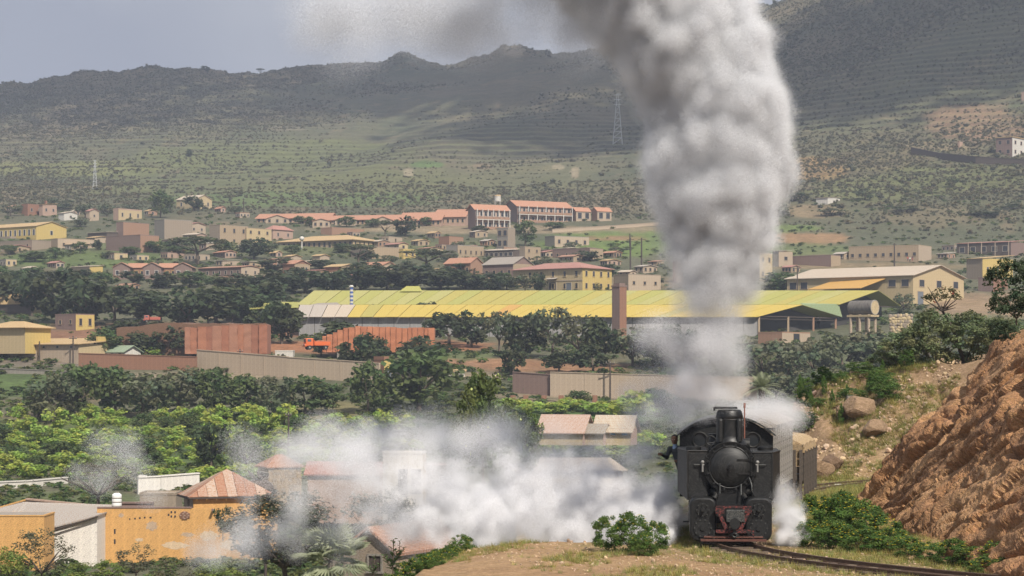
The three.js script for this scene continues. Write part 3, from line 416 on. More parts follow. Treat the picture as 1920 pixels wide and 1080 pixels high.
// cloud that shades the upper slopes, above and behind the frame
// ---------------------------------------------------------------- houses, sheds and walls
const W = {};
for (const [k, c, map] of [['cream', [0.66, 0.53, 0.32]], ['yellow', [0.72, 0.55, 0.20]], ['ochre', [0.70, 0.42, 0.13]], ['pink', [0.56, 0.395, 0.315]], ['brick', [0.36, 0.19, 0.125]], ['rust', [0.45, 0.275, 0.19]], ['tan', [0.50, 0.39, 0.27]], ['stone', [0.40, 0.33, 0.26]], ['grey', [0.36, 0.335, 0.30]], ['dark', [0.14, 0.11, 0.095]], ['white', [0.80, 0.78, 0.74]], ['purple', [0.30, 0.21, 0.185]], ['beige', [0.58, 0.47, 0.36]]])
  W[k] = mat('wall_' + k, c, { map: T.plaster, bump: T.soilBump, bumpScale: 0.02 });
const R = {};
for (const [k, c] of [['tile', [0.62, 0.335, 0.22]], ['rose', [0.56, 0.30, 0.25]], ['straw', [0.70, 0.52, 0.27]], ['tin', [0.62, 0.58, 0.52]], ['yellow', [0.74, 0.59, 0.13]], ['lime', [0.52, 0.535, 0.15]], ['lime_pale', [0.56, 0.56, 0.20]], ['lime_warm', [0.58, 0.53, 0.14]], ['pale', [0.72, 0.64, 0.52]], ['dusty', [0.66, 0.50, 0.42]], ['green', [0.38, 0.50, 0.36]], ['grey', [0.46, 0.43, 0.38]], ['rust', [0.55, 0.32, 0.22]], ['orange', [0.76, 0.47, 0.13]], ['mint', [0.34, 0.46, 0.26]]])
  R[k] = mat('roof_' + k, c, { map: T.sheet, rough: 0.75, bump: T.ribs, bumpScale: 0.03 });
const PANE = mat('window_dark', [0.035, 0.035, 0.04], { rough: 0.25 }), FRAME = mat('window_frame', [0.36, 0.315, 0.26]), DARKWOOD = mat('dark_wood', [0.10, 0.075, 0.06], { map: T.grain }), DOOR = mat('door_paint', [0.22, 0.24, 0.27], { map: T.grain, rough: 0.6 }), CONCRETE = mat('concrete', [0.46, 0.43, 0.39], { map: T.plaster });
const slabM = W.tan;
const unit = { frame: null };
// a window on a wall: jamb frame standing proud and a dark pane set in it; face: 'f' (local +z) or 'r' (local +x)
function windowOn(g, face, s, y, w, h, a, b, { pane = PANE, frame = FRAME, sill = true, proud = 0.09, name = 'window' } = {}) {
  const t = Math.min(0.12, w * 0.14), list = [box(w + 2 * t, t, proud, 0, h / 2 + t / 2, proud / 2), box(t, h, proud, -w / 2 - t / 2, 0, proud / 2), box(t, h, proud, w / 2 + t / 2, 0, proud / 2)];
  if (sill) list.push(box(w + 3 * t, t, proud * 1.6, 0, -h / 2 - t / 2, proud * 0.8));
  const o = obj(name, list, frame, g); obj('pane', box(w, h, 0.02, 0, 0, 0.012), pane, o);
  if (face === 'f') o.position.set(s, y, b / 2); else { o.position.set(a / 2, y, -s); o.rotation.y = Math.PI / 2; }
  return o;
}
// x: left end, near corner and right end of the walls; y: ridge, eave and foot, all in photograph pixels
function house({ n = 'house', l, c = 'house', x: [xl, xc, xr], y: [yr, ye, yb], roof = 'flat', phi = 38, wall = W.tan, side, rf = R.tin, win, rwin, door, d, dep, g, over = 0.35, parapet = 0.25, lintel, wo = {} }) {
  d = d ?? distAt(yb); const m = d / F, q = phi * Math.PI / 180;
  const a = (xc - xl) * m / Math.cos(q), b = dep ?? (xr - xc) * m / Math.sin(q), he = (yb - ye) * m, hr = (ye - yr) * m;
  const corner = P(xc, yb, d), rot = -q, o = thing(n, l, c, [0, 0, 0], rot, g);
  o.position.set(corner.x, corner.y, corner.z).sub(new THREE.Vector3(a / 2, 0, b / 2).applyAxisAngle(new THREE.Vector3(0, 1, 0), rot));
  const A = a / 2, B = b / 2, foot = -1.2;
  const wg = [box(a, he - foot, b, 0, (he + foot) / 2, 0)];
  if (roof === 'gx') wg.push(faces([[[A, he, B], [A, he, -B], [A, he + hr, 0]], [[-A, he, B], [-A, he + hr, 0], [-A, he, -B]]]));
  if (roof === 'gz') wg.push(faces([[[-A, he, B], [A, he, B], [0, he + hr, B]], [[-A, he, -B], [0, he + hr, -B], [A, he, -B]]]));
  obj('wall', wg, wall, o);
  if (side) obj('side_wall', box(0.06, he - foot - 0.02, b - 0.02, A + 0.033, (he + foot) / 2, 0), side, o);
  const t = 0.14, v = over, rise = hr + 0.05, y0 = he + 0.04;
  if (roof === 'gx') { const e = rise * v / B; obj('roof', [slab([[-A - v, y0 - e, B + v], [A + v, y0 - e, B + v], [A + v, y0 + rise, 0], [-A - v, y0 + rise, 0]], t), slab([[A + v, y0 - e, -B - v], [-A - v, y0 - e, -B - v], [-A - v, y0 + rise, 0], [A + v, y0 + rise, 0]], t)], rf, o); }
  if (roof === 'gz') { const e = rise * v / A; obj('roof', [slab([[A + v, y0 - e, B + v], [A + v, y0 - e, -B - v], [0, y0 + rise, -B - v], [0, y0 + rise, B + v]], t), slab([[-A - v, y0 - e, -B - v], [-A - v, y0 - e, B + v], [0, y0 + rise, B + v], [0, y0 + rise, -B - v]], t)], rf, o); }
  if (roof === 'hip') { const k = Math.min(A, B) * 0.999, r = A > B ? [[-A + k, 0], [A - k, 0]] : [[0, -B + k], [0, B - k]], E = [[-A - v, y0, B + v], [A + v, y0, B + v], [A + v, y0, -B - v], [-A - v, y0, -B - v]], T1 = [r[0][0], y0 + rise, r[0][1]], T2 = [r[1][0], y0 + rise, r[1][1]];
    obj('roof', A > B ? [slab([E[0], E[1], T2, T1], t), slab([E[1], E[2], T2], t), slab([E[2], E[3], T1, T2], t), slab([E[3], E[0], T1], t)] : [slab([E[0], E[1], T2], t), slab([E[1], E[2], T1, T2], t), slab([E[2], E[3], T1], t), slab([E[3], E[0], T2, T1], t)], rf, o); }
  if (roof === 'shed') obj('roof', slab([[-A - v, y0, B + v], [A + v, y0, B + v], [A + v, y0 + rise, -B - v], [-A - v, y0 + rise, -B - v]], t), rf, o);
  if (roof === 'flat') { const p = parapet; obj('parapet', [box(a + 0.1, p, 0.2, 0, he + p / 2, B - 0.05), box(a + 0.1, p, 0.2, 0, he + p / 2, -B + 0.05), box(0.2, p, b - 0.3, A - 0.05, he + p / 2, 0), box(0.2, p, b - 0.3, -A + 0.05, he + p / 2, 0)], side && 0 ? side : wall, o); obj('roof', box(a - 0.3, 0.1, b - 0.3, 0, he + 0.055, 0), rf, o); }
  const rows = (face, W_) => { if (!W_) return; const [nr, nc, ww, wh, yy = 0.55, first = 0] = W_, len = face === 'f' ? a : b; for (let i = 0; i < nr; i++) for (let j = first; j < nc; j++) windowOn(o, face, -len / 2 + (j + 0.5) * len / nc, he * (i + yy) / nr, ww, wh, a + (face === 'r' && side ? 0.13 : 0), b, wo); };
  rows('f', win); rows('r', rwin);
  if (door) { const [face, at, w = 1, h = 2.1] = door; const D = windowOn(o, face, at * (face === 'f' ? a : b), h / 2 + 0.05, w, h, a + (face === 'r' && side ? 0.13 : 0), b, { pane: DOOR, sill: false, name: 'door', ...wo }); }
  o.userData.label = l; Object.assign(o, { aLen: a, bLen: b, he, hr, m }); return o;
}
const DARKWIN = { frame: W.tan };
// upper left: scattered small houses at the hill foot
house({ n: 'brick_ruin', l: 'small brick ruin with one broken high gable at the upper left', x: [38, 52, 75], y: [383, 383, 405], wall: W.brick, roof: 'flat', rwin: [1, 2, 0.9, 1.4] });
{ const o = house({ n: 'pink_house', l: 'small pink-red house with a straw-coloured roof at the upper left', x: [72, 80, 101], y: [380, 383, 405], wall: W.pink, rf: R.straw, roof: 'shed', rwin: [1, 2, 0.9, 1.2] }); obj('chimney', box(0.8, 2.4, 0.8, -2.5, o.he + 0.8, -1), W.brick, o); }
house({ n: 'white_hut', l: 'whitish low hut between trees at the upper left', x: [108, 120, 140], y: [396, 399, 414], wall: W.white, roof: 'gx', rf: R.pale, rwin: [1, 1, 0.9, 0.9] });
house({ n: 'small_house', l: 'small pale house with a rose roof left of the pink and yellow house', x: [160, 168, 182], y: [391, 395, 415], wall: W.beige, roof: 'gx', rf: R.rose, rwin: [1, 1, 0.8, 0.9] });
house({ n: 'yellow_fronted_house', l: 'pink house with a bright yellow roof edge below the hill foot trees', x: [211, 222, 258], y: [389, 393, 413], wall: W.pink, roof: 'flat', rf: R.yellow, parapet: 0.6, rwin: [1, 3, 0.8, 1.6], side: W.cream });
house({ n: 'cream_house', l: 'cream house with a long sloping roof alone at the hill foot', x: [326, 368, 393], y: [364, 372, 393], wall: W.cream, roof: 'gx', rf: R.pale, rwin: [1, 2, 0.9, 1.6], win: [1, 2, 1, 1.6] });
// left edge
{ const o = house({ n: 'arcaded_house', l: 'long two-storey house with yellow gable and colonnade at the left edge', x: [-70, 68, 113], y: [414, 423, 450], wall: W.yellow, roof: 'gx', rf: R.straw, rwin: [1, 1, 1.1, 1.6], win: [1, 13, 1.1, 2.2], wo: { frame: W.white, sill: false } }); obj('lower_wing', box(7, 2.6, 3, -o.aLen / 2 + 20, 0.4, o.bLen / 2 + 1.5), W.stone, o); }
house({ n: 'stone_house', l: 'flat stone house below the colonnaded house at the left edge', x: [-60, 60, 92], y: [450, 451, 470], wall: W.stone, roof: 'flat', win: [1, 6, 0.8, 0.9], wo: DARKWIN });
house({ n: 'tan_house', l: 'low tan house with three small square windows, right of the colonnaded house', x: [92, 108, 167], y: [446, 448, 470], wall: W.tan, side: W.beige, roof: 'flat', rwin: [1, 3, 0.8, 1], phi: 50, wo: DARKWIN });
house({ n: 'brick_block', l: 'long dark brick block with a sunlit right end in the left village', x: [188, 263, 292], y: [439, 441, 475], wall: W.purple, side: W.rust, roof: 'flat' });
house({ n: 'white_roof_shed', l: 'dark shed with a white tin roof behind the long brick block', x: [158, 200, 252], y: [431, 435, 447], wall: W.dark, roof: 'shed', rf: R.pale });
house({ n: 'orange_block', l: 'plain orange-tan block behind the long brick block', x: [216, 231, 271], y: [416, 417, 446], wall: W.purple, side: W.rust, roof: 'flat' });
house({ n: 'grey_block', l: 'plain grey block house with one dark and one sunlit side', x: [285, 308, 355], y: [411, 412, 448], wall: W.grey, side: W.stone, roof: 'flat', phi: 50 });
house({ n: 'pink_roofed_house', l: 'small white house with a pink roof right of the grey block', x: [350, 356, 381], y: [416, 420, 440], wall: W.beige, roof: 'gx', rf: R.rose, rwin: [1, 2, 0.9, 0.9] });
house({ n: 'terraced_house', l: 'stepped two-level stone house with arched dark doorway', x: [390, 412, 458], y: [421, 422, 462], wall: W.stone, side: W.tan, roof: 'flat', rwin: [2, 3, 1, 1.5], wo: DARKWIN });
house({ n: 'tan_house', l: 'tan flat house between the stepped house and the arcaded building', x: [452, 462, 503], y: [427, 428, 458], wall: W.tan, side: W.cream, roof: 'flat', rwin: [2, 3, 0.9, 1.1], wo: DARKWIN });
// the long arcaded building
{ const o = house({ n: 'arcaded_building', l: 'long low arcaded building with a pale yellow roof in the village', c: 'building', x: [508, 662, 714], y: [437, 449, 468], wall: W.tan, side: W.cream, roof: 'hip', rf: R.straw, win: [1, 15, 1.1, 1.9], rwin: [1, 7, 0.8, 1.9], phi: 32, over: 0.8, wo: DARKWIN }); }
{ const p = place(566, 468), m = 780 / F, o = thing('globe_tower', 'pale water globe on a thin post before the arcaded building', 'water tower', p); obj('post', cyl(0.25, 0.2, 17 * m, 0, 8.5 * m, 0), W.white, o); const g = new THREE.SphereGeometry(4.6 * m, 14, 10); g.translate(0, 20 * m, 0); obj('tank', g, W.white, o); }
house({ n: 'orange_roof_house', l: 'long orange flat-roofed house behind the arcaded building', x: [600, 622, 678], y: [425, 427, 440], wall: W.rust, side: W.rust, roof: 'flat', rf: R.tile });
house({ n: 'domed_house', l: 'tan house with low broad roof at the left end of the arcaded building', x: [494, 512, 545], y: [422, 430, 450], wall: W.pink, roof: 'hip', rf: R.rose, rwin: [1, 2, 0.8, 1.2] });
// school
for (const [xl, xc, xr, yr, ye, yb, l] of [[478, 618, 628, 398, 407, 419, 'leftmost long pink-roofed wing of the school'], [560, 745, 756, 401, 410, 423, 'second long pink-roofed wing of the school from the left'], [700, 826, 834, 402, 411, 425, 'third long pink-roofed wing of the school, behind the dark tree'], [752, 872, 880, 396, 405, 424, 'fourth long pink-roofed wing of the school, left of the two-storey blocks'], [818, 878, 886, 391, 398, 414, 'short pink-roofed wing of the school behind the left two-storey block']])
  house({ n: 'school_wing', l, c: 'school building', x: [xl, xc, xr], y: [yr, ye, yb], roof: 'gx', rf: R.tile, wall: W.pink, win: [1, Math.round((xc - xl) / 9), 0.9, 1.5], phi: 12, over: 0.7, wo: { frame: W.cream } });
for (const [xl, xr, yr, ye, yb, l] of [[498, 542, 403, 410, 419, 'small school porch with white gable, far left'], [586, 618, 410, 414, 428, 'small school porch with bright orange roof'], [628, 668, 406, 412, 424, 'school porch with dark gable left of the centre'], [700, 735, 406, 412, 426, 'school porch with dark gable near the dark tree']])
  house({ n: 'school_porch', l, c: 'porch', x: [xl, xr, xr], y: [yr, ye, yb], phi: 0, dep: 7, roof: 'gz', rf: R.tile, wall: W.beige, win: [1, 3, 0.9, 1.2], wo: DARKWIN });
for (const [xl, xc, xr, yr, ye, yb, nf, nr, l] of [[877, 891, 953, 382, 391, 432, 3, 8, 'left two-storey school block with pink roof and red railings'], [948, 970, 1072, 374, 385, 419, 3, 12, 'right two-storey school block with pink roof and long balcony']]) {
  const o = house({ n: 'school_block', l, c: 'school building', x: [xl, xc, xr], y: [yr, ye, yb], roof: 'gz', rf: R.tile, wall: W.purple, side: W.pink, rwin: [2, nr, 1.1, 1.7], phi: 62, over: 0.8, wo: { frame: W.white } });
  for (const y of [0.04, 0.5]) obj('railing', box(0.9, 1.0, o.bLen * 0.98, o.aLen / 2 + 1.2, o.he * y + 0.7, 0), W.rust, o);
  obj('balcony', box(1.6, 0.25, o.bLen, o.aLen / 2 + 0.9, o.he * 0.5, 0), W.white, o);
  for (let i = 0; i <= 6; i++) obj('column', box(0.3, o.he - 0.1, 0.3, o.aLen / 2 + 1.5, o.he / 2 - 0.2, (i / 6 - 0.5) * o.bLen * 0.98), W.white, o);
}
{ const o = thing('water_tower', 'small white water tower above the pink school roofs', 'water tower', place(933, 398)); const m = 940 / F; for (const s of [-1, 1]) for (const k of [-1, 1]) obj('leg', box(0.4, 19 * m, 0.4, s * 1.1, 11 * m, k * 1.1), CONCRETE, o); obj('tank', cyl(6.4 * m, 6.4 * m, 11 * m, 0, 26 * m, 0), W.white, o); obj('lid', cyl(7 * m, 6 * m, 2 * m, 0, 32 * m, 0), R.straw, o); }
for (const [xl, xr, l] of [[1070, 1108, 'left small pink gabled pavilion right of the school blocks'], [1110, 1147, 'right small pink gabled pavilion right of the school blocks']]) house({ n: 'pavilion', l, c: 'pavilion', x: [xl, xl + 10, xr], y: [388, 395, 415], roof: 'gz', rf: R.tile, wall: W.rust, side: W.beige, rwin: [1, 2, 1.8, 2.4], phi: 60 });
// middle village
const V = (n, l, x, y, o) => house({ n, l, x, y, ...o });
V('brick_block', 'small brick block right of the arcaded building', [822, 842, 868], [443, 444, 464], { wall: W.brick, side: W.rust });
V('low_house', 'low tan house with pale roof below the small brick block', [836, 858, 906], [458, 460, 486], { wall: W.grey, side: W.tan, rwin: [1, 5, 0.7, 1.2], wo: DARKWIN });
V('unfinished_house', 'unfinished tall concrete house left of the green tree', [932, 952, 966], [427, 428, 466], { wall: W.grey, side: W.stone, win: [2, 2, 1.6, 1.9], wo: DARKWIN });
V('yellow_house', 'tiny bright yellow house above the flat-topped tree', [748, 756, 778], [466, 468, 486], { wall: W.yellow, side: W.yellow, rwin: [1, 2, 0.8, 1] });
V('tan_wall_house', 'long blank tan house left of the tiny yellow house', [655, 690, 752], [462, 463, 486], { wall: W.stone, side: W.tan, phi: 52 });
V('white_roof_house', 'low dark house with a white roof edge behind the grey roofs', [908, 962, 976], [465, 468, 486], { wall: W.dark, rf: R.pale, roof: 'shed', win: [1, 6, 1.4, 1.2] });
V('tan_block', 'tan block right of the low dark white-roofed house', [974, 984, 1014], [462, 463, 492], { wall: W.stone, side: W.tan, rwin: [2, 2, 0.8, 1], wo: DARKWIN });
V('ruined_house', 'roofless beige ruin on the slope right of the green tree', [1022, 1040, 1106], [441, 443, 464], { wall: W.grey, side: W.beige, rwin: [1, 4, 1, 1.4], phi: 55, wo: DARKWIN });
V('low_wall_house', 'long low dark house above the yellow two-storey house', [1004, 1106, 1132], [464, 466, 488], { wall: W.purple, side: W.tan, win: [1, 6, 0.8, 1], wo: DARKWIN });
V('row_house', 'pale low house at the left of the terrace row', [126, 168, 188], [496, 499, 513], { wall: W.beige, side: W.yellow, roof: 'shed', rf: R.pale });
for (const [xl, xc, xr, l] of [[212, 224, 244, 'left gabled house of the terrace row'], [268, 282, 302, 'middle gabled house of the terrace row'], [326, 340, 360, 'right gabled house of the terrace row']]) V('gabled_house', l, [xl, xr, xr], [492, 500, 525], { phi: 0, dep: 8, roof: 'gz', rf: R.rust, wall: W.purple, win: [1, 2, 0.9, 1.3], wo: { frame: W.white } });
for (const [xl, xr, l] of [[240, 272, 'orange-roofed link between the left and middle gabled houses'], [298, 330, 'orange-roofed link between the middle and right gabled houses']]) V('terrace_house', l, [xl, xr, xr], [493, 501, 525], { phi: 0, dep: 6, d: distAt(525) + 5, roof: 'gx', rf: R.tile, wall: W.brick, win: [1, 3, 0.9, 1.2], wo: { frame: W.yellow } });
V('long_dark_house', 'long dark house with pale right end in the terrace row', [362, 452, 482], [497, 500, 522], { wall: W.purple, side: W.beige, roof: 'gx', rf: R.rust, rwin: [1, 2, 0.7, 0.9], win: [1, 7, 0.8, 1] });
V('orange_roof_house', 'house with orange roof below the arcaded building, left', [528, 552, 578], [487, 494, 514], { wall: W.brick, side: W.tan, roof: 'gx', rf: R.tile, rwin: [1, 2, 0.8, 0.9] });
V('small_straw_house', 'tiny straw-roofed hut right of the dark round tree', [532, 545, 563], [477, 480, 489], { wall: W.beige, roof: 'gx', rf: R.straw });
V('small_straw_house', 'second tiny straw-roofed hut, below the arcaded building', [585, 600, 616], [476, 479, 489], { wall: W.beige, roof: 'gx', rf: R.straw });
V('tan_roof_house', 'tan house with open porch in the middle of the village', [606, 640, 668], [494, 499, 522], { wall: W.brick, side: W.tan, roof: 'gx', rf: R.straw, rwin: [1, 2, 1.2, 1.8], wo: DARKWIN });
V('orange_roof_house', 'house with low orange roof left of the flat-topped tree', [672, 716, 742], [490, 497, 516], { wall: W.tan, side: W.beige, roof: 'gx', rf: R.tile });
V('red_house', 'red-walled house with orange gable roof left of the grey roofs', [832, 882, 904], [482, 492, 522], { wall: W.rust, side: W.rust, roof: 'gx', rf: R.tile, win: [1, 4, 0.8, 1.2], wo: DARKWIN });
V('grey_roof_house', 'dark house with a grey roof and tan gable left of the yellow two-storey house', [905, 962, 1000], [480, 494, 530], { wall: W.purple, side: W.tan, roof: 'gx', rf: R.grey, win: [1, 4, 1, 1.3], wo: DARKWIN });
// the yellow two-storey house
{ const o = house({ n: 'yellow_villa', l: 'yellow two-storey house with a long rose roof above the factory', x: [962, 1092, 1150], y: [489, 502, 548], wall: W.cream, side: W.yellow, roof: 'hip', rf: R.rose, rwin: [2, 4, 0.9, 1.5, 0.55], win: [2, 6, 0.9, 1.5, 0.55, 1], phi: 40, over: 0.7, wo: { frame: W.cream } });
  obj('string_course', box(o.aLen + 0.16, 0.25, 0.2, 0, o.he * 0.5, o.bLen / 2 + 0.02), W.beige, o); const d = windowOn(o, 'f', 2, 1.6, 2.6, 3, o.aLen, o.bLen, { pane: DARKWOOD, sill: false, name: 'garage_door' }); obj('awning', slab([[0.3, 4.1, o.bLen / 2 + 1.6], [4, 4.1, o.bLen / 2 + 1.6], [4, 4.5, o.bLen / 2], [0.3, 4.5, o.bLen / 2]], 0.08), R.tin, o);
  windowOn(o, 'f', 8, 1.5, 2, 2.7, o.aLen, o.bLen, { pane: DOOR, sill: false, name: 'garage_door' }); }
V('low_beige_house', 'long low beige wall-house right of the yellow two-storey house', [1152, 1178, 1242], [513, 515, 548], { wall: W.stone, side: W.beige, phi: 52, rwin: [1, 3, 0.8, 0.9], wo: DARKWIN });
V('tank_house', 'small pinkish tank house half hidden by the smoke column', [1262, 1268, 1282], [490, 491, 530], { wall: W.pink, side: W.beige });
// right of the smoke
V('smoke_edge_house', 'tan two-level house at the right edge of the smoke column', [1398, 1424, 1452], [473, 474, 528], { wall: W.grey, side: W.cream, rwin: [2, 2, 1, 1.3], wo: DARKWIN });
V('slant_wall_house', 'cream house with leaning roofline right of the smoke', [1450, 1460, 1491], [467, 470, 500], { wall: W.grey, side: W.beige, roof: 'shed', rf: R.tin, rwin: [1, 1, 2, 1.1] });
V('low_dark_house', 'low dark house with pale posts behind the cream shed', [1488, 1558, 1580], [478, 479, 500], { wall: W.purple, side: W.tan });
V('flat_tan_house', 'long flat tan house with dark veranda on the right', [1602, 1722, 1758], [458, 460, 492], { wall: W.tan, side: W.beige, win: [1, 9, 1, 1.1, 0.5], phi: 30, wo: DARKWIN });
{ const o = V('open_shed', 'dark open-fronted house with posts at the far right', [1808, 1895, 1935], [448, 453, 481], { wall: W.dark, side: W.purple, roof: 'shed', rf: R.rose, win: [1, 5, 1.8, 1.8] }); for (let i = 0; i < 5; i++) obj('post', cyl(0.14, 0.14, o.he, (i / 4 - 0.5) * o.aLen, o.he / 2, o.bLen / 2 + 1.6, 'y', 8), W.beige, o); }
V('cream_wall_house', 'bright cream blank house with sloping roofline at the far right', [1818, 1842, 1912], [476, 484, 526], { wall: W.stone, side: W.yellow, roof: 'shed', rf: R.straw, phi: 50, rwin: [1, 3, 0.8, 0.8] });
V('low_stone_wall', 'low dark stone house right of the cream shed', [1838, 1862, 1900], [520, 521, 548], { wall: W.purple, side: W.brick, c: 'house' });
V('hut', 'small tan hut beside the right edge of the cream shed', [1838, 1846, 1866], [500, 503, 520], { wall: W.tan, side: W.tan, roof: 'shed', rf: R.grey });
{ const o = house({ n: 'cream_shed', l: 'large cream shed with pale corrugated roof and gable windows', c: 'warehouse', x: [1498, 1712, 1838], y: [494, 515, 575], wall: W.cream, roof: 'gx', rf: R.pale, rwin: [1, 3, 2.6, 1.8, 0.75], phi: 40, over: 0.7, wo: { frame: W.beige } });
  for (const s of [-0.45, -0.36, 0.34, 0.44]) windowOn(o, 'f', s * o.aLen, o.he * 0.75, 2.2, 1.8, o.aLen, o.bLen, { frame: W.beige }); windowOn(o, 'r', -o.bLen * 0.36, 2.2, 3, 4, o.aLen, o.bLen, { frame: W.beige, sill: false, name: 'door', pane: DOOR });
  obj('lean_to_roof', slab([[-9, 5.2, o.bLen / 2 + 7], [8, 5.2, o.bLen / 2 + 7], [12, 8.0, o.bLen / 2 + 0.1], [-6, 7.4, o.bLen / 2 + 0.1]], 0.15), R.orange, o); for (const x of [-8.5, 0, 7.5]) obj('post', cyl(0.15, 0.15, 6, x, 2.3, o.bLen / 2 + 6.6, 'y', 8), DARKWOOD, o); }
house({ n: 'white_hill_house', l: 'low white house alone on the grassy slope right of the smoke', x: [1532, 1552, 1580], y: [367, 370, 386], d: 930, wall: W.white, side: W.white, roof: 'shed', rf: R.pale, rwin: [1, 1, 1.4, 1] });
{ const o = house({ n: 'hill_house', l: 'two-storey house with open upper floor on the right hillside', x: [1872, 1898, 1945], y: [255, 258, 293], d: landAt(1900, 292) - 4, wall: W.purple, side: W.white, roof: 'flat', rf: R.straw, rwin: [2, 3, 1.6, 1.6], win: [2, 2, 1.6, 1.8], wo: { frame: W.pink } }); obj('cornice', box(o.aLen + 0.8, 0.35, o.bLen + 0.8, 0, o.he + 0.4, 0), R.straw, o); }
house({ n: 'hill_hut', l: 'tiny pink hut on the bare slope left of the hillside house', x: [1796, 1799, 1807], y: [265, 266, 274], d: landAt(1801, 274) - 3, wall: W.pink, side: W.pink });
house({ n: 'brick_tower', l: 'thin pink tower cut by the right edge above the bare slope', c: 'tower', x: [1916, 1920, 1934], y: [172, 173, 190], d: landAt(1918, 189) - 3, wall: W.pink, side: W.pink });
// ---- smaller houses that fill the village between the ones above
setSeed(2024);
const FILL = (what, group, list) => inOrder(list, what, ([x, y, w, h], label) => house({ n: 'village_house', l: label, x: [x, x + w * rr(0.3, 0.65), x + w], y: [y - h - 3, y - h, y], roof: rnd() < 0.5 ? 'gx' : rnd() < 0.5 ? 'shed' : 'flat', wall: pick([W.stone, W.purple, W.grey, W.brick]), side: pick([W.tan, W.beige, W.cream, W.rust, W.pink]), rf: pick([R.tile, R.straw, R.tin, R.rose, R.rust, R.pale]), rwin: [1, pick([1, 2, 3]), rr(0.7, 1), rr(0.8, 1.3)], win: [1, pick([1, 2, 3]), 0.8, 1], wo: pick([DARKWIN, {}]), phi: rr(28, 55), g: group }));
FILL('small weathered houses on the slope above the terrace row', 'weathered houses above the terrace row', [[-12, 500, 40, 13], [40, 512, 30, 10], [84, 503, 34, 11], [504, 482, 24, 9], [395, 484, 46, 12], [446, 472, 30, 12], [318, 480, 34, 9], [560, 500, 34, 9]]);
FILL('small weathered houses around the long arcaded building', 'weathered houses round the arcaded building', [[716, 456, 36, 12], [770, 462, 34, 11], [800, 446, 26, 10], [706, 478, 30, 9], [880, 446, 34, 12], [650, 444, 24, 8], [900, 462, 30, 11]]);
FILL('low village houses just above the dark belt trees', 'low houses above the belt trees', [[20, 548, 44, 14], [214, 546, 44, 12], [188, 530, 30, 12], [404, 532, 46, 13], [468, 534, 40, 14], [578, 530, 44, 14], [640, 530, 44, 14], [700, 528, 46, 13], [762, 530, 50, 14]]);
FILL('small houses between the grey roofs and the smoke', 'small houses left of the smoke', [[1012, 484, 34, 12], [1048, 492, 44, 12], [1126, 500, 40, 12], [1160, 520, 34, 11], [1088, 474, 30, 9]]);
FILL('small houses on the slope right of the smoke', 'small houses right of the smoke', [[1566, 486, 30, 11], [1760, 486, 36, 11], [1770, 470, 30, 9], [1468, 512, 34, 12]]);
FILL('tiny houses at the foot of the left hill', 'tiny houses at the hill foot', [[10, 396, 22, 9], [128, 404, 20, 8], [270, 404, 22, 9], [400, 398, 22, 8], [440, 408, 26, 9]]);
FILL('brown houses close behind the terrace row', 'houses close behind the terrace row', [[196, 488, 40, 13], [240, 490, 36, 11], [300, 486, 40, 12], [344, 490, 44, 13], [404, 500, 40, 12], [452, 504, 44, 13], [494, 498, 36, 12]]);
FILL('tan houses crowded left of the stepped house', 'houses crowded left of the stepped house', [[0, 474, 46, 13], [120, 470, 40, 12], [160, 458, 40, 13], [230, 462, 44, 12], [300, 462, 40, 12], [340, 452, 44, 13], [372, 470, 44, 14]]);
FILL('tan houses crowded left of the green tree', 'houses crowded left of the green tree', [[720, 470, 44, 13], [784, 478, 46, 13], [862, 474, 40, 12], [900, 480, 40, 12], [930, 476, 40, 13], [690, 464, 40, 12], [816, 470, 30, 11]]);
FILL('low ochre houses just left of the yellow two-storey house', 'low ochre houses left of the yellow two-storey house', [[560, 522, 50, 15], [612, 524, 40, 12], [676, 516, 50, 13], [738, 518, 46, 14], [788, 520, 46, 14], [826, 528, 40, 12], [880, 532, 44, 13]]);
FILL('tan houses on the green slope left of the smoke', 'tan houses on the green slope', [[1040, 478, 46, 13], [1086, 482, 44, 12], [1130, 484, 36, 11], [1190, 512, 44, 13], [1216, 500, 30, 10]]);
// ---- walls
function wallRun(n, l, c, pts, hpx, m, { cap = 0.22, seg = 0, th = 0.4, cm } = {}) { // pts: [px, foot row]
  const o = thing(n, l, c), Pp = pts.map(([x, y, D]) => P(x, y, D ?? distAt(y)));
  const body = [], tops = [], piers = [];
  for (let i = 0; i + 1 < Pp.length; i++) {
    const a = Pp[i], b = Pp[i + 1], L = Math.hypot(b.x - a.x, b.z - a.z), ry = Math.atan2(-(b.z - a.z), b.x - a.x), h = hpx * ((-a.z - b.z) / 2) / F, k = Math.max(1, Math.round(L / 6));
    for (let j = 0; j < k; j++) { const t = (j + 0.5) / k, p = a.clone().lerp(b, t), sink = 1.6; const g = box(L / k, h + sink, th, 0, (h - sink) / 2, 0); const sl = (b.y - a.y) / k; { const q = g.attributes.position; for (let e = 0; e < q.count; e++) q.setY(e, q.getY(e) + sl * q.getX(e) / (L / k)); } const M = new THREE.Matrix4().makeRotationY(ry).setPosition(p); const wv = seg ? obj('wall_panel', [g.applyMatrix4(M)], m, o) : body.push(g.applyMatrix4(M)); const cg = box(L / k, 0.14, th + cap, 0, h + 0.072, 0); { const q = cg.attributes.position; for (let e = 0; e < q.count; e++) q.setY(e, q.getY(e) + sl * q.getX(e) / (L / k)); } tops.push(cg.applyMatrix4(M)); if (seg && j) piers.push(box(0.3, h + sink, th + 0.14, -L / k / 2, (h - sink) / 2, 0).applyMatrix4(M)); }
  }
  if (body.length) obj('wall_panel', body, m, o); obj('coping', tops, cm ?? m, o); for (const g of piers) obj('pier', g, m, o); return o;
}
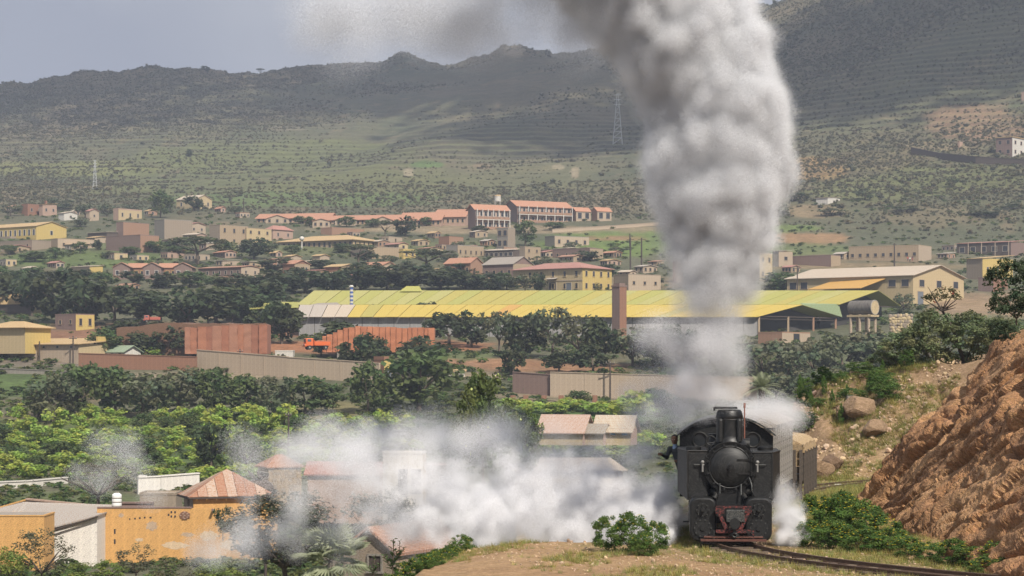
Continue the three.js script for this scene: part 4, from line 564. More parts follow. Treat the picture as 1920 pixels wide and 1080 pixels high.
wallRun('long_wall', 'long pale plastered compound wall across the left middle', 'wall', [[370, 694], [540, 708], [690, 718], [712, 720]], 38, W.beige, { seg: 1 });
wallRun('beige_wall', 'tall stained beige wall left of the smoke column', 'wall', [[1032, 742], [1300, 750], [1420, 752]], 44, W.beige, { seg: 1 });
wallRun('brown_wall', 'shaded brown end wall left of the tall beige wall', 'wall', [[962, 736], [1031, 741]], 38, W.purple);
wallRun('brick_wall', 'low brown brick wall in front of the green hut', 'wall', [[148, 690], [250, 693], [369, 697]], 27, W.brick);
wallRun('retaining_wall', 'dark retaining wall climbing the right hillside', 'wall', [[1708, 288, landAt(1708, 288) - 2], [1760, 299, landAt(1760, 299) - 2], [1830, 306, landAt(1830, 306) - 2], [1925, 312, landAt(1925, 312) - 2]], 12, W.dark);
wallRun('white_wall', 'long whitewashed wall between orchard and yellow house, left part', 'wall', [[-30, 922], [60, 918], [125, 912]], 16, W.white);
wallRun('roadside_wall', 'low grey kerb wall along the road at the left edge', 'wall', [[-10, 697], [90, 701], [175, 706]], 6, W.grey);
wallRun('field_wall', 'low tan wall below the ruined house and tree on the slope', 'wall', [[1035, 437], [1150, 430], [1235, 424]], 7, W.beige);
{ const o = wallRun('parapet', 'low stone parapet with brick posts below the brown wall', 'wall', [[955, 752], [1040, 756], [1130, 762]], 5, W.beige); for (const x of [962, 986, 1020, 1052, 1085, 1115]) { const p = P(x, 756, distAt(755)); obj('post', box(0.9, 2.0, 0.9, p.x, p.y + 0.4, p.z), W.brick, o); } }
// ---- left middle: warehouse, hip-roofed house, huts
house({ n: 'tan_roof_house', l: 'long dark house with a tan roof at the left edge among dark trees', x: [-60, 58, 74], y: [550, 566, 592], roof: 'gx', rf: R.straw, wall: W.dark, side: W.cream });
house({ n: 'brick_hut', l: 'ruined brick hut with yellow doorway left of the brick-red stack', x: [96, 142, 170], y: [588, 590, 620], wall: W.purple, side: W.yellow, rwin: [1, 2, 0.8, 1.6], win: [1, 2, 0.8, 0.9], wo: DARKWIN });
house({ n: 'hip_roof_house', l: 'square cream house with a tan hip roof at the left edge', x: [-42, 47, 82], y: [602, 614, 652], roof: 'hip', rf: R.straw, wall: W.cream, side: W.yellow, over: 0.8, phi: 30, d: 452 });
{ const o = house({ n: 'tan_warehouse', l: 'long tan warehouse with a shallow roof beside the road at left', c: 'warehouse', x: [-60, 147, 224], y: [632, 645, 681], roof: 'shed', rf: R.straw, wall: W.beige, side: W.cream, phi: 30, win: [1, 7, 0.6, 0.4, 0.85], over: 0.6 }); obj('gable_parapet', box(0.5, 1.4, o.bLen * 0.5, o.aLen / 2 - 0.1, o.he + 0.9, -o.bLen * 0.1), W.yellow, o); }
house({ n: 'green_hut', l: 'small hut with a pale green tin roof behind the brick wall', x: [166, 232, 258], y: [648, 658, 676], roof: 'gx', rf: R.green, wall: W.white, side: W.white, win: [1, 4, 0.8, 0.9], over: 0.5 });
house({ n: 'gatehouse', l: 'small white gatehouse with brown doors in the long wall', x: [700, 720, 736], y: [673, 675, 716], wall: W.brick, side: W.yellow, rf: R.straw, door: ['r', 0, 1.3, 2.4], parapet: 0.7, phi: 45 });
house({ n: 'white_shed', l: 'white box shed behind the long pale wall', x: [516, 549, 549], y: [658, 659, 674], phi: 0, dep: 4, wall: W.white });
house({ n: 'small_white_house', l: 'small white house right of the tall dark tree', x: [836, 871, 871], y: [693, 696, 708], phi: 0, dep: 4, wall: W.white, roof: 'shed', rf: R.straw });
house({ n: 'wall_hut', l: 'tiny grey hut behind the long wall, left of the wall tree', x: [632, 652, 652], y: [660, 662, 674], phi: 0, dep: 3, wall: W.grey });
// ---------------------------------------------------------------- the factory with yellow-green roofs
{
  const o = thing('factory', 'long factory with yellow-green sheet roofs in two bays and an open right end', 'factory', [0, 0, 0]);
  const X = (px, d) => (px - 960) / F * d, wallM = mat('factory_wall', [0.40, 0.40, 0.41], { map: T.plaster, bump: T.ribs, bumpScale: 0.03 });
  // front bay: eave, ridge and back eave lines as [distance, height, left px, right px]
  const e1 = [515, 17.1, 558, 1428], r1 = [526, 20.0, 562, 1505], b1 = [537, 17.4, 566, 1576], e2 = [537.5, 20.7, 556, 1575], r2 = [549, 24.2, 588, 1648], b2 = [561, 20.7, 600, 1690];
  setSeed(3300);
  const slope = (a, b, n, colour) => { for (let i = 0; i < n; i++) { const p = (L, t) => [X(lerp(L[2], L[3], t), L[0]), L[1], -L[0]], t0 = i / n, t1 = (i + 1) / n, g = 0.0006, lift = (i % 2) * 0.035, q = [p(a, t0 + g), p(a, t1 - g), p(b, t1 - g), p(b, t0 + g)].map(([x, y, z]) => [x, y + lift, z]); obj('roof_sheet', slab(q, 0.1), R[colour(lerp(a[2], a[3], (t0 + t1) / 2))], o); } };
  slope([514.2, 16.85, e1[2] - 3, e1[3] - 8], r1, 36, (x) => x < 610 ? 'tin' : x < 640 ? 'pale' : x < 700 ? pick(['lime_warm', 'yellow']) : x < 1120 ? (x > 905 && x < 930 ? 'orange' : 'yellow') : pick(['yellow', 'yellow', 'lime_warm']));
  slope(r1, b1, 12, () => 'lime'); slope([536.6, 20.4, e2[2], e2[3]], r2, 40, (x) => x < 760 ? pick(['lime', 'lime_pale']) : pick(['lime', 'lime', 'lime_pale', 'lime_warm'])); slope(r2, b2, 12, () => 'lime');
  const base = 11.4;
  for (let i = 0; i < 29; i++) { const a = X(lerp(560, 1424, i / 29), 515.6), b = X(lerp(560, 1424, (i + 1) / 29), 515.6); obj('wall_panel', box(b - a - 0.12, 16.9 - base, 0.2, (a + b) / 2, (16.9 + base) / 2, -515.6), wallM, o); if (i) obj('wall_post', box(0.3, 16.8 - base, 0.34, a, (16.8 + base) / 2, -515.7), DARKWOOD, o); }
  obj('back_wall', box(130, 9, 0.3, X(1120, 560.5), 16, -560.5), wallM, o);
  obj('clerestory', box(X(1575, 537.5) - X(560, 537.5), 3.2, 0.12, (X(1575, 537.5) + X(560, 537.5)) / 2, 18.95, -537.6), DARKWOOD, o);
  const pt = (L, t = 1, dx = 0, dy = 0) => [X(L[3], L[0]) + dx, L[1] + dy, -L[0]];
  // the dark bay ends, set back under the roof edge, with posts and a truss
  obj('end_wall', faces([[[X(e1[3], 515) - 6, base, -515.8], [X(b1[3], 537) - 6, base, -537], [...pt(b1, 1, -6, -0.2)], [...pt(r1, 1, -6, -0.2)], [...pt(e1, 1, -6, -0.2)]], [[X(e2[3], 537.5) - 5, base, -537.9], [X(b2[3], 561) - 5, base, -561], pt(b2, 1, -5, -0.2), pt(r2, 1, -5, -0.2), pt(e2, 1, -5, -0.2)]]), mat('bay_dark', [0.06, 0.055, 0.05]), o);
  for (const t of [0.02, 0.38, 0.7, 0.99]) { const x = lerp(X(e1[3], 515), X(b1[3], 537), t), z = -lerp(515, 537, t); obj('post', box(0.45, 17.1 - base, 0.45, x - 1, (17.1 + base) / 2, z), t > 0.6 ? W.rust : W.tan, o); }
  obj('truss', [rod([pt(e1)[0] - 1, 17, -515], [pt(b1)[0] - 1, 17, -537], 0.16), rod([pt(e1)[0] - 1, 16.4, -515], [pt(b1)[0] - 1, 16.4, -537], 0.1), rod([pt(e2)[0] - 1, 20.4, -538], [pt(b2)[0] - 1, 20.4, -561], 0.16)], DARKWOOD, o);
  obj('fascia', slab([[pt(r1)[0], 20.02, -526.2], [pt(b1)[0] + 0.4, 17.4, -537], [pt(b1)[0] - 0.4, 20.5, -537.2], [pt(r1)[0] - 0.4, 20.4, -526.5]], 0.1), R.mint, o);
  const vent = obj('roof_vent', [slab([[X(750, 548), 24.0, -547], [X(792, 548), 24.0, -547], [X(786, 549), 25.3, -549], [X(762, 549), 25.3, -549]], 0.12), box(4.6, 0.9, 1.4, X(771, 549), 24.2, -549)], R.lime, o);
  obj('roof_flap', slab([[X(583, 537), 20.2, -534], [X(640, 537), 20.2, -534], [X(632, 537), 20.9, -537], [X(596, 537), 20.7, -537]], 0.1), R.grey, o);
}
{ const o = thing('tin_annex', 'pale green tin roofs showing among trees left of the factory', 'shed', [0, 0, 0]); const q = (x, y, d) => P(x, y, d).toArray();
  obj('roof', [slab([q(384, 584, 540), q(440, 582, 540), q(430, 576, 548), q(400, 577, 548)], 0.15), slab([q(432, 580, 548), q(560, 576, 548), q(560, 566, 560), q(455, 566, 560)], 0.15)], R.lime, o); for (const [x, d] of [[390, 541], [436, 541], [470, 551]]) { const p = P(x, 584, d); obj('post', box(0.3, 7, 0.3, p.x, p.y - 3.6, p.z), DARKWOOD, o); } obj('wall', box(20, 5, 5, P(500, 590, 562).x, P(500, 595, 562).y, -562), W.dark, o); }
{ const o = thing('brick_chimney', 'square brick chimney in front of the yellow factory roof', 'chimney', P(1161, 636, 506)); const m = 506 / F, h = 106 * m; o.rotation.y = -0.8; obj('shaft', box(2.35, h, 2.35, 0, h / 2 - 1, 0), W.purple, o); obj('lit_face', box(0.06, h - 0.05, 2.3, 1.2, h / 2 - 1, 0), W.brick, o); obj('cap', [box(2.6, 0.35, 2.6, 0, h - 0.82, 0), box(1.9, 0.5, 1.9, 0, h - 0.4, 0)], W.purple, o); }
{ const o = thing('striped_flue', 'blue and white striped flue pipe standing on the factory roof', 'flue', P(659, 572, 530)); for (let i = 0; i < 9; i++) obj('band', cyl(0.42, 0.42, 0.47, 0, 0.2 + i * 0.47, 0, 'y', 12), i % 2 ? W.white : mat('blue_paint', [0.04, 0.09, 0.30], { rough: 0.5 }), o); obj('cowl', cyl(0.6, 0.3, 0.35, 0, 4.6, 0, 'y', 12), W.white, o); }
{ const o = thing('water_tank', 'large horizontal drum tank on concrete legs beside the factory gable', 'water tank', P(1618, 622, 498), -0.75), m = 498 / F;
  obj('drum', cyl(13.5 * m, 13.5 * m, 6.2, 0, 45 * m, 0, 'x', 28), mat('tank_steel', [0.20, 0.185, 0.17], { map: T.plaster, rough: 0.7 }), o); obj('end_cap', cyl(13.2 * m, 12.6 * m, 0.16, 3.18, 45 * m, 0, 'x', 28), W.cream, o); obj('end_rim', new THREE.TorusGeometry(13.3 * m, 0.12, 8, 28).rotateY(Math.PI / 2).translate(3.18, 45 * m, 0), CONCRETE, o);
  obj('cradle', box(6.4, 0.45, 3.4, 0, 29.5 * m, 0), W.cream, o); for (const x of [-2.4, 0, 2.4]) for (const z of [-1.3, 1.3]) obj('leg', cyl(0.33, 0.33, 29 * m + 1, x, 13.6 * m, z, 'y', 10), W.beige, o); }
// a patchy wall of separate rubble stones
{ const o = thing('rubble_wall', 'pale patchy rubble stone wall right of the water tank', 'wall', P(1690, 628, 494), -0.35), m = 494 / F; setSeed(61); obj('core', box(42 * m, 38 * m, 1.2, 0, 18 * m, 0), W.stone, o); for (let r = 0; r < 7; r++) for (let c = 0; c < 9; c++) { const w = rr(0.38, 0.62), g = new THREE.IcosahedronGeometry(w, 1); g.scale(1, rr(0.7, 0.95), 0.5); g.rotateZ(rr(0, 6)); g.translate((c - 4 + rr(-0.25, 0.25)) * 0.56, 0.3 + r * 0.66 + rr(-0.1, 0.1), 0.62); obj('stone', g, rnd() < 0.55 ? W.cream : W.stone, o); } }
house({ n: 'brick_kiln', l: 'low tan brick walls in front of the open factory gable', c: 'kiln', x: [1425, 1466, 1530], y: [622, 624, 640], wall: W.rust, side: W.beige, d: 492, rwin: [1, 1, 2.6, 1.4], wo: DARKWIN });
// stacks of red bricks
function brickStack(l, x0, x1, top, foot, d, wcol, cut, set = STACK) {
  const o = thing('brick_stack', l, 'brick stack'), a = (x0 - 960) / F * d, b = (x1 - 960) / F * d, y0 = P(0, foot, d).y - 0.6; setSeed(x0);
  let x = a, i = 0; while (x < b) { const w = rr(0.75, 1.25) * wcol, px = 960 + (x + w / 2) / d * F, h = P(0, top(px), d).y - y0 + rr(-0.12, 0.12), dz = rr(-0.25, 0.25), g = new THREE.BoxGeometry(w - cut, h, 7, 2, 10, 1), p = g.attributes.position; for (let k = 0; k < p.count; k++) { if (p.getZ(k) > 0) { p.setZ(k, p.getZ(k) + 0.16 * vnoise(p.getX(k) * 3 + x, p.getY(k) * 2.2, 3)); p.setX(k, p.getX(k) + 0.04 * vnoise(p.getY(k) * 1.7, x, 9)); } } g.computeVertexNormals(); g.translate(x + w / 2, y0 + h / 2, -d - 3.5 + dz); obj('brick_column', boxUV(g), pick(set), o); x += w; i++; }
  return o;
}
const STACK = [[0.47, 0.195, 0.115], [0.52, 0.22, 0.125], [0.42, 0.175, 0.105], [0.50, 0.24, 0.15]].map((c, i) => mat('raw_brick_' + i, c, { map: T.grain, rough: 1 }));
brickStack('larger brick-red clay stack behind the pale wall, left of the dark tree', 346, 499, (x) => lerp(614, 609, smooth(360, 440, x)), 658, 450, 1.5, 0.01);
brickStack('brick-red stack with deep upright grooves right of the orange truck', 604, 803, (x) => x < 660 ? lerp(630, 613, smooth(604, 660, x)) : lerp(612, 615, smooth(660, 800, x)), 655, 455, 1.1, 0.1, [[0.64, 0.245, 0.12], [0.68, 0.27, 0.135], [0.58, 0.22, 0.11]].map((c, i) => mat('fired_brick_' + i, c, { map: T.grain, rough: 1 })));
{ const o = thing('clay_bank', 'long flat bank of reddish clay behind the larger brick stack', 'clay bank'); const g = new THREE.BoxGeometry(31, 7.4, 8, 40, 6, 8), p = g.attributes.position; for (let k = 0; k < p.count; k++) p.setY(k, p.getY(k) + 0.35 * fbm(p.getX(k) * 0.5, p.getZ(k) * 0.5, 3, 3) - (p.getY(k) > 0 ? 0.9 * smooth(5, 15, -p.getX(k)) : 0)); g.computeVertexNormals(); g.translate(P(362, 612, 462).x, P(0, 640, 462).y, -463); obj('bank', boxUV(g), mat('clay_earth', [0.40, 0.235, 0.15], { map: T.soil, bump: T.soilBump, bumpScale: 0.2 }), o); }
// trucks
function truck(name, l, px, foot, d, s, cab, load, turn) {
  const o = thing(name, l, 'truck', P(px, foot, d), turn); o.scale.setScalar(s);
  const dark = mat('rubber', [0.02, 0.02, 0.02], { rough: 0.9 });
  obj('cab', [new RoundedBoxGeometry(1.7, 1.7, 2.2, 3, 0.16).translate(-2.1, 1.65, 0), new RoundedBoxGeometry(0.5, 0.6, 2.1, 2, 0.1).translate(-2.95, 1.0, 0)], cab, o); obj('windscreen', box(0.03, 0.62, 1.8, -2.965, 2.0, 0), mat('glass', [0.08, 0.10, 0.12], { rough: 0.15 }), o); for (const z of [-1, 1]) obj('side_window', box(0.8, 0.55, 0.03, -2.2, 2.05, z * 1.105), mat('glass'), o);
  obj('bed', [box(3.6, 0.14, 2.2, 0.75, 1.02, 0), box(3.6, 0.75, 0.1, 0.75, 1.45, 1.08), box(3.6, 0.75, 0.1, 0.75, 1.45, -1.08), box(0.1, 0.75, 2.1, 2.5, 1.45, 0), box(0.1, 1.1, 2.1, -1.05, 1.6, 0)], load, o); obj('chassis', box(5.2, 0.25, 0.9, -0.3, 0.8, 0), dark, o);
  const g = new THREE.BoxGeometry(3.3, 0.7, 1.95, 12, 3, 6), p = g.attributes.position; for (let k = 0; k < p.count; k++) if (p.getY(k) > 0.2) p.setY(k, p.getY(k) + 0.28 * fbm(p.getX(k) * 2, p.getZ(k) * 2, 1, 3)); g.computeVertexNormals(); g.translate(0.75, 1.6, 0); obj('load', boxUV(g), STACK[1], o);
  for (const x of [-2.1, 1.5]) for (const z of [-0.95, 0.95]) { const w = obj('wheel', cyl(0.5, 0.5, 0.32, x, 0.5, z, 'z', 18), dark, o); obj('hub', cyl(0.2, 0.16, 0.06, x, 0.5, z + Math.sign(z) * 0.18, 'z', 12), CONCRETE, w); }
  for (const z of [-0.75, 0.75]) obj('headlight', cyl(0.13, 0.13, 0.05, -3.22, 1.05, z, 'x', 10), W.white, o);
}
truck('lorry', 'orange lorry loaded with red bricks beside the grooved brick stack', 596, 656, 444, 0.92, mat('orange_paint', [0.62, 0.13, 0.035], { rough: 0.4 }), mat('orange_paint'), 0.35);
truck('lorry', 'dull red lorry on the clay bank below the dark belt trees', 286, 605, 470, 0.62, mat('red_paint', [0.36, 0.10, 0.07], { rough: 0.5 }), mat('red_paint'), 0.3);

// ---------------------------------------------------------------- bottom left: the yellow yard and its neighbours
const YEL = mat('yard_yellow', [0.86, 0.50, 0.185], { map: T.plaster, bump: T.soilBump, bumpScale: 0.03 }), LIMEW = mat('whitewash', [0.98, 0.95, 0.91], { map: T.plaster });
const rust = [[0.55, 0.35, 0.25], [0.50, 0.27, 0.17], [0.60, 0.43, 0.33], [0.46, 0.235, 0.14], [0.62, 0.47, 0.37]].map((c, i) => mat('rusty_sheet_' + i, c, { map: T.sheet, bump: T.ribs, bumpScale: 0.03, rough: 0.7 }));
{ const d = 190, o = thing('yellow_wall', 'tall yellow-ochre yard wall with rows of small vent holes', 'wall'), a = P(183, 1070, d), b = P(520, 1070, d), top = P(0, 953, d).y, h = top - a.y; const body = [], hole = [];
  const holes = [[244, 973, 2, 3], [254, 972, 3, 3], [263, 971, 3, 3], [272, 970, 3, 3], [283, 970, 4, 3], [317, 965, 3, 4], [322, 960, 3, 4], [329, 960, 3, 4], [322, 968, 3, 4], [329, 968, 3, 4], [216, 996, 3, 9], [216, 1015, 3, 9]];
  obj('wall_panel', box(b.x - a.x, h, 0.4, (a.x + b.x) / 2, a.y + h / 2, -d), YEL, o); obj('coping', box(P(360, 0, d).x - a.x, 0.12, 0.5, (P(360, 0, d).x + a.x) / 2, top + 0.062, -d), W.purple, o);
  for (const [x, y, w, q] of holes) { const p = P(x, y, d), m = d / F; const v = obj('vent_hole', [box(w * m, q * m, 0.02, p.x, p.y, -d + 0.212)], PANE, o); }
  // a round panel of pierced bricks
  const c = P(347, 966, d), m = d / F; obj('brick_panel', new THREE.CylinderGeometry(9 * m, 9 * m, 0.1, 20).rotateX(Math.PI / 2).scale(1.1, 0.85, 1).translate(c.x, c.y, -d + 0.2), W.rust, o); for (let i = -2; i <= 2; i++) for (let j = -2; j <= 2; j++) if (i * i + j * j < 6) obj('brick', box(0.13, 0.1, 0.06, c.x + i * 0.17 + (j & 1) * 0.05, c.y + j * 0.14, -d + 0.28), (i + j) & 1 ? W.brick : W.pink, o);
  const wornM = mat('worn_plaster', [0.80, 0.62, 0.43], { map: T.plaster }), paleM = mat('bare_plaster', [0.62, 0.47, 0.34], { map: T.plaster }); setSeed(4);
  for (const [x, y, w, q, mm] of [[330, 1022, 52, 15, 0], [392, 1004, 40, 20, 0], [285, 986, 24, 18, 1], [430, 1020, 34, 22, 0], [352, 1002, 26, 9, 1], [228, 966, 10, 9, 1], [262, 1012, 16, 8, 0]]) { const s = new THREE.Shape(); for (let k = 0; k < 26; k++) { const a = k / 26 * TAU, r = 0.5 * rr(0.68, 1.1), X = Math.cos(a) * w * m * r, Y = Math.sin(a) * q * m * r; k ? s.lineTo(X, Y) : s.moveTo(X, Y); } const p = P(x, y, d); obj('worn_patch', boxUV(new THREE.ExtrudeGeometry(s, { depth: 0.012, bevelEnabled: false }).translate(p.x, p.y, -d + 0.196)), mm ? paleM : wornM, o); }
  const sp = P(400, 957, d); obj('spout', [rod([sp.x, sp.y, -d], [sp.x + 0.05, sp.y + 0.1, -d + 0.8], 0.12, 8)], W.purple, o);
}
{ const o = house({ n: 'hip_roof_lodge', l: 'yellow lodge with a rusty corrugated hip roof above the yard wall', x: [333, 362, 500], y: [884, 931, 1000], d: 191, wall: W.stone, side: YEL, roof: 'none', phi: 70, over: 0.5 });
  const A = o.aLen / 2 + 0.5, B = o.bLen / 2 + 0.5, y = o.he, r = o.hr + 0.1, n = 9, k = 0.16; const ap = [0, y + r, 0]; setSeed(12);
  const side = (p, q) => { const N = new THREE.Vector3(ap[0] - (p[0] + q[0]) / 2, ap[1] - y, ap[2] - (p[2] + q[2]) / 2), E = (t, f, up = 0) => [lerp(p[0], q[0], t) + N.x * f, y + N.y * f + up, lerp(p[2], q[2], t) + N.z * f], f = (t) => 1 - Math.abs(2 * t - 1); // corrugated sheets run straight down the slope, cut along the hips
    for (let i = 0; i < n; i++) { const t0 = i / n + 0.002, t1 = (i + 1) / n - 0.002, up = (i % 2) * 0.025, mid = t0 < 0.5 && t1 > 0.5; const poly = mid ? [E(t0, 0, up), E(t1, 0, up), E(t1, f(t1), up), E(0.5, 1, up), E(t0, f(t0), up)] : [E(t0, 0, up), E(t1, 0, up), E(t1, f(t1), up), E(t0, f(t0), up)]; obj('roof_sheet', slab(poly, 0.04), pick(rust), o); } };
  side([-A, y, B], [A, y, B]); side([A, y, B], [A, y, -B]); side([A, y, -B], [-A, y, -B]); side([-A, y, -B], [-A, y, B]);
  obj('eaves_board', [box(2 * A, 0.16, 0.05, 0, y - 0.12, B - 0.03), box(0.05, 0.16, 2 * B, A - 0.03, y - 0.12, 0)], DARKWOOD, o); windowOn(o, 'f', 0.2, o.he - 0.55, 0.4, 0.5, o.aLen, o.bLen, { frame: W.stone }); }
{ const o = thing('white_shed', 'white-walled shed with a pale lean-to roof at the lower left', 'shed'); const q = (x, y, d) => P(x, y, d).toArray();
  const FL = q(84, 999, 186), FR = q(182, 967, 186), gL = q(84, 1110, 186), gR = q(182, 1110, 186); obj('wall', faces([[gL, gR, FR, FL], [gR, [gR[0], gR[1], -198], [FR[0], FR[1] + 0.1, -198], FR]]), LIMEW, o);
  obj('roof', slab([[FL[0] - 3.4, FL[1] - 0.55, FL[2] + 0.35], [FR[0] + 0.15, FR[1] + 0.09, FR[2] + 0.35], [FR[0] + 0.1, FR[1] + 0.1, -199], q(44, 941, 199)], 0.12), mat('asbestos', [0.60, 0.56, 0.51], { map: T.sheet, bump: T.ribs, bumpScale: 0.03 }), o);
  obj('roof_slope', slab([[FL[0] - 3.4, FL[1] - 0.58, FL[2] + 0.3], q(44, 941, 199.2), q(-40, 962, 199), q(-40, 1000, 186)], 0.12), mat('asbestos'), o);
  obj('barge_board', rod([FL[0] - 0.4, FL[1] - 0.16, FL[2] + 0.4], [FR[0] + 0.15, FR[1] - 0.02, FR[2] + 0.4], 0.08), DARKWOOD, o); }
house({ n: 'yellow_block', l: 'low yellow flat block in front of the white shed at the lower left corner', x: [-60, 83, 83], y: [966, 968, 1100], d: 180, phi: 0, dep: 4, wall: YEL, rf: R.grey, parapet: 0.1 });
wallRun('brick_parapet', 'weathered pinkish parapet wall behind the white shed roof', 'wall', [[50, 962, 201], [182, 975, 200]], 25, W.pink);
wallRun('ochre_wall', 'sunlit orange wall top at the lower left edge behind the shed', 'wall', [[-30, 985, 204], [50, 962, 204]], 24, YEL);
wallRun('yard_wall', 'low brownish wall top behind the yellow wall, left of the lodge', 'wall', [[228, 966, 197], [288, 966, 197]], 22, W.purple);
{ const o = wallRun('white_wall', 'long white wall with a raised post left of the rusty hip roof', 'wall', [[258, 930], [300, 928], [372, 922]], 34, LIMEW); const p = P(268, 928, distAt(928)); obj('post', box(0.9, 2.9, 0.9, p.x, p.y + 0.9, p.z + 0.1), LIMEW, o); }
house({ n: 'shade_shed', l: 'low shed with a shaded front under the white wall', x: [262, 330, 330], y: [925, 928, 952], d: 228, phi: 0, dep: 4, wall: W.stone, rf: R.pale });
{ const d = 195, m = d / F, o = thing('water_butt', 'white ribbed plastic water tank standing behind the yellow wall', 'water tank', P(219, 957, d)); const pr = []; for (let i = 0; i <= 24; i++) { const t = i / 24; pr.push(new THREE.Vector2((8.6 + 0.7 * Math.abs(Math.sin(t * Math.PI * 4))) * m, t * 30 * m)); } pr.push(new THREE.Vector2(4 * m, 33 * m), new THREE.Vector2(0, 33.2 * m)); obj('tank', new THREE.LatheGeometry(pr, 20), mat('white_plastic', [0.74, 0.73, 0.70], { rough: 0.4 }), o); obj('lid', cyl(4.4 * m, 4.2 * m, 2 * m, 0, 34 * m, 0, 'y', 14), W.grey, o); for (let i = 0; i < 3; i++) obj('band', new THREE.TorusGeometry(8.9 * m, 0.035, 6, 20).rotateX(Math.PI / 2).translate(0, (8 + i * 7.5) * m, 0), W.grey, o); obj('stand', box(20 * m, 60 * m, 20 * m, 0, -30 * m, 0), W.stone, o); }
{ const o = house({ n: 'brick_cottage', l: 'brick cottage with a rusty hipped roof beside the smoke, behind the lodge', x: [478, 503, 562], y: [855, 876, 945], d: 232, wall: W.tan, side: W.tan, roof: 'hip', rf: rust[1], phi: 62, over: 0.3 }); setSeed(8); for (let r = 0; r < 8; r++) for (let c = 0; c < 8; c++) obj('brick', box(0.05, 0.28, o.bLen / 8 - 0.05, o.aLen / 2 + 0.09, o.he - 0.35 - r * 0.34, (c - 3.5 + (r & 1) * 0.25) * o.bLen / 8 * 0.94), rnd() < 0.4 ? W.stone : W.tan, o); }
{ const o = thing('scrap_heap', 'dark heap of scrap between the rusty hip roof and the brick cottage', 'scrap heap', P(486, 905, 225)); setSeed(5); for (let i = 0; i < 9; i++) { const s = rr(0.5, 1.3); obj('scrap_sheet', box(s, 0.06, rr(0.5, 1.2), rr(-0.9, 0.9), rr(-0.6, 1.1), rr(-0.4, 0.4), rr(0, 3), rr(-0.8, 0.8), rr(-0.8, 0.8)), rnd() < 0.6 ? W.dark : W.grey, o); } obj('heap', new THREE.IcosahedronGeometry(1.4, 2).scale(1.1, 0.8, 0.8).translate(0, -0.7, 0), W.dark, o); }
house({ n: 'white_house', l: 'white roofless house with two tall dark doorways seen through the steam', x: [717, 793, 797], y: [850, 851, 960], d: 205, phi: 8, wall: LIMEW, side: W.cream, roof: 'flat', rf: R.pale, win: [1, 3, 0.9, 2.3, 0.52, 1], wo: { frame: LIMEW, sill: false } });
house({ n: 'annexe', l: 'low white annexe with a pink roof edge right of the white house', x: [797, 838, 838], y: [872, 875, 960], d: 212, phi: 0, dep: 5, wall: W.grey, rf: R.rose, parapet: 0.15 });
house({ n: 'pink_barn', l: 'broad pinkish house lost in steam left of the white house', x: [575, 712, 718], y: [868, 885, 960], d: 222, phi: 8, wall: W.pink, roof: 'gx', rf: R.rose });
{ const d = 196, q = (x, y, e) => P(x, y, d + e).toArray(), o = house({ n: 'low_pale_house', l: 'low pale house with a long flat roof in the middle of the steam', x: [968, 1168, 1168], y: [885, 887, 990], d, phi: 0, dep: 7, wall: W.cream, rf: R.pale, parapet: 0.12, win: [1, 4, 1, 1.2] }); obj('roof_sheet', slab([[-o.aLen / 2 - 0.4, o.he + 0.3, o.bLen / 2 + 0.5], [o.aLen / 2 + 0.4, o.he + 0.3, o.bLen / 2 + 0.5], [o.aLen / 2 - 0.8, o.he + 1.1, -o.bLen / 2], [-o.aLen / 2 + 0.3, o.he + 1.1, -o.bLen / 2]], 0.1), R.pale, o); }
for (const [xl, xc, xr, yr, ye, yb, l, f] of [[1012, 1092, 1112, 779, 806, 819, 'left pale tiled house with a drooping roof below the beige wall', R.dusty], [1096, 1130, 1142, 796, 808, 819, 'small middle house with a grey roof between the two pale tiled houses', R.grey], [1118, 1182, 1196, 780, 803, 819, 'right pale tiled house, half in smoke, with a blue door', R.pale]])
  house({ n: 'pale_house', l, x: [xl, xc, xr], y: [yr, ye, yb], d: 306, roof: 'gx', rf: f, wall: W.cream, side: W.pink, phi: 20, over: 0.5, win: f === R.pale ? [1, 3, 0.7, 0.8] : null, wo: f === R.pale ? { pane: mat('blue_paint2', [0.12, 0.30, 0.5]) } : {} });
{ const o = house({ n: 'gable_house', l: 'plain tan gabled house with one dark window at the bottom edge behind the fan palm', x: [640, 742, 860], y: [992, 1032, 1150], d: 112, phi: 28, wall: W.stone, side: W.tan, roof: 'gz', rf: R.rust, over: 0.25 }); windowOn(o, 'f', 0.35, o.he - 0.72, 0.72, 0.78, o.aLen, o.bLen, { pane: DARKWOOD, frame: W.grey, name: 'shutter' }); }


// ---------------------------------------------------------------- poles and pylons
function pole(px, top, foot, l, { d, r = 0.13, cross = 1.6, n = 'power_pole', m: M_ = DARKWOOD } = {}) { d = d ?? distAt(foot); const o = thing(n, l, 'pole', P(px, foot, d)), h = (foot - top) * d / F; obj('post', cyl(r * 1.3, r, h + 1, 0, h / 2 - 0.5, 0, 'y', 8), M_, o); if (cross) { obj('cross_arm', box(cross, 0.14, 0.14, 0, h - 0.5, 0.12), M_, o); for (const s of [-1, 0, 1]) obj('insulator', cyl(0.07, 0.05, 0.25, s * cross * 0.45, h - 0.3, 0.12, 'y', 6), CONCRETE, o); } return o; }
pole(137, 630, 682, 'wooden pole in front of the tan warehouse, near its right corner'); pole(74, 640, 676, 'wooden pole in front of the tan warehouse, left of its middle', { cross: 0 }); pole(450, 654, 700, 'dark pole standing against the long pale wall', { cross: 1.2 }); pole(1144, 676, 748, 'dark pole standing against the tall beige wall'); pole(541, 772, 862, 'tall thin pole in the orchard above the brick cottage', { cross: 0.8 }); pole(498, 1010, 1120, 'grey post under the dark tree at the bottom edge', { d: 120, r: 0.07, cross: 0 });
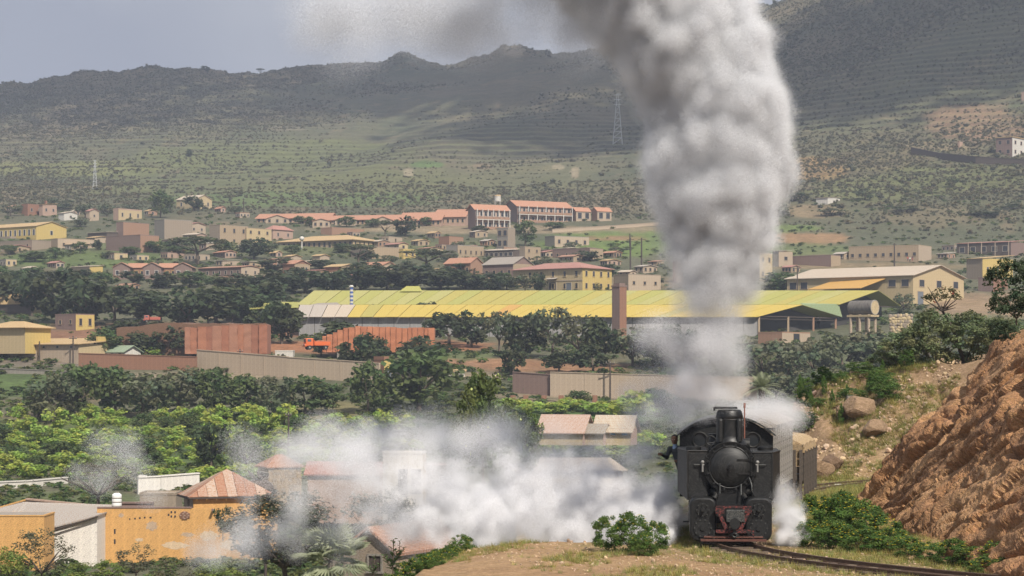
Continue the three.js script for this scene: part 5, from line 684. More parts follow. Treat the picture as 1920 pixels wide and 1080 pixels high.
for (const [x, l] of [[1182, 'left pole of the transformer pair on the green slope'], [1203, 'right pole of the transformer pair on the green slope']]) pole(x, 446, 506, l, { r: 0.22, cross: 2.4 });
pole(1677, 456, 500, 'pole behind the flat tan house on the right', { r: 0.2, cross: 1.6 }); pole(1181, 438, 462, 'thin dark pole on the grass above the transformer pair', { r: 0.2, cross: 0 }); pole(137, 930, 936, 'short white stake by the white wall at lower left', { r: 0.1, cross: 0, M_: W.white }); pole(295, 488, 512, 'thin pole among the terrace gables on the left', { r: 0.15, cross: 0.9 }); pole(457, 372, 402, 'thin pole on the slope right of the cream house', { r: 0.2, cross: 1.4 }); pole(1495, 500, 560, 'thin pole at the left corner of the cream shed', { r: 0.15, cross: 1.4 });
function pylon(px, top, foot, w, l) { const d = landAt(px, foot) - 2, m = d / F, h = (foot - top) * m, o = thing('pylon', l, 'pylon', P(px, foot, d)), S = mat('galvanised', [0.50, 0.51, 0.52], { rough: 0.6, metal: 0.2 }), W2 = w * m / 2; for (const s of [-1, 1]) for (const k of [-1, 1]) obj('leg', rod([s * W2, -1, k * W2 * 0.7], [s * W2 * 0.12, h, k * W2 * 0.1], h * 0.005, 5), S, o); const br = []; for (let i = 1; i < 8; i++) { const t = i / 8, u = (i - 1) / 8, a = W2 * lerp(1, 0.12, t), b = W2 * lerp(1, 0.12, u); for (const k of [-1, 1]) br.push(rod([-a, t * h, k * a * 0.7], [a, t * h, k * a * 0.7], h * 0.003, 4), rod([-b, u * h, k * b * 0.7], [a, t * h, k * a * 0.7], h * 0.003, 4)); } obj('bracing', br, S, o); for (const t of [0.78, 0.88, 0.97]) obj('cross_arm', box(W2 * 1.5, 0.3, 0.3, 0, h * t, 0), S, o); return o; }
pylon(1158, 175, 270, 18, 'tall lattice pylon on the slope left of the smoke column'); pylon(178, 300, 354, 8, 'thin lattice pylon at the foot of the left hill');
// ---------------------------------------------------------------- railway track
const RAIL = mat('rail_steel', [0.20, 0.125, 0.085], { rough: 0.55, metal: 0.35, map: T.grain }), BLACK = mat('loco_black', [0.012, 0.012, 0.0125], { rough: 0.46, map: T.grime, bump: T.soilBump, bumpScale: 0.004 }), BLACK2 = mat('loco_soot', [0.017, 0.017, 0.0175], { rough: 0.55, map: T.grime }), OIL = mat('loco_grime', [0.03, 0.0275, 0.026], { rough: 0.6, map: T.grime }), RED = mat('frame_red', [0.15, 0.026, 0.024], { rough: 0.65, map: T.grime }), GREYP = mat('loco_grey', [0.12, 0.12, 0.12], { rough: 0.5, map: T.grime }), BRASS = mat('valve_white', [0.20, 0.195, 0.185], { rough: 0.4 });
{
  const o = thing('railway_track', 'narrow single railway track curving past the rock cutting', 'railway track'); setSeed(15);
  const prof = [[-0.055, 0], [0.055, 0], [0.055, 0.02], [0.012, 0.035], [0.012, 0.085], [0.033, 0.095], [0.033, 0.12], [-0.033, 0.12], [-0.033, 0.095], [-0.012, 0.085], [-0.012, 0.035], [-0.055, 0.02]];
  const at = (d) => { const x = trackSmooth(d), e = trackSmooth(d + 0.2) - trackSmooth(d - 0.2), n = new THREE.Vector3(0.4, 0, e).normalize(); return { p: new THREE.Vector3(x, 0, -d), n: new THREE.Vector3(n.x, 0, n.z) }; };
  for (const s of [-0.475, 0.475]) { const rings = []; for (let d = 46; d <= 108; d += 0.4) { const { p, n } = at(d); rings.push(prof.map(([a, y]) => [p.x + n.x * (s + a), 0.03 + y, p.z + n.z * (s + a)])); } const f = []; for (let i = 1; i < rings.length; i++) for (let k = 0; k < prof.length; k++) { const l = (k + 1) % prof.length; f.push([rings[i - 1][k], rings[i - 1][l], rings[i][l], rings[i][k]]); } obj('rail', faces(f), RAIL, o); }
  const sg = box(1.55, 0.12, 0.2), sm = [mat('steel_sleeper', [0.17, 0.12, 0.09], { map: T.grain }), mat('timber_sleeper', [0.23, 0.17, 0.12], { map: T.grain })];
  for (let d = 47; d < 100; d += 0.68) { const { p, n } = at(d), q = obj('sleeper', sg, pick(sm), o); q.position.set(p.x, -0.005 + rr(-0.012, 0.012), p.z); q.rotation.y = -Math.atan2(n.z, n.x) + rr(-0.02, 0.02); }
}
// ---------------------------------------------------------------- locomotive: x to the right, y up, z towards the photographer; origin on the rails under the front beam
const loco = thing('steam_locomotive', 'black articulated steam tank locomotive facing the camera', 'locomotive', [5.95, 0.13, -60], -0.073);
{
  const o = loco, ring = (R, r, x, y, z, seg = 40) => new THREE.TorusGeometry(R, r, 10, seg).translate(x, y, z), lathe = (pts, n = 40) => new THREE.LatheGeometry(pts.map(([a, b]) => new THREE.Vector2(a, b)), n);
  const cy = 2.06;
  obj('boiler', cyl(0.6, 0.6, 3.2, 0, cy, -3.6, 'z', 40), BLACK, o);
  const sb = obj('smokebox', [cyl(0.69, 0.69, 1.35, 0, cy, -1.65, 'z', 48), cyl(0.71, 0.71, 0.09, 0, cy, -1.02, 'z', 48), cyl(0.71, 0.71, 0.07, 0, cy, -2.28, 'z', 48)], BLACK, o);
  const door = obj('smokebox_door', lathe([[0, 0.17], [0.12, 0.165], [0.3, 0.14], [0.45, 0.085], [0.545, 0.02], [0.56, 0], [0.56, -0.03]]).rotateX(Math.PI / 2).translate(0, cy, -0.96), BLACK2, o);
  obj('door_hub', [cyl(0.1, 0.085, 0.06, 0, cy, -0.785, 'z', 20), cyl(0.035, 0.03, 0.12, 0, cy, -0.73, 'z', 12), box(0.05, 0.2, 0.03, 0, cy - 0.02, -0.70)], BLACK, door);
  obj('door_rim', ring(0.575, 0.028, 0, cy, -0.965, 56), BLACK, door);
  for (const y of [0.21, -0.17]) { const h = obj('hinge_strap', [box(0.36, 0.05, 0.035, 0.36, cy + y, -0.855, 0.28), cyl(0.035, 0.035, 0.12, 0.575, cy + y, -0.93, 'y', 10)], BLACK, door); }
  for (let i = 0; i < 12; i++) { const a = (i + 0.5) / 12 * TAU; obj('door_clamp', box(0.05, 0.085, 0.05, 0.615 * Math.cos(a), cy + 0.615 * Math.sin(a), -0.95, 0, 0, a - Math.PI / 2), BLACK2, o); }
  obj('rivet', Array.from({ length: 40 }, (_, i) => { const a = i / 40 * TAU; return new THREE.IcosahedronGeometry(0.013, 0).translate(0.68 * Math.cos(a), cy + 0.68 * Math.sin(a), -0.97); }), BLACK2, o);
  // chimney with its side pipes and hinged lid
  const ch = obj('chimney', lathe([[0.48, -0.06], [0.46, 0], [0.39, 0.08], [0.365, 0.2], [0.355, 0.66], [0.375, 0.7], [0.375, 0.76], [0.34, 0.88], [0.30, 0.92], [0.25, 0.9], [0.25, 0.5]]).translate(0, cy + 0.66, -1.62), BLACK, o);
  obj('chimney_band', [ring(0.335, 0.025, 0, 0, 0).rotateX(Math.PI / 2).translate(0, cy + 1.3, -1.62)], BLACK2, ch);
  obj('chimney_lid', [box(0.62, 0.055, 0.5, -0.1, cy + 1.63, -1.62), box(0.05, 0.1, 0.12, -0.42, cy + 1.6, -1.62)], BLACK2, ch);
  for (const s of [-1, 1]) obj('exhaust_pipe', [cyl(0.085, 0.085, 0.56, s * 0.26, cy + 0.98, -1.3, 'y', 16), new THREE.SphereGeometry(0.087, 16, 10).translate(s * 0.26, cy + 1.26, -1.3), box(0.1, 0.12, 0.3, s * 0.24, cy + 0.76, -1.42)], BLACK2, ch);
  const dome = obj('steam_dome', lathe([[0.36, -0.1], [0.34, 0.1], [0.33, 0.5], [0.28, 0.62], [0.16, 0.7], [0, 0.72]]).translate(0, cy + 0.5, -3.4), BLACK, o);
  obj('sand_box', new RoundedBoxGeometry(0.6, 0.5, 0.6, 3, 0.12).translate(0, cy + 0.75, -4.4), BLACK, o);
  // side tanks, wider behind their slanting front corner
  const tank = (s) => { const top = s < 0 ? 2.5 : 2.46, p = (x, y, z) => [s * x, y, z], zf = -1.15, zm = -2.5, zb = -4.6, L = [[0.62, zf], [1.17, zf], [1.44, zm], [1.44, zb], [0.62, zb]], lo = [1.14, 1.14, 1.30, 1.30, 1.02]; const T_ = L.map(([x, z]) => p(x, top, z)), Bm = L.map(([x, z], i) => p(x, lo[i], z)), f = [T_, Bm.slice().reverse()]; for (let i = 0; i < 5; i++) f.push([Bm[i], Bm[(i + 1) % 5], T_[(i + 1) % 5], T_[i]]); return faces(f); };
  for (const s of [-1, 1]) {
    const t = obj('side_tank', tank(s), OIL, o), top = s < 0 ? 2.5 : 2.46; obj('front_plate', box(0.5, 1.22, 0.02, s * 0.895, 1.82, -1.135), BLACK2, t); obj('tank_edge', [rod([s * 0.62, top, -1.15], [s * 1.17, top, -1.15], 0.025, 8), rod([s * 1.17, top, -1.15], [s * 1.44, top, -2.5], 0.025, 8), rod([s * 1.17, 1.14, -1.15], [s * 1.17, top, -1.15], 0.022, 8)], OIL, t); obj('grab_handle', [rod([s * 0.8, 2.12, -1.06], [s * 0.98, 2.12, -1.06], 0.018, 8), rod([s * 0.8, 2.12, -1.14], [s * 0.8, 2.12, -1.06], 0.015, 6), rod([s * 0.98, 2.12, -1.14], [s * 0.98, 2.12, -1.06], 0.015, 6)], GREYP, t);
    obj('rivet', Array.from({ length: 26 }, (_, i) => new THREE.IcosahedronGeometry(0.012, 0).translate(s * (0.67 + (i % 2) * 0.45), 1.25 + Math.floor(i / 2) * 0.095, -1.122)), OIL, t);
    obj('filler_lid', [cyl(0.22, 0.22, 0.1, s * 1.0, 2.54, -1.9, 'y', 20), box(0.34, 0.03, 0.06, s * 1.0, 2.6, -1.9)], BLACK, t);
    obj('valve', [cyl(0.026, 0.026, 0.24, s * 0.755, 2.05, -1.0, 'y', 12), new THREE.SphereGeometry(0.05, 12, 8).translate(s * 0.755, 2.2, -1.0), rod([s * 0.755, 2.12, -1], [s * 0.64, 2.14, -1.0], 0.022, 8)], BRASS, o);
    // low pressure cylinder with its valve chest: a tall rounded block with a bolted cover
    const w = 0.31, h = 0.55, r = 0.24, sh = new THREE.Shape(); sh.moveTo(-w + r, -h); sh.lineTo(w - r, -h); sh.quadraticCurveTo(w, -h, w, -h + r); sh.lineTo(w, h - r * 0.7); sh.quadraticCurveTo(w, h, w - r, h); sh.lineTo(-w + r, h); sh.quadraticCurveTo(-w, h, -w, h - r * 0.7); sh.lineTo(-w, -h + r); sh.quadraticCurveTo(-w, -h, -w + r, -h);
    const c = obj('cylinder_block', boxUV(new THREE.ExtrudeGeometry(sh, { depth: 0.85, bevelEnabled: true, bevelThickness: 0.05, bevelSize: 0.05, bevelSegments: 3, curveSegments: 10 }).translate(s * 0.76, 0.66, -1.15)), BLACK, o);
    obj('cylinder_cover', [cyl(0.25, 0.245, 0.03, s * 0.76, 0.43, -0.24, 'z', 28), cyl(0.08, 0.07, 0.05, s * 0.76, 0.43, -0.215, 'z', 16)], BLACK2, c); obj('valve_chest_cover', [cyl(0.18, 0.175, 0.03, s * 0.76, 0.93, -0.24, 'z', 24), cyl(0.06, 0.05, 0.1, s * 0.76, 0.93, -0.16, 'z', 12)], BLACK2, c);
    obj('bolt', [...Array.from({ length: 10 }, (_, i) => cyl(0.022, 0.022, 0.05, s * 0.76 + 0.225 * Math.cos(i / 10 * TAU), 0.43 + 0.225 * Math.sin(i / 10 * TAU), -0.22, 'z', 6)), ...Array.from({ length: 8 }, (_, i) => cyl(0.018, 0.018, 0.05, s * 0.76 + 0.165 * Math.cos(i / 8 * TAU), 0.93 + 0.165 * Math.sin(i / 8 * TAU), -0.175, 'z', 6))], GREYP, c);
    obj('drain_cock', [cyl(0.03, 0.02, 0.14, s * 1.09, 0.75, -0.3, 'y', 8), rod([s * 1.09, 0.8, -0.3], [s * 1.02, 0.8, -0.3], 0.02, 6)], GREYP, c);
    // red front frame
    obj('frame_bracket', [box(0.26, 0.16, 0.06, 0.07 + s * 0.36, 0.93, -0.02), box(0.1, 0.52, 0.06, 0.07 + s * 0.28, 0.62, -0.02, 0, 0, s * -0.42)], RED, o);
    obj('steam_pipe', new THREE.TubeGeometry(new THREE.CatmullRomCurve3([[0.66, 1.2, -1.4], [0.5, 1.38, -1.25], [0.38, 1.3, -1.05], [0.45, 1.18, -0.9]].map(([x, y, z]) => new THREE.Vector3(s * x, y, z))), 16, 0.075, 10).toNonIndexed(), OIL, o);
    obj('step', [box(0.34, 0.03, 0.2, s * 1.12, 0.5, -1.75), rod([s * 1.12, 0.5, -1.75], [s * 1.12, 1.2, -1.75], 0.02, 6)], OIL, o);
    for (const z of [-2.4, -3.5, -5.1, -6.2]) { const wh = obj('wheel', [ring(0.42, 0.05, 0, 0, 0, 28).rotateY(Math.PI / 2).translate(s * 0.52, 0.45, z), cyl(0.12, 0.12, 0.14, s * 0.52, 0.45, z, 'x', 14), ...Array.from({ length: 8 }, (_, i) => rod([s * 0.52, 0.45, z], [s * 0.52, 0.45 + 0.4 * Math.sin(i / 8 * TAU), z + 0.4 * Math.cos(i / 8 * TAU)], 0.03, 5))], BLACK, o); }
    obj('side_rod', [rod([s * 0.66, 0.4, -2.4], [s * 0.66, 0.4, -3.5], 0.05, 6), rod([s * 0.66, 0.4, -5.1], [s * 0.66, 0.4, -6.2], 0.05, 6)], GREYP, o);
  }
  obj('frame', [box(0.9, 0.5, 6.6, 0, 0.75, -4.4), box(0.82, 0.62, 1.2, 0.04, 1.2, -1.6), box(0.6, 0.5, 0.5, 0.05, 0.72, -0.62)], BLACK, o);
  obj('centre_plate', new RoundedBoxGeometry(0.5, 0.34, 0.06, 2, 0.02).translate(0.12, 0.78, 0.02), GREYP, o);
  obj('buffer_beam', [box(0.95, 0.09, 0.1, 0.07, 0.36, -0.02), box(0.95, 0.05, 0.14, 0.07, 1.02, -0.06)], RED, o);
  const cp = obj('coupling', [cyl(0.06, 0.06, 0.26, 0.1, 0.58, 0.08, 'z', 14), cyl(0.15, 0.14, 0.05, 0.1, 0.58, 0.22, 'z', 22)], BLACK2, o); obj('hook', [box(0.07, 0.24, 0.1, 0.1, 0.42, 0.06), ring(0.06, 0.02, 0.1, 0.27, 0.08, 16)], GREYP, cp);
  obj('guard_iron', [box(1.78, 0.06, 0.08, 0.07, 0.12, 0.0), box(1.6, 0.03, 0.3, 0.07, 0.2, -0.14)], mat('rusty_iron', [0.17, 0.07, 0.05], { map: T.grain }), o);
  for (const x of [-0.46, 0.0, 0.2, 0.6]) obj('hanger', box(0.045, 0.24, 0.04, x, 0.26, -0.02), x === 0.6 ? RED : OIL, o);
  // pipes, bell hoop, whistle, handrails
  obj('whistle_pipe', [rod([0.45, 2.6, -2.6], [0.45, 3.7, -2.6], 0.018, 8), cyl(0.035, 0.035, 0.14, 0.45, 3.74, -2.6, 'y', 10)], mat('copper_pipe', [0.30, 0.13, 0.09], { rough: 0.5, metal: 0.4 }), o);
  obj('lamp_bracket', [ring(0.13, 0.018, -0.52, 2.78, -1.35, 24).toNonIndexed(), rod([-0.52, 2.5, -1.35], [-0.52, 2.66, -1.35], 0.02, 6), rod([-0.62, 2.7, -1.35], [-0.35, 2.74, -1.4], 0.018, 6)], BLACK2, o);
  obj('air_pump', [cyl(0.15, 0.15, 0.36, -0.42, 2.72, -2.1, 'y', 18), cyl(0.17, 0.17, 0.06, -0.42, 2.92, -2.1, 'y', 18), cyl(0.17, 0.17, 0.05, -0.42, 2.54, -2.1, 'y', 18)], BLACK2, o);
  obj('generator', [cyl(0.17, 0.17, 0.3, 0.42, 2.66, -1.9, 'x', 18), box(0.25, 0.12, 0.25, 0.42, 2.5, -1.9)], BLACK2, o);
  for (const s of [-1, 1]) obj('handrail', new THREE.TubeGeometry(new THREE.CatmullRomCurve3([[0.6, cy + 0.25, -0.95], [0.68, cy + 0.34, -1.3], [0.66, cy + 0.45, -2.3]].map(([x, y, z]) => new THREE.Vector3(s * x, y, z))), 14, 0.016, 6).toNonIndexed(), GREYP, o);
  obj('hose', new THREE.TubeGeometry(new THREE.CatmullRomCurve3([[0.52, 1.78, -0.9], [0.58, 1.6, -0.75], [0.6, 1.4, -0.72], [0.66, 1.28, -0.85]].map((q) => new THREE.Vector3(...q))), 16, 0.022, 8).toNonIndexed(), GREYP, o); obj('drip_pipe', [rod([-0.28, 1.62, -0.92], [-0.28, 1.34, -0.86], 0.02, 6), rod([0.3, 1.6, -0.9], [0.3, 1.3, -0.8], 0.024, 6)], GREYP, o);
  // cab
  const hw = 1.37, ze = -5.2, zb = -7.4, ey = 2.78, arc = []; for (let i = 0; i <= 20; i++) { const t = i / 20 * 2 - 1; arc.push([t * hw, ey + 0.56 * (1 - Math.pow(Math.abs(t), 2.3))]); }
  const wallShape = (holes) => { const s = new THREE.Shape(); s.moveTo(-hw, 1.0); s.lineTo(hw, 1.0); for (let i = 20; i >= 0; i--) s.lineTo(arc[i][0], arc[i][1]); s.lineTo(-hw, 1.0); for (const [x, y, r] of holes) { const h = new THREE.Path(); h.absarc(x, y, r, 0, TAU, true); s.holes.push(h); } return s; };
  const cab = obj('cab', [boxUV(new THREE.ExtrudeGeometry(wallShape([[-0.78, 2.68, 0.2], [0.78, 2.68, 0.2]]), { depth: 0.05, bevelEnabled: false, curveSegments: 24 }).translate(0, 0, ze - 0.05)), boxUV(new THREE.ExtrudeGeometry(wallShape([]), { depth: 0.05, bevelEnabled: false }).translate(0, 0, zb)), ...[-1, 1].flatMap((s) => [box(0.05, 0.98, 2.1, s * (hw - 0.03), 1.49, (ze + zb) / 2), box(0.05, 0.82, 0.45, s * (hw - 0.03), 2.39, ze - 0.3), box(0.05, 0.82, 0.7, s * (hw - 0.03), 2.39, zb + 0.4)])], BLACK2, o);
  const rf = []; for (let i = 0; i < 20; i++) { const k = 1.06, a = arc[i], b = arc[i + 1], u = 0.05; rf.push([[a[0] * k, a[1] + u, ze + 0.22], [b[0] * k, b[1] + u, ze + 0.22], [b[0] * k, b[1] + u, zb - 0.3], [a[0] * k, a[1] + u, zb - 0.3]], [[a[0] * k, a[1], ze + 0.22], [b[0] * k, b[1], ze + 0.22], [b[0] * k, b[1] + u, ze + 0.22], [a[0] * k, a[1] + u, ze + 0.22]], [[a[0] * k, a[1], ze + 0.22], [a[0] * k, a[1], zb - 0.3], [b[0] * k, b[1], zb - 0.3], [b[0] * k, b[1], ze + 0.22]]); }
  obj('cab_roof', faces(rf), GREYP, o);
  for (const s of [-1, 1]) { const w = obj('spectacle_window', ring(0.215, 0.03, s * 0.78, 2.68, ze + 0.01, 36), OIL, cab); obj('pane', new THREE.CircleGeometry(0.2, 32).translate(s * 0.78, 2.68, ze - 0.02), mat('cab_glass', [0.02, 0.022, 0.024], { rough: 0.12 }), w); obj('window_sill', box(0.12, 0.05, 0.95, s * (hw + 0.02), 2.0, -6.05), OIL, cab); }
  obj('bunker', box(2.3, 1.5, 1.1, 0, 1.75, -8.0), OIL, o); obj('coal', new THREE.IcosahedronGeometry(0.7, 3).scale(1.4, 0.4, 0.7).translate(0, 2.5, -8.0), BLACK, o);
}
// ---------------------------------------------------------------- figures made as one skin over a skeleton
function skinOver(bones, cell, k, lo, hi, colours) { // bones: [a, b, ra, rb, colour index]
  const size = Math.max(hi[0] - lo[0], hi[1] - lo[1], hi[2] - lo[2]), n = Math.ceil(size / cell) + 4, mc = new MarchingCubes(n, undefined, false, false, 400000), half = n / 2 * cell, c = lo.map((v, i) => (v + hi[i]) / 2), A = new THREE.Vector3(), B = new THREE.Vector3(), p = new THREE.Vector3(), bs = bones.map(([a, b, ra, rb, ci]) => ({ a: new THREE.Vector3(...a), d: new THREE.Vector3(...b).sub(new THREE.Vector3(...a)), ra, rb, ci }));
  const dist = (b, p) => { A.copy(p).sub(b.a); const L = b.d.lengthSq(), t = L ? clamp(A.dot(b.d) / L) : 0; return A.addScaledVector(b.d, -t).length() - lerp(b.ra, b.rb, t); };
  const pos = (i) => (i / n * 2 - 1) * half;
  for (let z = 0; z < n; z++) for (let y = 0; y < n; y++) for (let x = 0; x < n; x++) { p.set(pos(x) + c[0], pos(y) + c[1], pos(z) + c[2]); let s = 0; for (const b of bs) { const d = dist(b, p); s += Math.exp(-d / k); } mc.field[z * n * n + y * n + x] = Math.max(-10, k * Math.log(Math.max(s, 1e-30))); }
  mc.isolation = 0; mc.update();
  const P_ = new Float32Array(mc.count * 3), N_ = new Float32Array(mc.count * 3), C_ = new Float32Array(mc.count * 3);
  for (let i = 0; i < mc.count; i++) { for (let q = 0; q < 3; q++) { P_[i * 3 + q] = mc.positionArray[i * 3 + q] * half + c[q]; N_[i * 3 + q] = mc.normalArray[i * 3 + q]; } p.fromArray(P_, i * 3); let best = 1e9, ci = 0; for (const b of bs) { const d = dist(b, p); if (d < best) { best = d; ci = b.ci; } } C_.set(colours[ci], i * 3); }
  const g = new THREE.BufferGeometry(); g.setAttribute('position', new THREE.BufferAttribute(P_, 3)); g.setAttribute('normal', new THREE.BufferAttribute(N_, 3)); g.setAttribute('color', new THREE.BufferAttribute(C_, 3)); g.computeVertexNormals(); return g;
}
const BODY = mat('figure', [1, 1, 1], { vertex: true, rough: 0.8 });
{ // the driver leans out of the left cab window, forearm forward
  const o = thing('person', 'person in a dark jacket leaning out of the cab side with one arm stretched forward', 'person', [0, 0, 0], 0); loco.updateMatrixWorld(true);
  o.position.copy(new THREE.Vector3(-1.37, 2.0, -5.95).applyMatrix4(loco.matrixWorld)); o.rotation.y = -0.073 - 0.35;
  const skin = [0.17, 0.085, 0.05], jac = [0.028, 0.032, 0.035], shirt = [0.22, 0.30, 0.42];
  const head = [[[-0.16, 0.60, 0.02], [-0.165, 0.70, 0.015], 0.085, 0.098, 0], [[-0.16, 0.585, 0.06], [-0.16, 0.57, 0.085], 0.05, 0.035, 0], [[-0.165, 0.645, 0.1], [-0.165, 0.62, 0.118], 0.012, 0.02, 0], [[-0.255, 0.65, 0.01], [-0.26, 0.63, 0.0], 0.018, 0.014, 0], [[-0.07, 0.65, 0.01], [-0.065, 0.63, 0.0], 0.018, 0.014, 0], [[-0.15, 0.46, -0.02], [-0.155, 0.6, 0.01], 0.06, 0.055, 0]];
  const sh = [-0.30, 0.38, 0.02], el = [-0.36, 0.13, 0.16], wr = [-0.42, 0.22, 0.42];
  const bones = [...head, [[0.12, -0.35, -0.08], [-0.08, 0.3, -0.02], 0.17, 0.17, 1], [[-0.3, 0.37, 0], [0.06, 0.4, -0.05], 0.085, 0.085, 1], [sh, el, 0.075, 0.06, 1], [el, wr, 0.06, 0.042, 1], [[0.06, 0.38, -0.05], [0.18, 0.1, 0.1], 0.075, 0.055, 1], [[0.18, 0.1, 0.1], [0.0, 0.02, 0.2], 0.055, 0.045, 1], [[0.0, 0.02, 0.2], [-0.06, 0.03, 0.24], 0.04, 0.035, 0], [[-0.12, 0.4, 0.05], [-0.14, 0.48, 0.03], 0.07, 0.06, 2], [wr, [-0.43, 0.24, 0.5], 0.034, 0.04, 0]];
  const g1 = skinOver(bones, 0.016, 0.012, [-0.62, -0.55, -0.35], [0.42, 0.85, 0.72], [skin, jac, shirt]);
  const hb = [[[-0.43, 0.24, 0.47], [-0.435, 0.245, 0.53], 0.036, 0.04, 0]]; for (let i = 0; i < 4; i++) { const x = -0.47 + i * 0.024, r = 0.0105 - (i === 0 || i === 3 ? 0.001 : 0), l = [0.034, 0.042, 0.04, 0.033][i]; hb.push([[x, 0.265, 0.545], [x, 0.255, 0.55 + l], r, r, 0], [[x, 0.255, 0.55 + l], [x, 0.22, 0.55 + l * 0.9], r, r * 0.95, 0], [[x, 0.22, 0.55 + l * 0.9], [x, 0.205, 0.54], r * 0.95, r * 0.85, 0]); } hb.push([[-0.40, 0.235, 0.5], [-0.385, 0.225, 0.55], 0.015, 0.0125, 0], [[-0.385, 0.225, 0.55], [-0.41, 0.215, 0.585], 0.0125, 0.011, 0]);
  const g2 = skinOver(hb, 0.005, 0.003, [-0.52, 0.16, 0.42], [-0.34, 0.31, 0.62], [skin, jac]);
  obj('body', mergeGeometries([g1, g2]), BODY, o); const hair = new THREE.SphereGeometry(0.104, 20, 14, 0, TAU, 0, 1.45); hair.rotateX(-0.45); hair.translate(-0.165, 0.71, 0.0); obj('hair', hair, mat('hair', [0.012, 0.011, 0.01], { rough: 0.9 }), o);
  for (const s of [-1, 1]) { obj('eye', new THREE.SphereGeometry(0.012, 10, 8).translate(-0.165 + s * 0.034, 0.665, 0.102), mat('eye', [0.5, 0.48, 0.45], { rough: 0.3 }), o); } obj('mouth', box(0.045, 0.008, 0.01, -0.163, 0.583, 0.118), mat('lips', [0.16, 0.06, 0.045]), o);
}
{ // three people on the bare ground at right, small in the picture
  const skin = [0.16, 0.085, 0.05]; const fig = (top, low) => skinOver([[[0, 1.52, 0.01], [0, 1.62, 0.01], 0.09, 0.10, 0], [[0, 1.38, 0], [0, 1.5, 0], 0.055, 0.055, 0], [[0, 0.95, 0], [0, 1.3, 0], 0.15, 0.16, 1], [[-0.17, 1.34, 0], [0.17, 1.34, 0], 0.08, 0.08, 1], [[-0.2, 1.33, 0], [-0.26, 1.05, 0.02], 0.06, 0.05, 1], [[-0.26, 1.05, 0.02], [-0.25, 0.8, 0.08], 0.045, 0.035, 0], [[0.2, 1.33, 0], [0.26, 1.05, 0.02], 0.06, 0.05, 1], [[0.26, 1.05, 0.02], [0.25, 0.8, 0.08], 0.045, 0.035, 0], [[-0.09, 0.92, 0], [-0.1, 0.48, 0.03], 0.1, 0.07, 2], [[-0.1, 0.48, 0.03], [-0.1, 0.08, -0.02], 0.065, 0.045, 2], [[-0.1, 0.04, -0.02], [-0.11, 0.03, 0.14], 0.045, 0.04, 0], [[0.09, 0.92, 0], [0.1, 0.48, -0.03], 0.1, 0.07, 2], [[0.1, 0.48, -0.03], [0.1, 0.08, -0.08], 0.065, 0.045, 2], [[0.1, 0.04, -0.08], [0.11, 0.03, 0.08], 0.045, 0.04, 0]], 0.035, 0.02, [-0.4, -0.05, -0.3], [0.4, 1.8, 0.3], [skin, top, low]);
  for (const [x, y, t, lw, l] of [[1702, 490, [0.45, 0.06, 0.05], [0.05, 0.05, 0.07], 'small person in a red top left of two others on the bare ground at right'], [1706, 491, [0.75, 0.72, 0.68], [0.08, 0.07, 0.07], 'small person in a pale top between two others on the bare ground at right'], [1711, 489, [0.10, 0.05, 0.05], [0.3, 0.05, 0.05], 'small person in dark clothes right of two others on the bare ground at right']]) { const o = thing('person', l, 'person', P(x, y, 742), rr(-1, 1)); obj('body', fig(t, lw), BODY, o); obj('hair', new THREE.SphereGeometry(0.108, 12, 8, 0, TAU, 0, 1.5).translate(0, 1.625, -0.01), mat('hair'), o); }
}
// ---------------------------------------------------------------- wagons
{
  const o = thing('box_wagon', 'grey covered box wagon coupled behind the locomotive', 'wagon', [7.08, 0.15, -70.0], -0.20), S = mat('wagon_steel', [0.33, 0.32, 0.31], { map: T.plaster, rough: 0.6 }), hw = 1.2, L = 7.2;
  obj('body', [box(2 * hw, 2.05, L, 0, 1.95, -L / 2)], S, o); for (let i = 0; i < 7; i++) obj('end_rib', box(0.07, 2.05, 0.08, (i / 6 - 0.5) * 2 * (hw - 0.04), 1.96, 0.042), i === 6 || i === 0 ? W.stone : S, o); for (let i = 0; i < 9; i++) for (const s of [-1, 1]) obj('side_rib', box(0.08, 2.05, 0.09, s * (hw + 0.042), 1.96, -0.1 - i * (L - 0.2) / 8), S, o);
  obj('door', box(0.05, 1.8, 1.7, -hw - 0.06, 1.9, -L / 2), OIL, o);
  const rf = [], N = 12, ar = (t) => [t * (hw + 0.12), 2.98 + 0.38 * (1 - t * t)]; for (let i = 0; i < N; i++) { const a = ar(i / N * 2 - 1), b = ar((i + 1) / N * 2 - 1); rf.push([[a[0], a[1], 0.15], [b[0], b[1], 0.15], [b[0], b[1], -L - 0.15], [a[0], a[1], -L - 0.15]], [[a[0], 2.9, 0.15], [b[0], 2.9, 0.15], [b[0], b[1], 0.15], [a[0], a[1], 0.15]]); } obj('roof', faces(rf), mat('wagon_roof', [0.42, 0.36, 0.30], { map: T.plaster, rough: 0.7 }), o);
  obj('underframe', box(2.0, 0.3, L + 0.2, 0, 0.78, -L / 2), OIL, o); for (const z of [-1.3, -L + 1.3]) for (const s of [-0.5, 0.5]) obj('wheel', cyl(0.4, 0.4, 0.1, s, 0.42, z, 'x', 22), BLACK, o); obj('coupling', [cyl(0.06, 0.06, 0.8, 0, 0.7, 0.4, 'z', 10)], OIL, o);
}
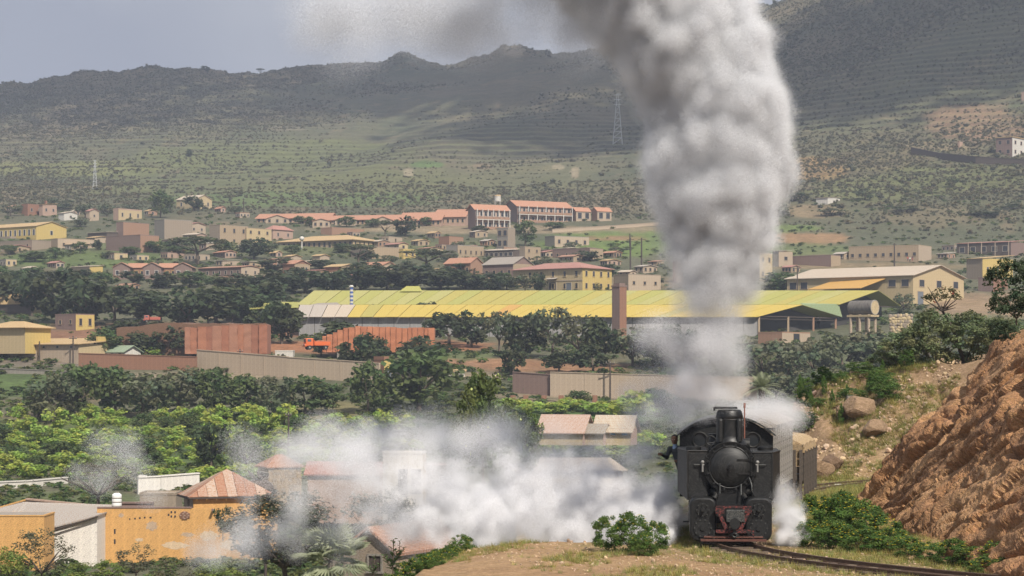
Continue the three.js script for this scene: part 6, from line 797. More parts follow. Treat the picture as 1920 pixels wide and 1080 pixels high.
{
  const o = thing('open_wagon', 'open timber wagon with a tan canvas load at the tail of the train', 'wagon', [9.2, 0.15, -78.6], -0.21), wd = mat('wagon_timber', [0.13, 0.105, 0.085], { map: T.grain }), cv = mat('canvas', [0.52, 0.38, 0.22], { map: T.plaster }), hw = 1.12, L = 5.5;
  for (let i = 0; i < 5; i++) { obj('end_plank', box(2 * hw, 0.24, 0.06, 0, 0.9 + i * 0.26, 0), i > 1 ? mat('pale_plank', [0.40, 0.29, 0.17], { map: T.grain }) : wd, o); for (const s of [-1, 1]) obj('side_plank', box(0.06, 0.24, L, s * hw, 0.9 + i * 0.26, -L / 2), wd, o); }
  for (const x of [-1.05, 0.35, 0.62, 0.85, 1.08]) obj('end_post', box(0.1, 1.75, 0.1, x, 1.0, 0.085), wd, o); for (let i = 0; i < 5; i++) for (const s of [-1, 1]) obj('side_post', box(0.09, 1.6, 0.1, s * (hw + 0.09), 1.05, -0.2 - i * (L - 0.4) / 4), wd, o);
  const g = new THREE.BoxGeometry(2 * hw + 0.1, 0.55, L, 12, 3, 24), p = g.attributes.position; for (let k = 0; k < p.count; k++) { const x = p.getX(k), z = p.getZ(k); if (p.getY(k) > 0) p.setY(k, p.getY(k) + 0.1 * fbm(x * 1.5, z * 1.5, 4, 3) - 0.22 * Math.pow(Math.abs(x) / hw, 3)); else p.setX(k, x * 1.03 + 0.03 * fbm(z * 3, x, 5, 2)); } g.computeVertexNormals(); g.translate(0, 2.05, -L / 2); obj('canvas_load', boxUV(g), cv, o);
  obj('underframe', box(1.9, 0.26, L + 0.2, 0, 0.66, -L / 2), OIL, o); for (const z of [-1.1, -L + 1.1]) for (const s of [-0.5, 0.5]) obj('wheel', cyl(0.4, 0.4, 0.1, s, 0.42, z, 'x', 22), BLACK, o);
}
// ---------------------------------------------------------------- smoke and steam: fine particles in drifting puffs
function puffGeo(n, e, s) {
  setSeed(s); const p = [], v = new THREE.Vector3(), a = new THREE.Vector3(), b = new THREE.Vector3();
  for (let i = 0; i < n; i++) {
    let c; do { c = [gauss(), gauss(), gauss()].map((q) => q * 0.42); } while (Math.hypot(...c) > 0.85);
    v.set(gauss(), gauss(), gauss()).normalize(); a.set(gauss(), gauss(), gauss()).cross(v).normalize(); b.copy(v).cross(a);
    const k = e * rr(0.7, 1.3);
    p.push(c[0] + a.x * k, c[1] + a.y * k, c[2] + a.z * k, c[0] + (-a.x * 0.5 + b.x * 0.866) * k, c[1] + (-a.y * 0.5 + b.y * 0.866) * k, c[2] + (-a.z * 0.5 + b.z * 0.866) * k, c[0] + (-a.x * 0.5 - b.x * 0.866) * k, c[1] + (-a.y * 0.5 - b.y * 0.866) * k, c[2] + (-a.z * 0.5 - b.z * 0.866) * k);
  }
  const g = new THREE.BufferGeometry(); g.setAttribute('position', new THREE.Float32BufferAttribute(p, 3)); g.computeVertexNormals(); return g;
}
const smokeMat = (name, c, tr, op = 1) => { const m = mat(name, c, { rough: 1, trans: tr }); m.specularIntensity = 0; if (op < 1) { m.transparent = true; m.opacity = op; } return m; };
function puffs(name, list, geo, m, label, category) {
  const im = new THREE.InstancedMesh(geo, m, list.length), M = new THREE.Matrix4(), q = new THREE.Quaternion();
  list.forEach(([x, y, z, s, c], i) => { q.set(gauss(), gauss(), gauss(), gauss()).normalize(); M.compose(new THREE.Vector3(x, y, z), q, new THREE.Vector3(s, s, s)); im.setMatrixAt(i, M); if (c) im.setColorAt(i, col(...c)); });
  im.castShadow = im.receiveShadow = true; im.name = numbered(name); scene.add(im); return tag(im, label, category, null, 'stuff');
}
const lat = (px, d) => (px - 960) / F * d, hgt = (py, d) => EYE + (HORIZON - py) / F * d;
{
  const fine = puffGeo(4300, 0.011, 77), thin = puffGeo(16000, 0.0048, 78), smk = smokeMat('smoke', [0.89, 0.89, 0.89], 0.28), haze = smokeMat('thin_smoke', [0.9, 0.9, 0.9], 0.2), third = (q) => q.filter((_, i) => i % 3 === 0), d0 = 61.6, list = [], faint = [];
  setSeed(500);
  // the column: row of the photograph -> centre, half width, how filled it is
  const cx = table([[-160, 1120], [-80, 1185], [0, 1240], [60, 1275], [120, 1318], [220, 1345], [330, 1347], [450, 1345], [560, 1342], [650, 1345], [720, 1356], [770, 1366]]);
  const hw = table([[-160, 230], [-80, 205], [0, 172], [60, 162], [120, 160], [220, 150], [330, 150], [420, 116], [500, 94], [560, 80], [650, 70], [720, 46], [770, 14]]);
  const den = table([[-160, 1], [370, 1], [440, 0.5], [510, 0.22], [580, 0.09], [700, 0.06], [770, 0.1]]);
  const M = F / d0; // photograph pixels per metre there
  // billows: round lobes that roll over one another, large ones inside, small ones on their skin
  const lobes = [];
  for (let row = -160; row < 752; row += 7) { const w = hw(row) / M; for (let k = 0; k < 3; k++) { const a = rr(0, TAU), R = w * rr(0.24, 0.5), q = Math.max(0, w - R) * Math.pow(rnd(), 0.35), c = [lat(cx(row), d0) + Math.cos(a) * q, hgt(row + rr(-8, 8), d0), -d0 - Math.sin(a) * q, R, den(row), row]; lobes.push(c); for (let j = 0; j < 3; j++) { const b = [gauss(), gauss(), gauss()], L = Math.hypot(...b) || 1; lobes.push([c[0] + b[0] / L * R * 0.82, c[1] + b[1] / L * R * 0.82, c[2] + b[2] / L * R * 0.82, R * rr(0.28, 0.5), den(row) * rr(0.5, 1), row]); } } }
  for (const [X, Y, Z, R, dn, row] of lobes) {
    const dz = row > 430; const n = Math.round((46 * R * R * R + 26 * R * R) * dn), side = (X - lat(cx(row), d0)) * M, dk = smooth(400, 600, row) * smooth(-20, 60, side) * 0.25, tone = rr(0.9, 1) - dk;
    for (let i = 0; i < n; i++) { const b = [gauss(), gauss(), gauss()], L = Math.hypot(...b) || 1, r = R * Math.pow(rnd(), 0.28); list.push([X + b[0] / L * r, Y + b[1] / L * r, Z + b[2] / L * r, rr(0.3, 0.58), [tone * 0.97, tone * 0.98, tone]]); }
    if (rnd() < 0.8) for (let i = 0; i < (row > 540 ? (rnd() < 0.6 ? 1 : 0) : row > 430 ? 3 : 3); i++) { const b = [gauss(), gauss(), gauss()], L = Math.hypot(...b) || 1, r = R * rr(0.95, 1.35); faint.push([X + b[0] / L * r, Y + b[1] / L * r, Z + b[2] / L * r, rr(0.35, 0.7), [tone * 0.97, tone * 0.98, tone]]); }
  }
  // thin brown-grey drift at the top, carried to the left
  for (let i = 0; i < 420; i++) { const t = Math.pow(rnd(), 1.2), px = 1150 - 620 * t, row = lerp(15, 20, t) + gauss() * lerp(42, 30, t), x = lat(px, d0 + 4), y = hgt(row, d0 + 4); if (fbm(x * 0.3, y * 0.9, 31, 3) < -0.45) continue; faint.push([x, y, -d0 - 4 + gauss() * 1.2, rr(0.7, 1.4), [0.80, 0.82, 0.86]]); }
  const up = (q) => q.filter(([, y, z]) => y > 3.98 || z < -66);
  puffs('smoke_plume', up(list), fine, smk, 'tall grey column of smoke rising from the locomotive chimney and drifting left', 'smoke');
  puffs('thin_smoke', third(up(faint)), thin, haze, 'thin smoke round the edges and foot of the tall column and along the top of the sky', 'smoke');
  const steam = [], veil = [], W_ = [0.99, 0.99, 1];
  const ok = (x, y, D, X, Y) => !(y < near(x, D) + 0.05 || (X > 1262 && X < 1462 && Y > 785 && D < 66.5) || (X > 1225 && X < 1470 && Y > 790 && Y < 890 && D < 69));
  const blob = (to, n, px, py, rx, ry, d, rd, s0, s1, thr = -0.1, c = W_) => { for (let i = 0; i < n; i++) { const a = gauss() * 0.55, b = gauss() * 0.55, e = gauss() * 0.55, D = d + e * rd, X = px + a * rx, Y = py + b * ry, x = lat(X, D), y = hgt(Y, D); if (fbm(x * 0.8, y * 1.0, D * 0.8, 4) < thr + 0.25 * (a * a + b * b)) continue; if (ok(x, y, D, X, Y)) to.push([x, y, -D, rr(s0, s1), c]); } };
  const bank = (n, px, py, rx, ry, d, rd, R0, R1, dn) => { for (let k = 0; k < n; k++) { const a = gauss() * 0.55, b = gauss() * 0.55, D = d + gauss() * 0.55 * rd, R = rr(R0, R1), X0 = lat(px + a * rx, D), Y0 = hgt(py + b * ry, D); const m = Math.round((58 * R * R * R + 34 * R * R) * dn * rr(0.5, 1)); for (let i = 0; i < m; i++) { const q = [gauss(), gauss(), gauss()], L = Math.hypot(...q) || 1, r = R * Math.pow(rnd(), 0.3), x = X0 + q[0] / L * r, y = Y0 + q[1] / L * r, D2 = D - q[2] / L * r, X = 960 + x / D2 * F, Y = HORIZON - (y - EYE) / D2 * F; if (ok(x, y, D2, X, Y)) steam.push([x, y, -D2, rr(0.24, 0.45), W_]); } } };
  bank(95, 1130, 965, 190, 62, 66.5, 3.5, 0.35, 0.8, 0.6); bank(55, 940, 965, 150, 62, 67.5, 4, 0.4, 0.85, 0.42); bank(28, 1225, 990, 60, 45, 64, 2, 0.3, 0.6, 0.8); bank(20, 790, 930, 120, 60, 69, 4, 0.45, 0.85, 0.25);
  blob(veil, 420, 760, 890, 240, 80, 70, 5, 0.5, 1.0, -0.02); blob(veil, 420, 650, 845, 190, 50, 72, 5, 0.5, 1.0, -0.04); blob(veil, 420, 860, 820, 190, 45, 71, 5, 0.5, 0.95, -0.02); blob(veil, 520, 1080, 890, 240, 70, 68, 5, 0.5, 0.95, -0.1);
  blob(veil, 520, 1240, 790, 95, 110, 66, 3, 0.4, 0.8, -0.1); blob(veil, 340, 1305, 690, 75, 95, 63, 1.8, 0.35, 0.75, -0.15); blob(veil, 200, 1225, 640, 60, 50, 63, 2, 0.4, 0.8, -0.05);
  blob(veil, 130, 590, 980, 150, 60, 75, 5, 0.5, 1.0, -0.05); blob(veil, 90, 430, 1020, 140, 44, 78, 5, 0.6, 1.1, -0.02); blob(veil, 24, 185, 885, 140, 60, 82, 5, 0.6, 1.0, -0.6); blob(veil, 200, 520, 905, 110, 60, 76, 5, 0.5, 1.0, -0.02); blob(veil, 190, 760, 985, 130, 60, 72, 5, 0.5, 1, -0.05);
  for (let k = 0; k < 7; k++) { const X0 = lat(1474 + gauss() * 11, 61.2), Y0 = hgt(rr(965, 1015), 61.2), R = rr(0.16, 0.3); for (let i = 0; i < 26; i++) { const q = [gauss(), gauss(), gauss()], L = Math.hypot(...q), r = R * Math.pow(rnd(), 0.3); steam.push([X0 + q[0] / L * r, Math.max(0.1, Y0 + q[1] / L * r), -61.2 + q[2] / L * r, rr(0.12, 0.24), W_]); } }
  blob(veil, 130, 1480, 965, 34, 50, 61.4, 1.2, 0.25, 0.5, -0.15); blob(steam, 80, 1472, 1006, 50, 22, 60.8, 0.8, 0.12, 0.25, -0.3); blob(steam, 120, 1245, 1008, 34, 20, 61.4, 0.5, 0.12, 0.25, -0.4); blob(veil, 130, 1425, 776, 90, 22, 67, 2, 0.4, 0.8, -0.15); blob(veil, 140, 1312, 812, 26, 16, 62.6, 0.8, 0.16, 0.32, -0.3);
  puffs('steam_bank', steam, fine, smokeMat('steam', [0.88, 0.88, 0.89], 0.1), 'dense low bank of white steam spreading left from the locomotive cylinders', 'steam');
  puffs('thin_steam', third(veil), thin, smokeMat('thin_steam', [0.88, 0.88, 0.89], 0.2), 'thin drifting steam over the yellow yard and around the locomotive', 'steam');
}
// ---------------------------------------------------------------- near plants, stones and grass
const nearY = (x, d) => near(x, d);
const yellow = mat('petals', [0.80, 0.62, 0.03], { rough: 0.7 });
function flowers(s, n, w) { setSeed(s); const f = []; for (let i = 0; i < n; i++) { const a = rr(0, TAU), r = Math.sqrt(rnd()) * 0.46, x = Math.cos(a) * r, z = Math.sin(a) * r, y = 0.35 + 0.62 * Math.sqrt(Math.max(0, 1 - r * r * 4)) * rr(0.75, 1.02); for (let k = 0; k < 5; k++) { const b = k / 5 * TAU, c = b + 0.5, q = b - 0.5; f.push([[x, y, z], [x + Math.cos(c) * w, y + w * 0.5, z + Math.sin(c) * w], [x + Math.cos(b) * w * 1.5, y + w * 0.6, z + Math.sin(b) * w * 1.5], [x + Math.cos(q) * w, y + w * 0.5, z + Math.sin(q) * w]]); } } return faces(f); }
const bushLeaf = leafMat('weed_leaves', [0.085, 0.15, 0.032]), bushMade = [];
function bush(x, d, w, h, v, label, { name = 'flowering_bush', fl = true, y, group, m = bushLeaf, cat = 'bush' } = {}) {
  const pos = new THREE.Vector3(x, (y ?? nearY(x, d)) - 0.04, -d); let o; setSeed(Math.round(x * 100 + d * 7) + 5); const turn = rr(0, TAU);
  const key = v + (fl ? 'f' : 'n') + m.name;
  if (!bushMade[key]) { o = thing(name, label, cat, pos, turn, group); obj('stems', trunkGeo(70 + v, { th: 0.04, r: 0.012, limbs: 9, spread: 0.36 }), BARK, o); obj('foliage', crownGeo(400 + v * 11, { clumps: 60, leaves: 70, leaf: 0.026, cr: 0.1, tone: 0.3, long: 1.9, shape: v === 2 ? 'cone' : 'round' }), m, o); if (fl) obj('flowers', flowers(80 + v, 40, 0.019), yellow, o); bushMade[key] = o; }
  else { o = bushMade[key].clone(); o.name = numbered(name); scene.add(o); o.position.copy(pos); o.rotation.y = turn; o.userData = {}; tag(o, label, cat, group); }
  o.scale.set(w, h, w * 0.9); return o;
}
const at = (px, d) => (px - 960) / F * d;
// the clump in the middle of the dirt, three plants grown together
bush(at(1140, 57.6), 57.6, 1.05, 1.0, 0, 'left plant of the yellow-flowered clump on the dirt, left of the locomotive'); bush(at(1185, 57.2), 57.2, 1.25, 1.12, 1, 'middle and tallest plant of the yellow-flowered clump left of the locomotive'); bush(at(1228, 57.5), 57.5, 0.95, 0.92, 0, 'right plant of the yellow-flowered clump, nearest the locomotive'); bush(at(1205, 56.2), 56.2, 0.8, 0.62, 1, 'low front plant of the yellow-flowered clump left of the locomotive');
// right of the track, below the cutting
const RB = 'yellow-flowered bushes at the foot of the rock cutting';
inOrder([[1530, 64, 1.5, 1.35, 0], [1565, 62.5, 1.6, 1.35, 1], [1605, 62, 1.7, 1.3, 0], [1645, 60.5, 1.5, 1.0, 1], [1560, 60.2, 1.4, 0.85, 0], [1620, 59, 1.4, 0.7, 1], [1672, 59, 1.2, 0.7, 0], [1515, 61, 1.0, 0.8, 1], [1585, 66, 1.4, 1.3, 1], [1700, 57.6, 1.1, 0.55, 1], [1740, 56.4, 1.2, 0.55, 0], [1785, 55.2, 1.1, 0.75, 1], [1830, 54.6, 1.2, 0.6, 0], [1872, 54, 1.1, 0.8, 1], [1912, 53.5, 1.0, 0.7, 0], [1850, 53, 1.2, 0.45, 1], [1900, 52.4, 1.2, 0.5, 0]], RB, ([px, d, w, h, v], label) => bush(at(px, d), d, w, h, v, label, { group: RB }));
// the strip of weeds along the left edge of the dirt
inOrder([[742, 53.6, 0.9, 0.6, 0], [768, 54.2, 0.9, 0.62, 1], [790, 55.6, 0.9, 0.6, 0], [812, 56.6, 0.85, 0.62, 1], [833, 57.8, 0.85, 0.62, 0], [852, 58.8, 0.85, 0.6, 1], [872, 60, 0.8, 0.62, 0], [886, 61, 0.7, 0.5, 1], [800, 54.0, 0.8, 0.45, 1], [822, 55.2, 0.7, 0.4, 0], [845, 57, 0.7, 0.4, 1]], 'yellow-flowered weeds along the left edge of the dirt', ([px, d, w, h, v], label) => bush(at(px, d) - 0.1, d, w, h, v, label, { group: 'weeds along the left edge of the dirt', name: 'flowering_weed' }));
// broad-leaved milkweed on the edge
{ const big = leafMat('milkweed_leaves', [0.085, 0.13, 0.055]); setSeed(66); for (const [px, row, h, l] of [[735, 1078, 1.1, 'broad-leaved green plant with a tall shoot at the left foot of the dirt bank'], [748, 1050, 0.6, 'smaller broad-leaved plant right of the tall shoot'], [700, 1085, 0.7, 'broad-leaved plant at the bottom edge left of the dirt bank']]) { const d = 54, p = P(px, row, d), o = thing('milkweed', l, 'plant', p); o.scale.setScalar(h * 0.72); obj('stem', [rod([0, -0.5, 0], [0.05, 1.1, 0], 0.02, 6), rod([0, 0.2, 0], [-0.25, 0.6, 0.1], 0.015, 6), rod([0, 0.3, 0], [0.3, 0.7, -0.1], 0.015, 6)], BARK, o);
  const f = [], leafAt = (x, y, z, a, e, L) => { const c = Math.cos(a), s = Math.sin(a), w = L * 0.3, P1 = [x, y, z], up = L * Math.sin(e), ou = L * Math.cos(e), mid = [x + c * ou * 0.5, y + up * 0.5 + 0.03, z + s * ou * 0.5]; f.push([P1, [mid[0] - s * w, mid[1], mid[2] + c * w], [x + c * ou, y + up, z + s * ou]], [P1, [x + c * ou, y + up, z + s * ou], [mid[0] + s * w, mid[1], mid[2] - c * w]]); };
  for (const [x0, y0, x1, y1] of [[0, 0.1, 0.05, 1.1], [0, 0.2, -0.25, 0.6], [0, 0.3, 0.3, 0.7]]) for (let i = 0; i < 14; i++) { const t = i / 13; leafAt(lerp(x0, x1, t), lerp(y0, y1, t), 0, i * 2.4, rr(0.1, 0.8), rr(0.2, 0.3) * (1.1 - 0.5 * t)); } obj('leaves', faces(f), mat('milkweed_leaf', [0.085, 0.13, 0.05], { trans: 0.25 }), o); } }
// shrubs on the brow and on the spur behind the train
const BR = 'shrubs along the brow of the spur right of the train';
setSeed(31); for (let i = 0; i < 40; i++) { const px = 1474 + 300 * Math.pow(rnd(), 1.7), d = rr(103, 118), x = at(px, d); bush(x, d, rr(0.9, 2.0), rr(0.5, 1.1), i % 2, 'low green shrub on the earthy spur behind the wagons', { group: BR, fl: false, name: 'low_shrub' }); }
for (const [px, d, w, h, l] of [[1695, 112, 3.4, 2.5, 'large grey-green leafy shrub on the brow, left of the dead tree'], [1752, 111, 3.6, 3.0, 'large leafy shrub on the brow, directly below the dead tree'], [1812, 111, 3.4, 2.7, 'leafy shrub on the brow, right of the dead tree'], [1862, 110, 3.0, 2.0, 'low shrub on the brow above the rock face'], [1905, 109, 3.0, 2.2, 'low shrub at the right edge on top of the rock face'], [1655, 113, 2.6, 1.5, 'small shrub at the left end of the brow shrubs']]) bush(at(px, d), d, w, h, 1, l, { fl: false, name: 'brow_shrub', m: leafMat('brow_leaves', [0.14, 0.17, 0.08]) });
function hgtOf(row, d) { return EYE + (HORIZON - row) / F * d; }
{ // the leaning half-dead tree
  const d = 111, p = P(1800, 645, d), m = d / F, o = thing('leaning_tree', 'small leaning tree with dark tufted top on the brow above the cutting', 'tree', p); setSeed(14);
  const T1 = [-33 * m, 62 * m, 0], K = KINDS.acacia; obj('trunk', [rod([16 * m, -60 * m, 0], [-12 * m, 26 * m, 0.05], 0.13, 7, 0.09), rod([-12 * m, 26 * m, 0.05], T1, 0.09, 7, 0.065), ...Array.from({ length: 13 }, (_, i) => { const a = i / 13 * TAU, e = [T1[0] + Math.cos(a) * rr(22, 40) * m, T1[1] + rr(5, 50) * m, Math.sin(a) * rr(14, 34) * m]; return rod(T1, e, 0.045, 5, 0.012); })], DARKWOOD, o);
  const c = obj('crown', crownGeo(222, { clumps: 16, leaves: 26, leaf: 0.05, cr: 0.13, tone: 0.4, long: 2.4 }), leafMat('tuft_leaves', [0.07, 0.075, 0.035]), o); c.position.set(T1[0], T1[1] - 6 * m, 0); c.scale.set(78 * m, 58 * m, 70 * m);
  const r = obj('seed_heads', crownGeo(229, { clumps: 7, leaves: 8, leaf: 0.035, cr: 0.1, long: 1.3 }), leafMat('seed_heads', [0.28, 0.085, 0.05]), o); r.position.set(T1[0], T1[1] + 2 * m, 0.2); r.scale.set(60 * m, 46 * m, 50 * m);
}
for (const [px, row, d, w, h, l] of [[1906, 600, 64, 2.0, 1.9, 'leafy bush reaching into the frame at the right edge above the cutting'], [1880, 640, 66, 1.0, 0.7, 'small shrub left of the leafy bush at the right edge']]) bush(at(px, d), d, w, h, 0, l, { fl: false, y: hgtOf(row, d) , name: 'edge_bush', m: leafMat('edge_leaves', [0.05, 0.08, 0.04]) });
// upright weeds on the earthy spur
{ setSeed(88); inOrder([[1560, 106], [1545, 109], [1588, 108], [1630, 107], [1500, 110], [1612, 104], [1577, 103], [1520, 107], [1655, 110]], 'thin upright weeds on the earthy spur', ([px, d], label) => bush(at(px, d), d, 0.5, rr(0.8, 1.3), 2, label, { fl: false, group: 'upright weeds on the spur', name: 'upright_weed' })); }
// boulders and slabs beside the line
function boulder(px, d, w, h, dp, label, { name = 'boulder', m, tilt = 0, sd = 1, lift = 0 } = {}) { const g = new THREE.IcosahedronGeometry(0.5, 5), p = g.attributes.position, v = new THREE.Vector3(); setSeed(sd * 31 + 5); const cuts = Array.from({ length: 11 }, () => [new THREE.Vector3(gauss(), gauss(), gauss()).normalize(), rr(0.3, 0.42)]); for (let i = 0; i < p.count; i++) { v.fromBufferAttribute(p, i); for (const [cn, ch] of cuts) { const q = v.dot(cn) - ch; if (q > 0) v.addScaledVector(cn, -q * 0.92); } const k = 1 + 0.16 * fbm(v.x * 2.2 + sd * 9, v.y * 2.2, v.z * 2.2, 4) - 0.1 * Math.max(0, ridged(v.x * 2.6 + sd, v.y * 2.6, v.z * 2.6, 3)); v.multiplyScalar(k); p.setXYZ(i, v.x, v.y, v.z); } g.computeVertexNormals(); const x = at(px, d), o = obj(name, boxUVsmooth(g), m ?? mat('boulder', [0.44, 0.31, 0.20], { map: T.soil, bump: T.rockBump, bumpScale: 0.04, rough: 1 })); o.scale.set(w, h, dp); o.position.set(x, nearY(x, d) + h * 0.32 + lift, -d); o.rotation.set(0, sd, tilt); return tag(o, label, 'boulder'); }
function boxUVsmooth(g) { const n = g.attributes.normal.clone(), q = boxUV(g); if (!q.attributes.normal) q.setAttribute('normal', n); return q; }
boulder(1537, 97, 1.5, 1.15, 1.3, 'rounded tan boulder beside the tail of the train', { sd: 1 }); boulder(1562, 98, 1.0, 1.0, 1.0, 'dark-sided boulder right of the rounded one at the tail of the train', { sd: 2, m: mat('dark_boulder', [0.30, 0.20, 0.13], { map: T.soil, bump: T.rockBump, bumpScale: 0.04 }) }); boulder(1612, 103, 1.9, 1.25, 1.5, 'blocky pale boulder on the slope right of the tail wagon', { sd: 3 }); boulder(1585, 104, 1.5, 0.9, 1.2, 'pale cracked rock above the tail wagon boulders', { sd: 4 }); boulder(1648, 109, 0.75, 0.3, 0.6, 'grey flat slab tilted on the spur', { sd: 5, tilt: 0.5, name: 'stone_slab', lift: 0.1, m: mat('grey_slab', [0.46, 0.42, 0.38], { map: T.soil, bump: T.rockBump, bumpScale: 0.03 }) }); boulder(1573, 92, 0.45, 0.16, 0.3, 'small white stone on the grass beside the track', { sd: 6, name: 'white_stone', m: W.white }); boulder(1640, 101, 1.6, 0.9, 1.2, 'low tan rock at the upper end of the cutting', { sd: 7 }); boulder(1598, 106, 1.1, 0.8, 0.9, 'small pale rock wedged above the blocky boulder on the spur', { sd: 8, m: mat('grey_slab') });
// dry grass and small stones of the shelf
{ setSeed(90); const f = []; for (let i = 0; i < 16; i++) { const a = rr(0, TAU), r = rr(0, 0.06), x = Math.cos(a) * r, z = Math.sin(a) * r, l = rr(0.06, 0.16), e = rr(0.3, 1.2), w = 0.004, b = a + rr(-1, 1), tx = x + Math.cos(b) * l * Math.cos(e), tz = z + Math.sin(b) * l * Math.cos(e); f.push([[x - Math.sin(b) * w, 0, z + Math.cos(b) * w], [x + Math.sin(b) * w, 0, z - Math.cos(b) * w], [tx, l * Math.sin(e), tz]]); } const geo = faces(f), list = [];
  for (let i = 0; i < 60000 && list.length < 15000; i++) { const d = rr(48, 98), x = trackX(d) + rr(-9, 5.5), s = x - trackX(d), n = fbm(x * 0.6, d * 0.6, 41, 3); if (near(x, d) < -0.3 || Math.abs(s) < 0.75 && rnd() < 0.8) continue; if (s < -1.6 && n < 0.22 && rnd() < 0.97) continue; if (s > 0 && n < -0.15 && d < 80) continue; list.push([x, d, rr(0.6, 1.5) * (d > 75 ? 1.5 : 1)]); }
  const X9 = 0, im = (() => { for (let i = 0; i < 9000 && list.length < 19000; i++) { const d = rr(96, 115), px = rr(1480, 1800), x = at(px, d); if (fbm(x * 0.5, d * 0.4, 43, 3) < 0.05) continue; list.push([x, d, rr(1.2, 2.6)]); } return 0; })() || new THREE.InstancedMesh(geo, mat('dry_grass', [0.30, 0.27, 0.085], { trans: 0.2 }), list.length), M = new THREE.Matrix4(), q = new THREE.Quaternion(), Y = new THREE.Vector3(0, 1, 0); list.forEach(([x, d, s], i) => { q.setFromAxisAngle(Y, rnd() * TAU); M.compose(new THREE.Vector3(x, near(x, d) - 0.01, -d), q, new THREE.Vector3(s, s, s)); im.setMatrixAt(i, M); const k = rr(0.6, 1.2); im.setColorAt(i, col(k * rr(0.7, 1.2), k, k)); }); im.name = 'dry_grass'; im.castShadow = im.receiveShadow = true; scene.add(im); tag(im, 'short dry grass tufts along the track', 'grass', null, 'stuff');
  const sg = new THREE.IcosahedronGeometry(0.5, 0), sl = []; for (let i = 0; i < 40000 && sl.length < 9000; i++) { const d = rr(48, 98), x = trackX(d) + rr(-8.5, 5), s = Math.abs(x - trackX(d)); if (near(x, d) < -0.3 || (s > 1.1 && rnd() < 0.72)) continue; sl.push([x, d, rr(0.02, 0.07) * (rnd() < 0.04 ? 2.2 : 1)]); }
  for (let i = 0; i < 3200; i++) { const d = rr(96, 115), px = rr(1480, 1800), x = at(px, d); if (fbm(x * 0.6, d * 0.4, 47, 3) < -0.1) continue; sl.push([x, d, rr(0.05, 0.16) * (rnd() < 0.05 ? 2.4 : 1)]); }
  const si = new THREE.InstancedMesh(sg, mat('pebbles', [0.42, 0.31, 0.21], { rough: 1 }), sl.length); sl.forEach(([x, d, s], i) => { q.set(gauss(), gauss(), gauss(), gauss()).normalize(); M.compose(new THREE.Vector3(x, near(x, d) + s * 0.15, -d), q, new THREE.Vector3(s, s * 0.7, s)); si.setMatrixAt(i, M); const k = rr(0.6, 1.25); si.setColorAt(i, col(k, k * rr(0.92, 1.02), k * rr(0.85, 1.05))); }); si.name = 'loose_stones'; si.castShadow = si.receiveShadow = true; scene.add(si); tag(si, 'ballast and loose stones along the track', 'stones', null, 'stuff'); }
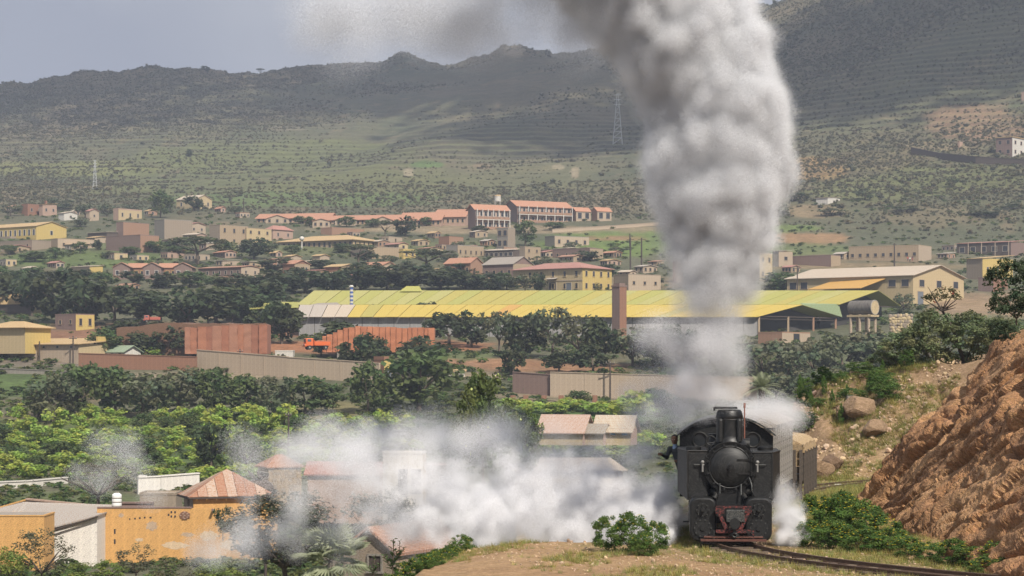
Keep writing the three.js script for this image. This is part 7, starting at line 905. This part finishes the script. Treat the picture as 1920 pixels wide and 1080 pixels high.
// ---------------------------------------------------------------- nearer trees below the line
{ const K = (o, kind) => o; const nearTree = (px, foot, d, w, h, opt, l, name, m, trunk = {}) => { const p = P(px, foot, d), s = d / F, o = thing(name, l, 'tree', p); obj('trunk', trunkGeo(px, { th: 0.3, r: 0.022, limbs: 8, spread: 0.4, ...trunk }), BARK, o); const c = obj('crown', crownGeo(px + 1, opt), m, o); c.position.y = opt.foot ?? 0.12; c.scale.y = 1 - (opt.foot ?? 0.12); o.scale.set(w * s, h * s, w * s); return o; };
  nearTree(905, 905, 140, 118, 222, { clumps: 55, leaves: 75, leaf: 0.026, cr: 0.115, tone: 0.35, flowers: 0.012 }, 'tall leafy tree with pale blossoms rising out of the steam at centre', 'blossoming_tree', leafMat('blossom_leaves', [0.105, 0.135, 0.042]));
  nearTree(982, 905, 139, 88, 138, { clumps: 40, leaves: 70, leaf: 0.03, cr: 0.13, tone: 0.35, flowers: 0.006 }, 'lower leafy tree right of the blossoming tree in the steam', 'leafy_tree', leafMat('blossom_leaves'));
  nearTree(985, 850, 190, 56, 60, { clumps: 22, leaves: 60, leaf: 0.045, cr: 0.16, tone: 0.3 }, 'small round tree left of the pale tiled roofs', 'small_tree', leafMat('blossom_leaves'));
  nearTree(540, 1130, 104, 245, 215, { clumps: 60, leaves: 70, leaf: 0.022, cr: 0.12, tone: 0.3, foot: 0.3 }, 'broad dark tree half hidden by smoke left of the fan palm', 'dark_tree', leafMat('smoke_tree_leaves', [0.060, 0.070, 0.040]), { lean: -0.1 });
  nearTree(740, 1080, 128, 190, 170, { clumps: 40, leaves: 60, leaf: 0.024, cr: 0.13, tone: 0.3, foot: 0.3 }, 'grey-green tree in the steam behind the gabled house', 'dark_tree', leafMat('smoke_tree_leaves'));
  nearTree(184, 975, 206, 165, 130, { clumps: 40, leaves: 40, leaf: 0.02, cr: 0.1, flat: 0.6, shape: 'umbrella', tone: 0.3, foot: 0.35 }, 'spreading thorn tree behind the white shed, wrapped in thin smoke', 'thorn_tree', leafMat('thorn_leaves', [0.10, 0.105, 0.060]), { th: 0.35, limbs: 10, spread: 0.42 });
  nearTree(78, 1112, 150, 128, 122, { clumps: 46, leaves: 44, leaf: 0.018, cr: 0.11, tone: 0.4, foot: 0.25 }, 'sparse grey thorn tree in front of the white shed at the lower left', 'thorn_tree', leafMat('thorn_leaves'), { limbs: 12, spread: 0.44, r: 0.018 });
  nearTree(255, 1100, 152, 84, 84, { clumps: 34, leaves: 44, leaf: 0.024, cr: 0.13, tone: 0.4, foot: 0.25 }, 'small grey thorn tree in front of the yellow wall', 'thorn_tree', leafMat('thorn_leaves'), { limbs: 9, r: 0.025 });
  nearTree(330, 1120, 150, 110, 80, { clumps: 34, leaves: 44, leaf: 0.024, cr: 0.13, tone: 0.4, foot: 0.15 }, 'grey-green bush in thin smoke below the yellow wall', 'grey_bush', leafMat('thorn_leaves'));
  nearTree(15, 1110, 148, 90, 90, { clumps: 34, leaves: 60, leaf: 0.028, cr: 0.14, tone: 0.3 }, 'bright green bush in the lower left corner', 'green_bush', leafMat('bright_leaves', [0.15, 0.20, 0.045]));
  for (const [x, y, w, h, l] of [[150, 1100, 80, 46, 'bright green bush in front of the white shed wall'], [205, 1095, 70, 46, 'bright green bush between the white wall and the thorn tree'], [420, 1110, 110, 60, 'bright green bush at the bottom edge left of the dark tree'], [800, 1020, 120, 50, 'pale green bush in the steam above the weeds']]) nearTree(x, y, 146, w, h, { clumps: 30, leaves: 60, leaf: 0.03, cr: 0.14, tone: 0.3 }, l, 'green_bush', leafMat('bright_leaves'));
  nearTree(418, 1010, 150, 46, 74, { clumps: 16, leaves: 26, leaf: 0.06, cr: 0.16, tone: 0.4, long: 2.6 }, 'dark broad-leaved plant against the yellow wall under the lodge', 'broad_leaved_plant', leafMat('dark_broad', [0.045, 0.065, 0.03]));
}
// fan palm and date palm
{ const d = 98, o = thing('fan_palm', 'pale fan palm at the bottom edge in front of the tan gabled house', 'palm', P(622, 1052, d)), M1 = mat('palm_leaf', [0.36, 0.39, 0.25], { trans: 0.25, rough: 0.7 }); setSeed(44); obj('trunk', [rod([0, -2.6, 0], [0, 0, 0], 0.22, 10, 0.17)], PALE_BARK, o);
  for (let k = 0; k < 22; k++) { const a = k / 22 * TAU * 2.6 + rr(-0.2, 0.2), e = lerp(1.25, -0.5, k / 21), L = rr(0.75, 1.05), dir = new THREE.Vector3(Math.cos(a) * Math.cos(e), Math.sin(e), Math.sin(a) * Math.cos(e)), c = dir.clone().multiplyScalar(L), side = new THREE.Vector3(-Math.sin(a), 0, Math.cos(a)), up = side.clone().cross(dir), f = []; for (let i = 0; i < 19; i++) { const t = (i / 18 - 0.5) * 3.9, R = 1.05 * (1 - 0.12 * Math.abs(t)), w = 0.05, v = dir.clone().multiplyScalar(Math.cos(t)).addScaledVector(side, Math.sin(t)), n = side.clone().multiplyScalar(Math.cos(t)).addScaledVector(dir, -Math.sin(t)), m1 = c.clone().addScaledVector(v, R * 0.55).addScaledVector(up, 0.06), tip = c.clone().addScaledVector(v, R).addScaledVector(up, -0.05).add(new THREE.Vector3(0, -0.12 * rnd(), 0)); f.push([c.toArray(), m1.clone().addScaledVector(n, w).toArray(), tip.toArray(), m1.clone().addScaledVector(n, -w).toArray()]); } const fr = obj('frond', faces(f), M1, o); obj('stalk', rod([0, 0, 0], c.toArray(), 0.018, 5), PALE_BARK, fr); }
}
{ const d = 128, o = thing('date_palm', 'grey-green feathery palm behind the wagons at the foot of the tree belt', 'palm', P(1428, 726, d)), M1 = mat('date_leaf', [0.25, 0.275, 0.17], { trans: 0.2 }); setSeed(45); obj('trunk', rod([0, -3, 0], [0, 0, 0], 0.22, 10, 0.2), BARK, o);
  for (let k = 0; k < 26; k++) { const a = k * 2.399, e = lerp(1.35, -0.25, k / 25), L = rr(1.3, 1.7), f = []; const at_ = (t) => new THREE.Vector3(Math.cos(a) * Math.cos(e) * L * t, Math.sin(e) * L * t - 0.5 * t * t, Math.sin(a) * Math.cos(e) * L * t), side = new THREE.Vector3(-Math.sin(a), 0, Math.cos(a)); for (let i = 1; i < 22; i++) { const t = i / 22, p = at_(t), q = at_(t + 0.12); for (const s of [-1, 1]) { const tip = q.clone().addScaledVector(side, s * 0.34 * Math.sin(Math.PI * Math.min(1, t + 0.15))).add(new THREE.Vector3(0, -0.05, 0)); f.push([p.toArray(), at_(t + 0.035).toArray(), tip.toArray()]); } } obj('frond', faces(f), M1, o); } }
// clouds above the hills, over and behind the frame, that shade the upper slopes
{ setSeed(700); const geo = puffGeo(420, 0.06, 7), m = smokeMat('cloud', [0.95, 0.95, 0.96], 0.6), mk = (n, c, r, l) => { const list = []; for (let i = 0; i < n; i++) { const a = rr(0, TAU), q = Math.sqrt(rnd()); list.push([c[0] + Math.cos(a) * q * r[0], c[1] + gauss() * r[1], c[2] + Math.sin(a) * q * r[2], rr(90, 170)]); } puffs('cloud', list, geo, m, l, 'cloud'); };
  mk(66, [150, 930, -1230], [560, 30, 250], 'broad grey cloud high over the left hill'); mk(38, [640, 900, -800], [300, 30, 200], 'grey cloud high over the right hill'); }
scene.fog = new THREE.FogExp2(0xb9c3d6, 0.00019);
renderer.render(scene, camera);
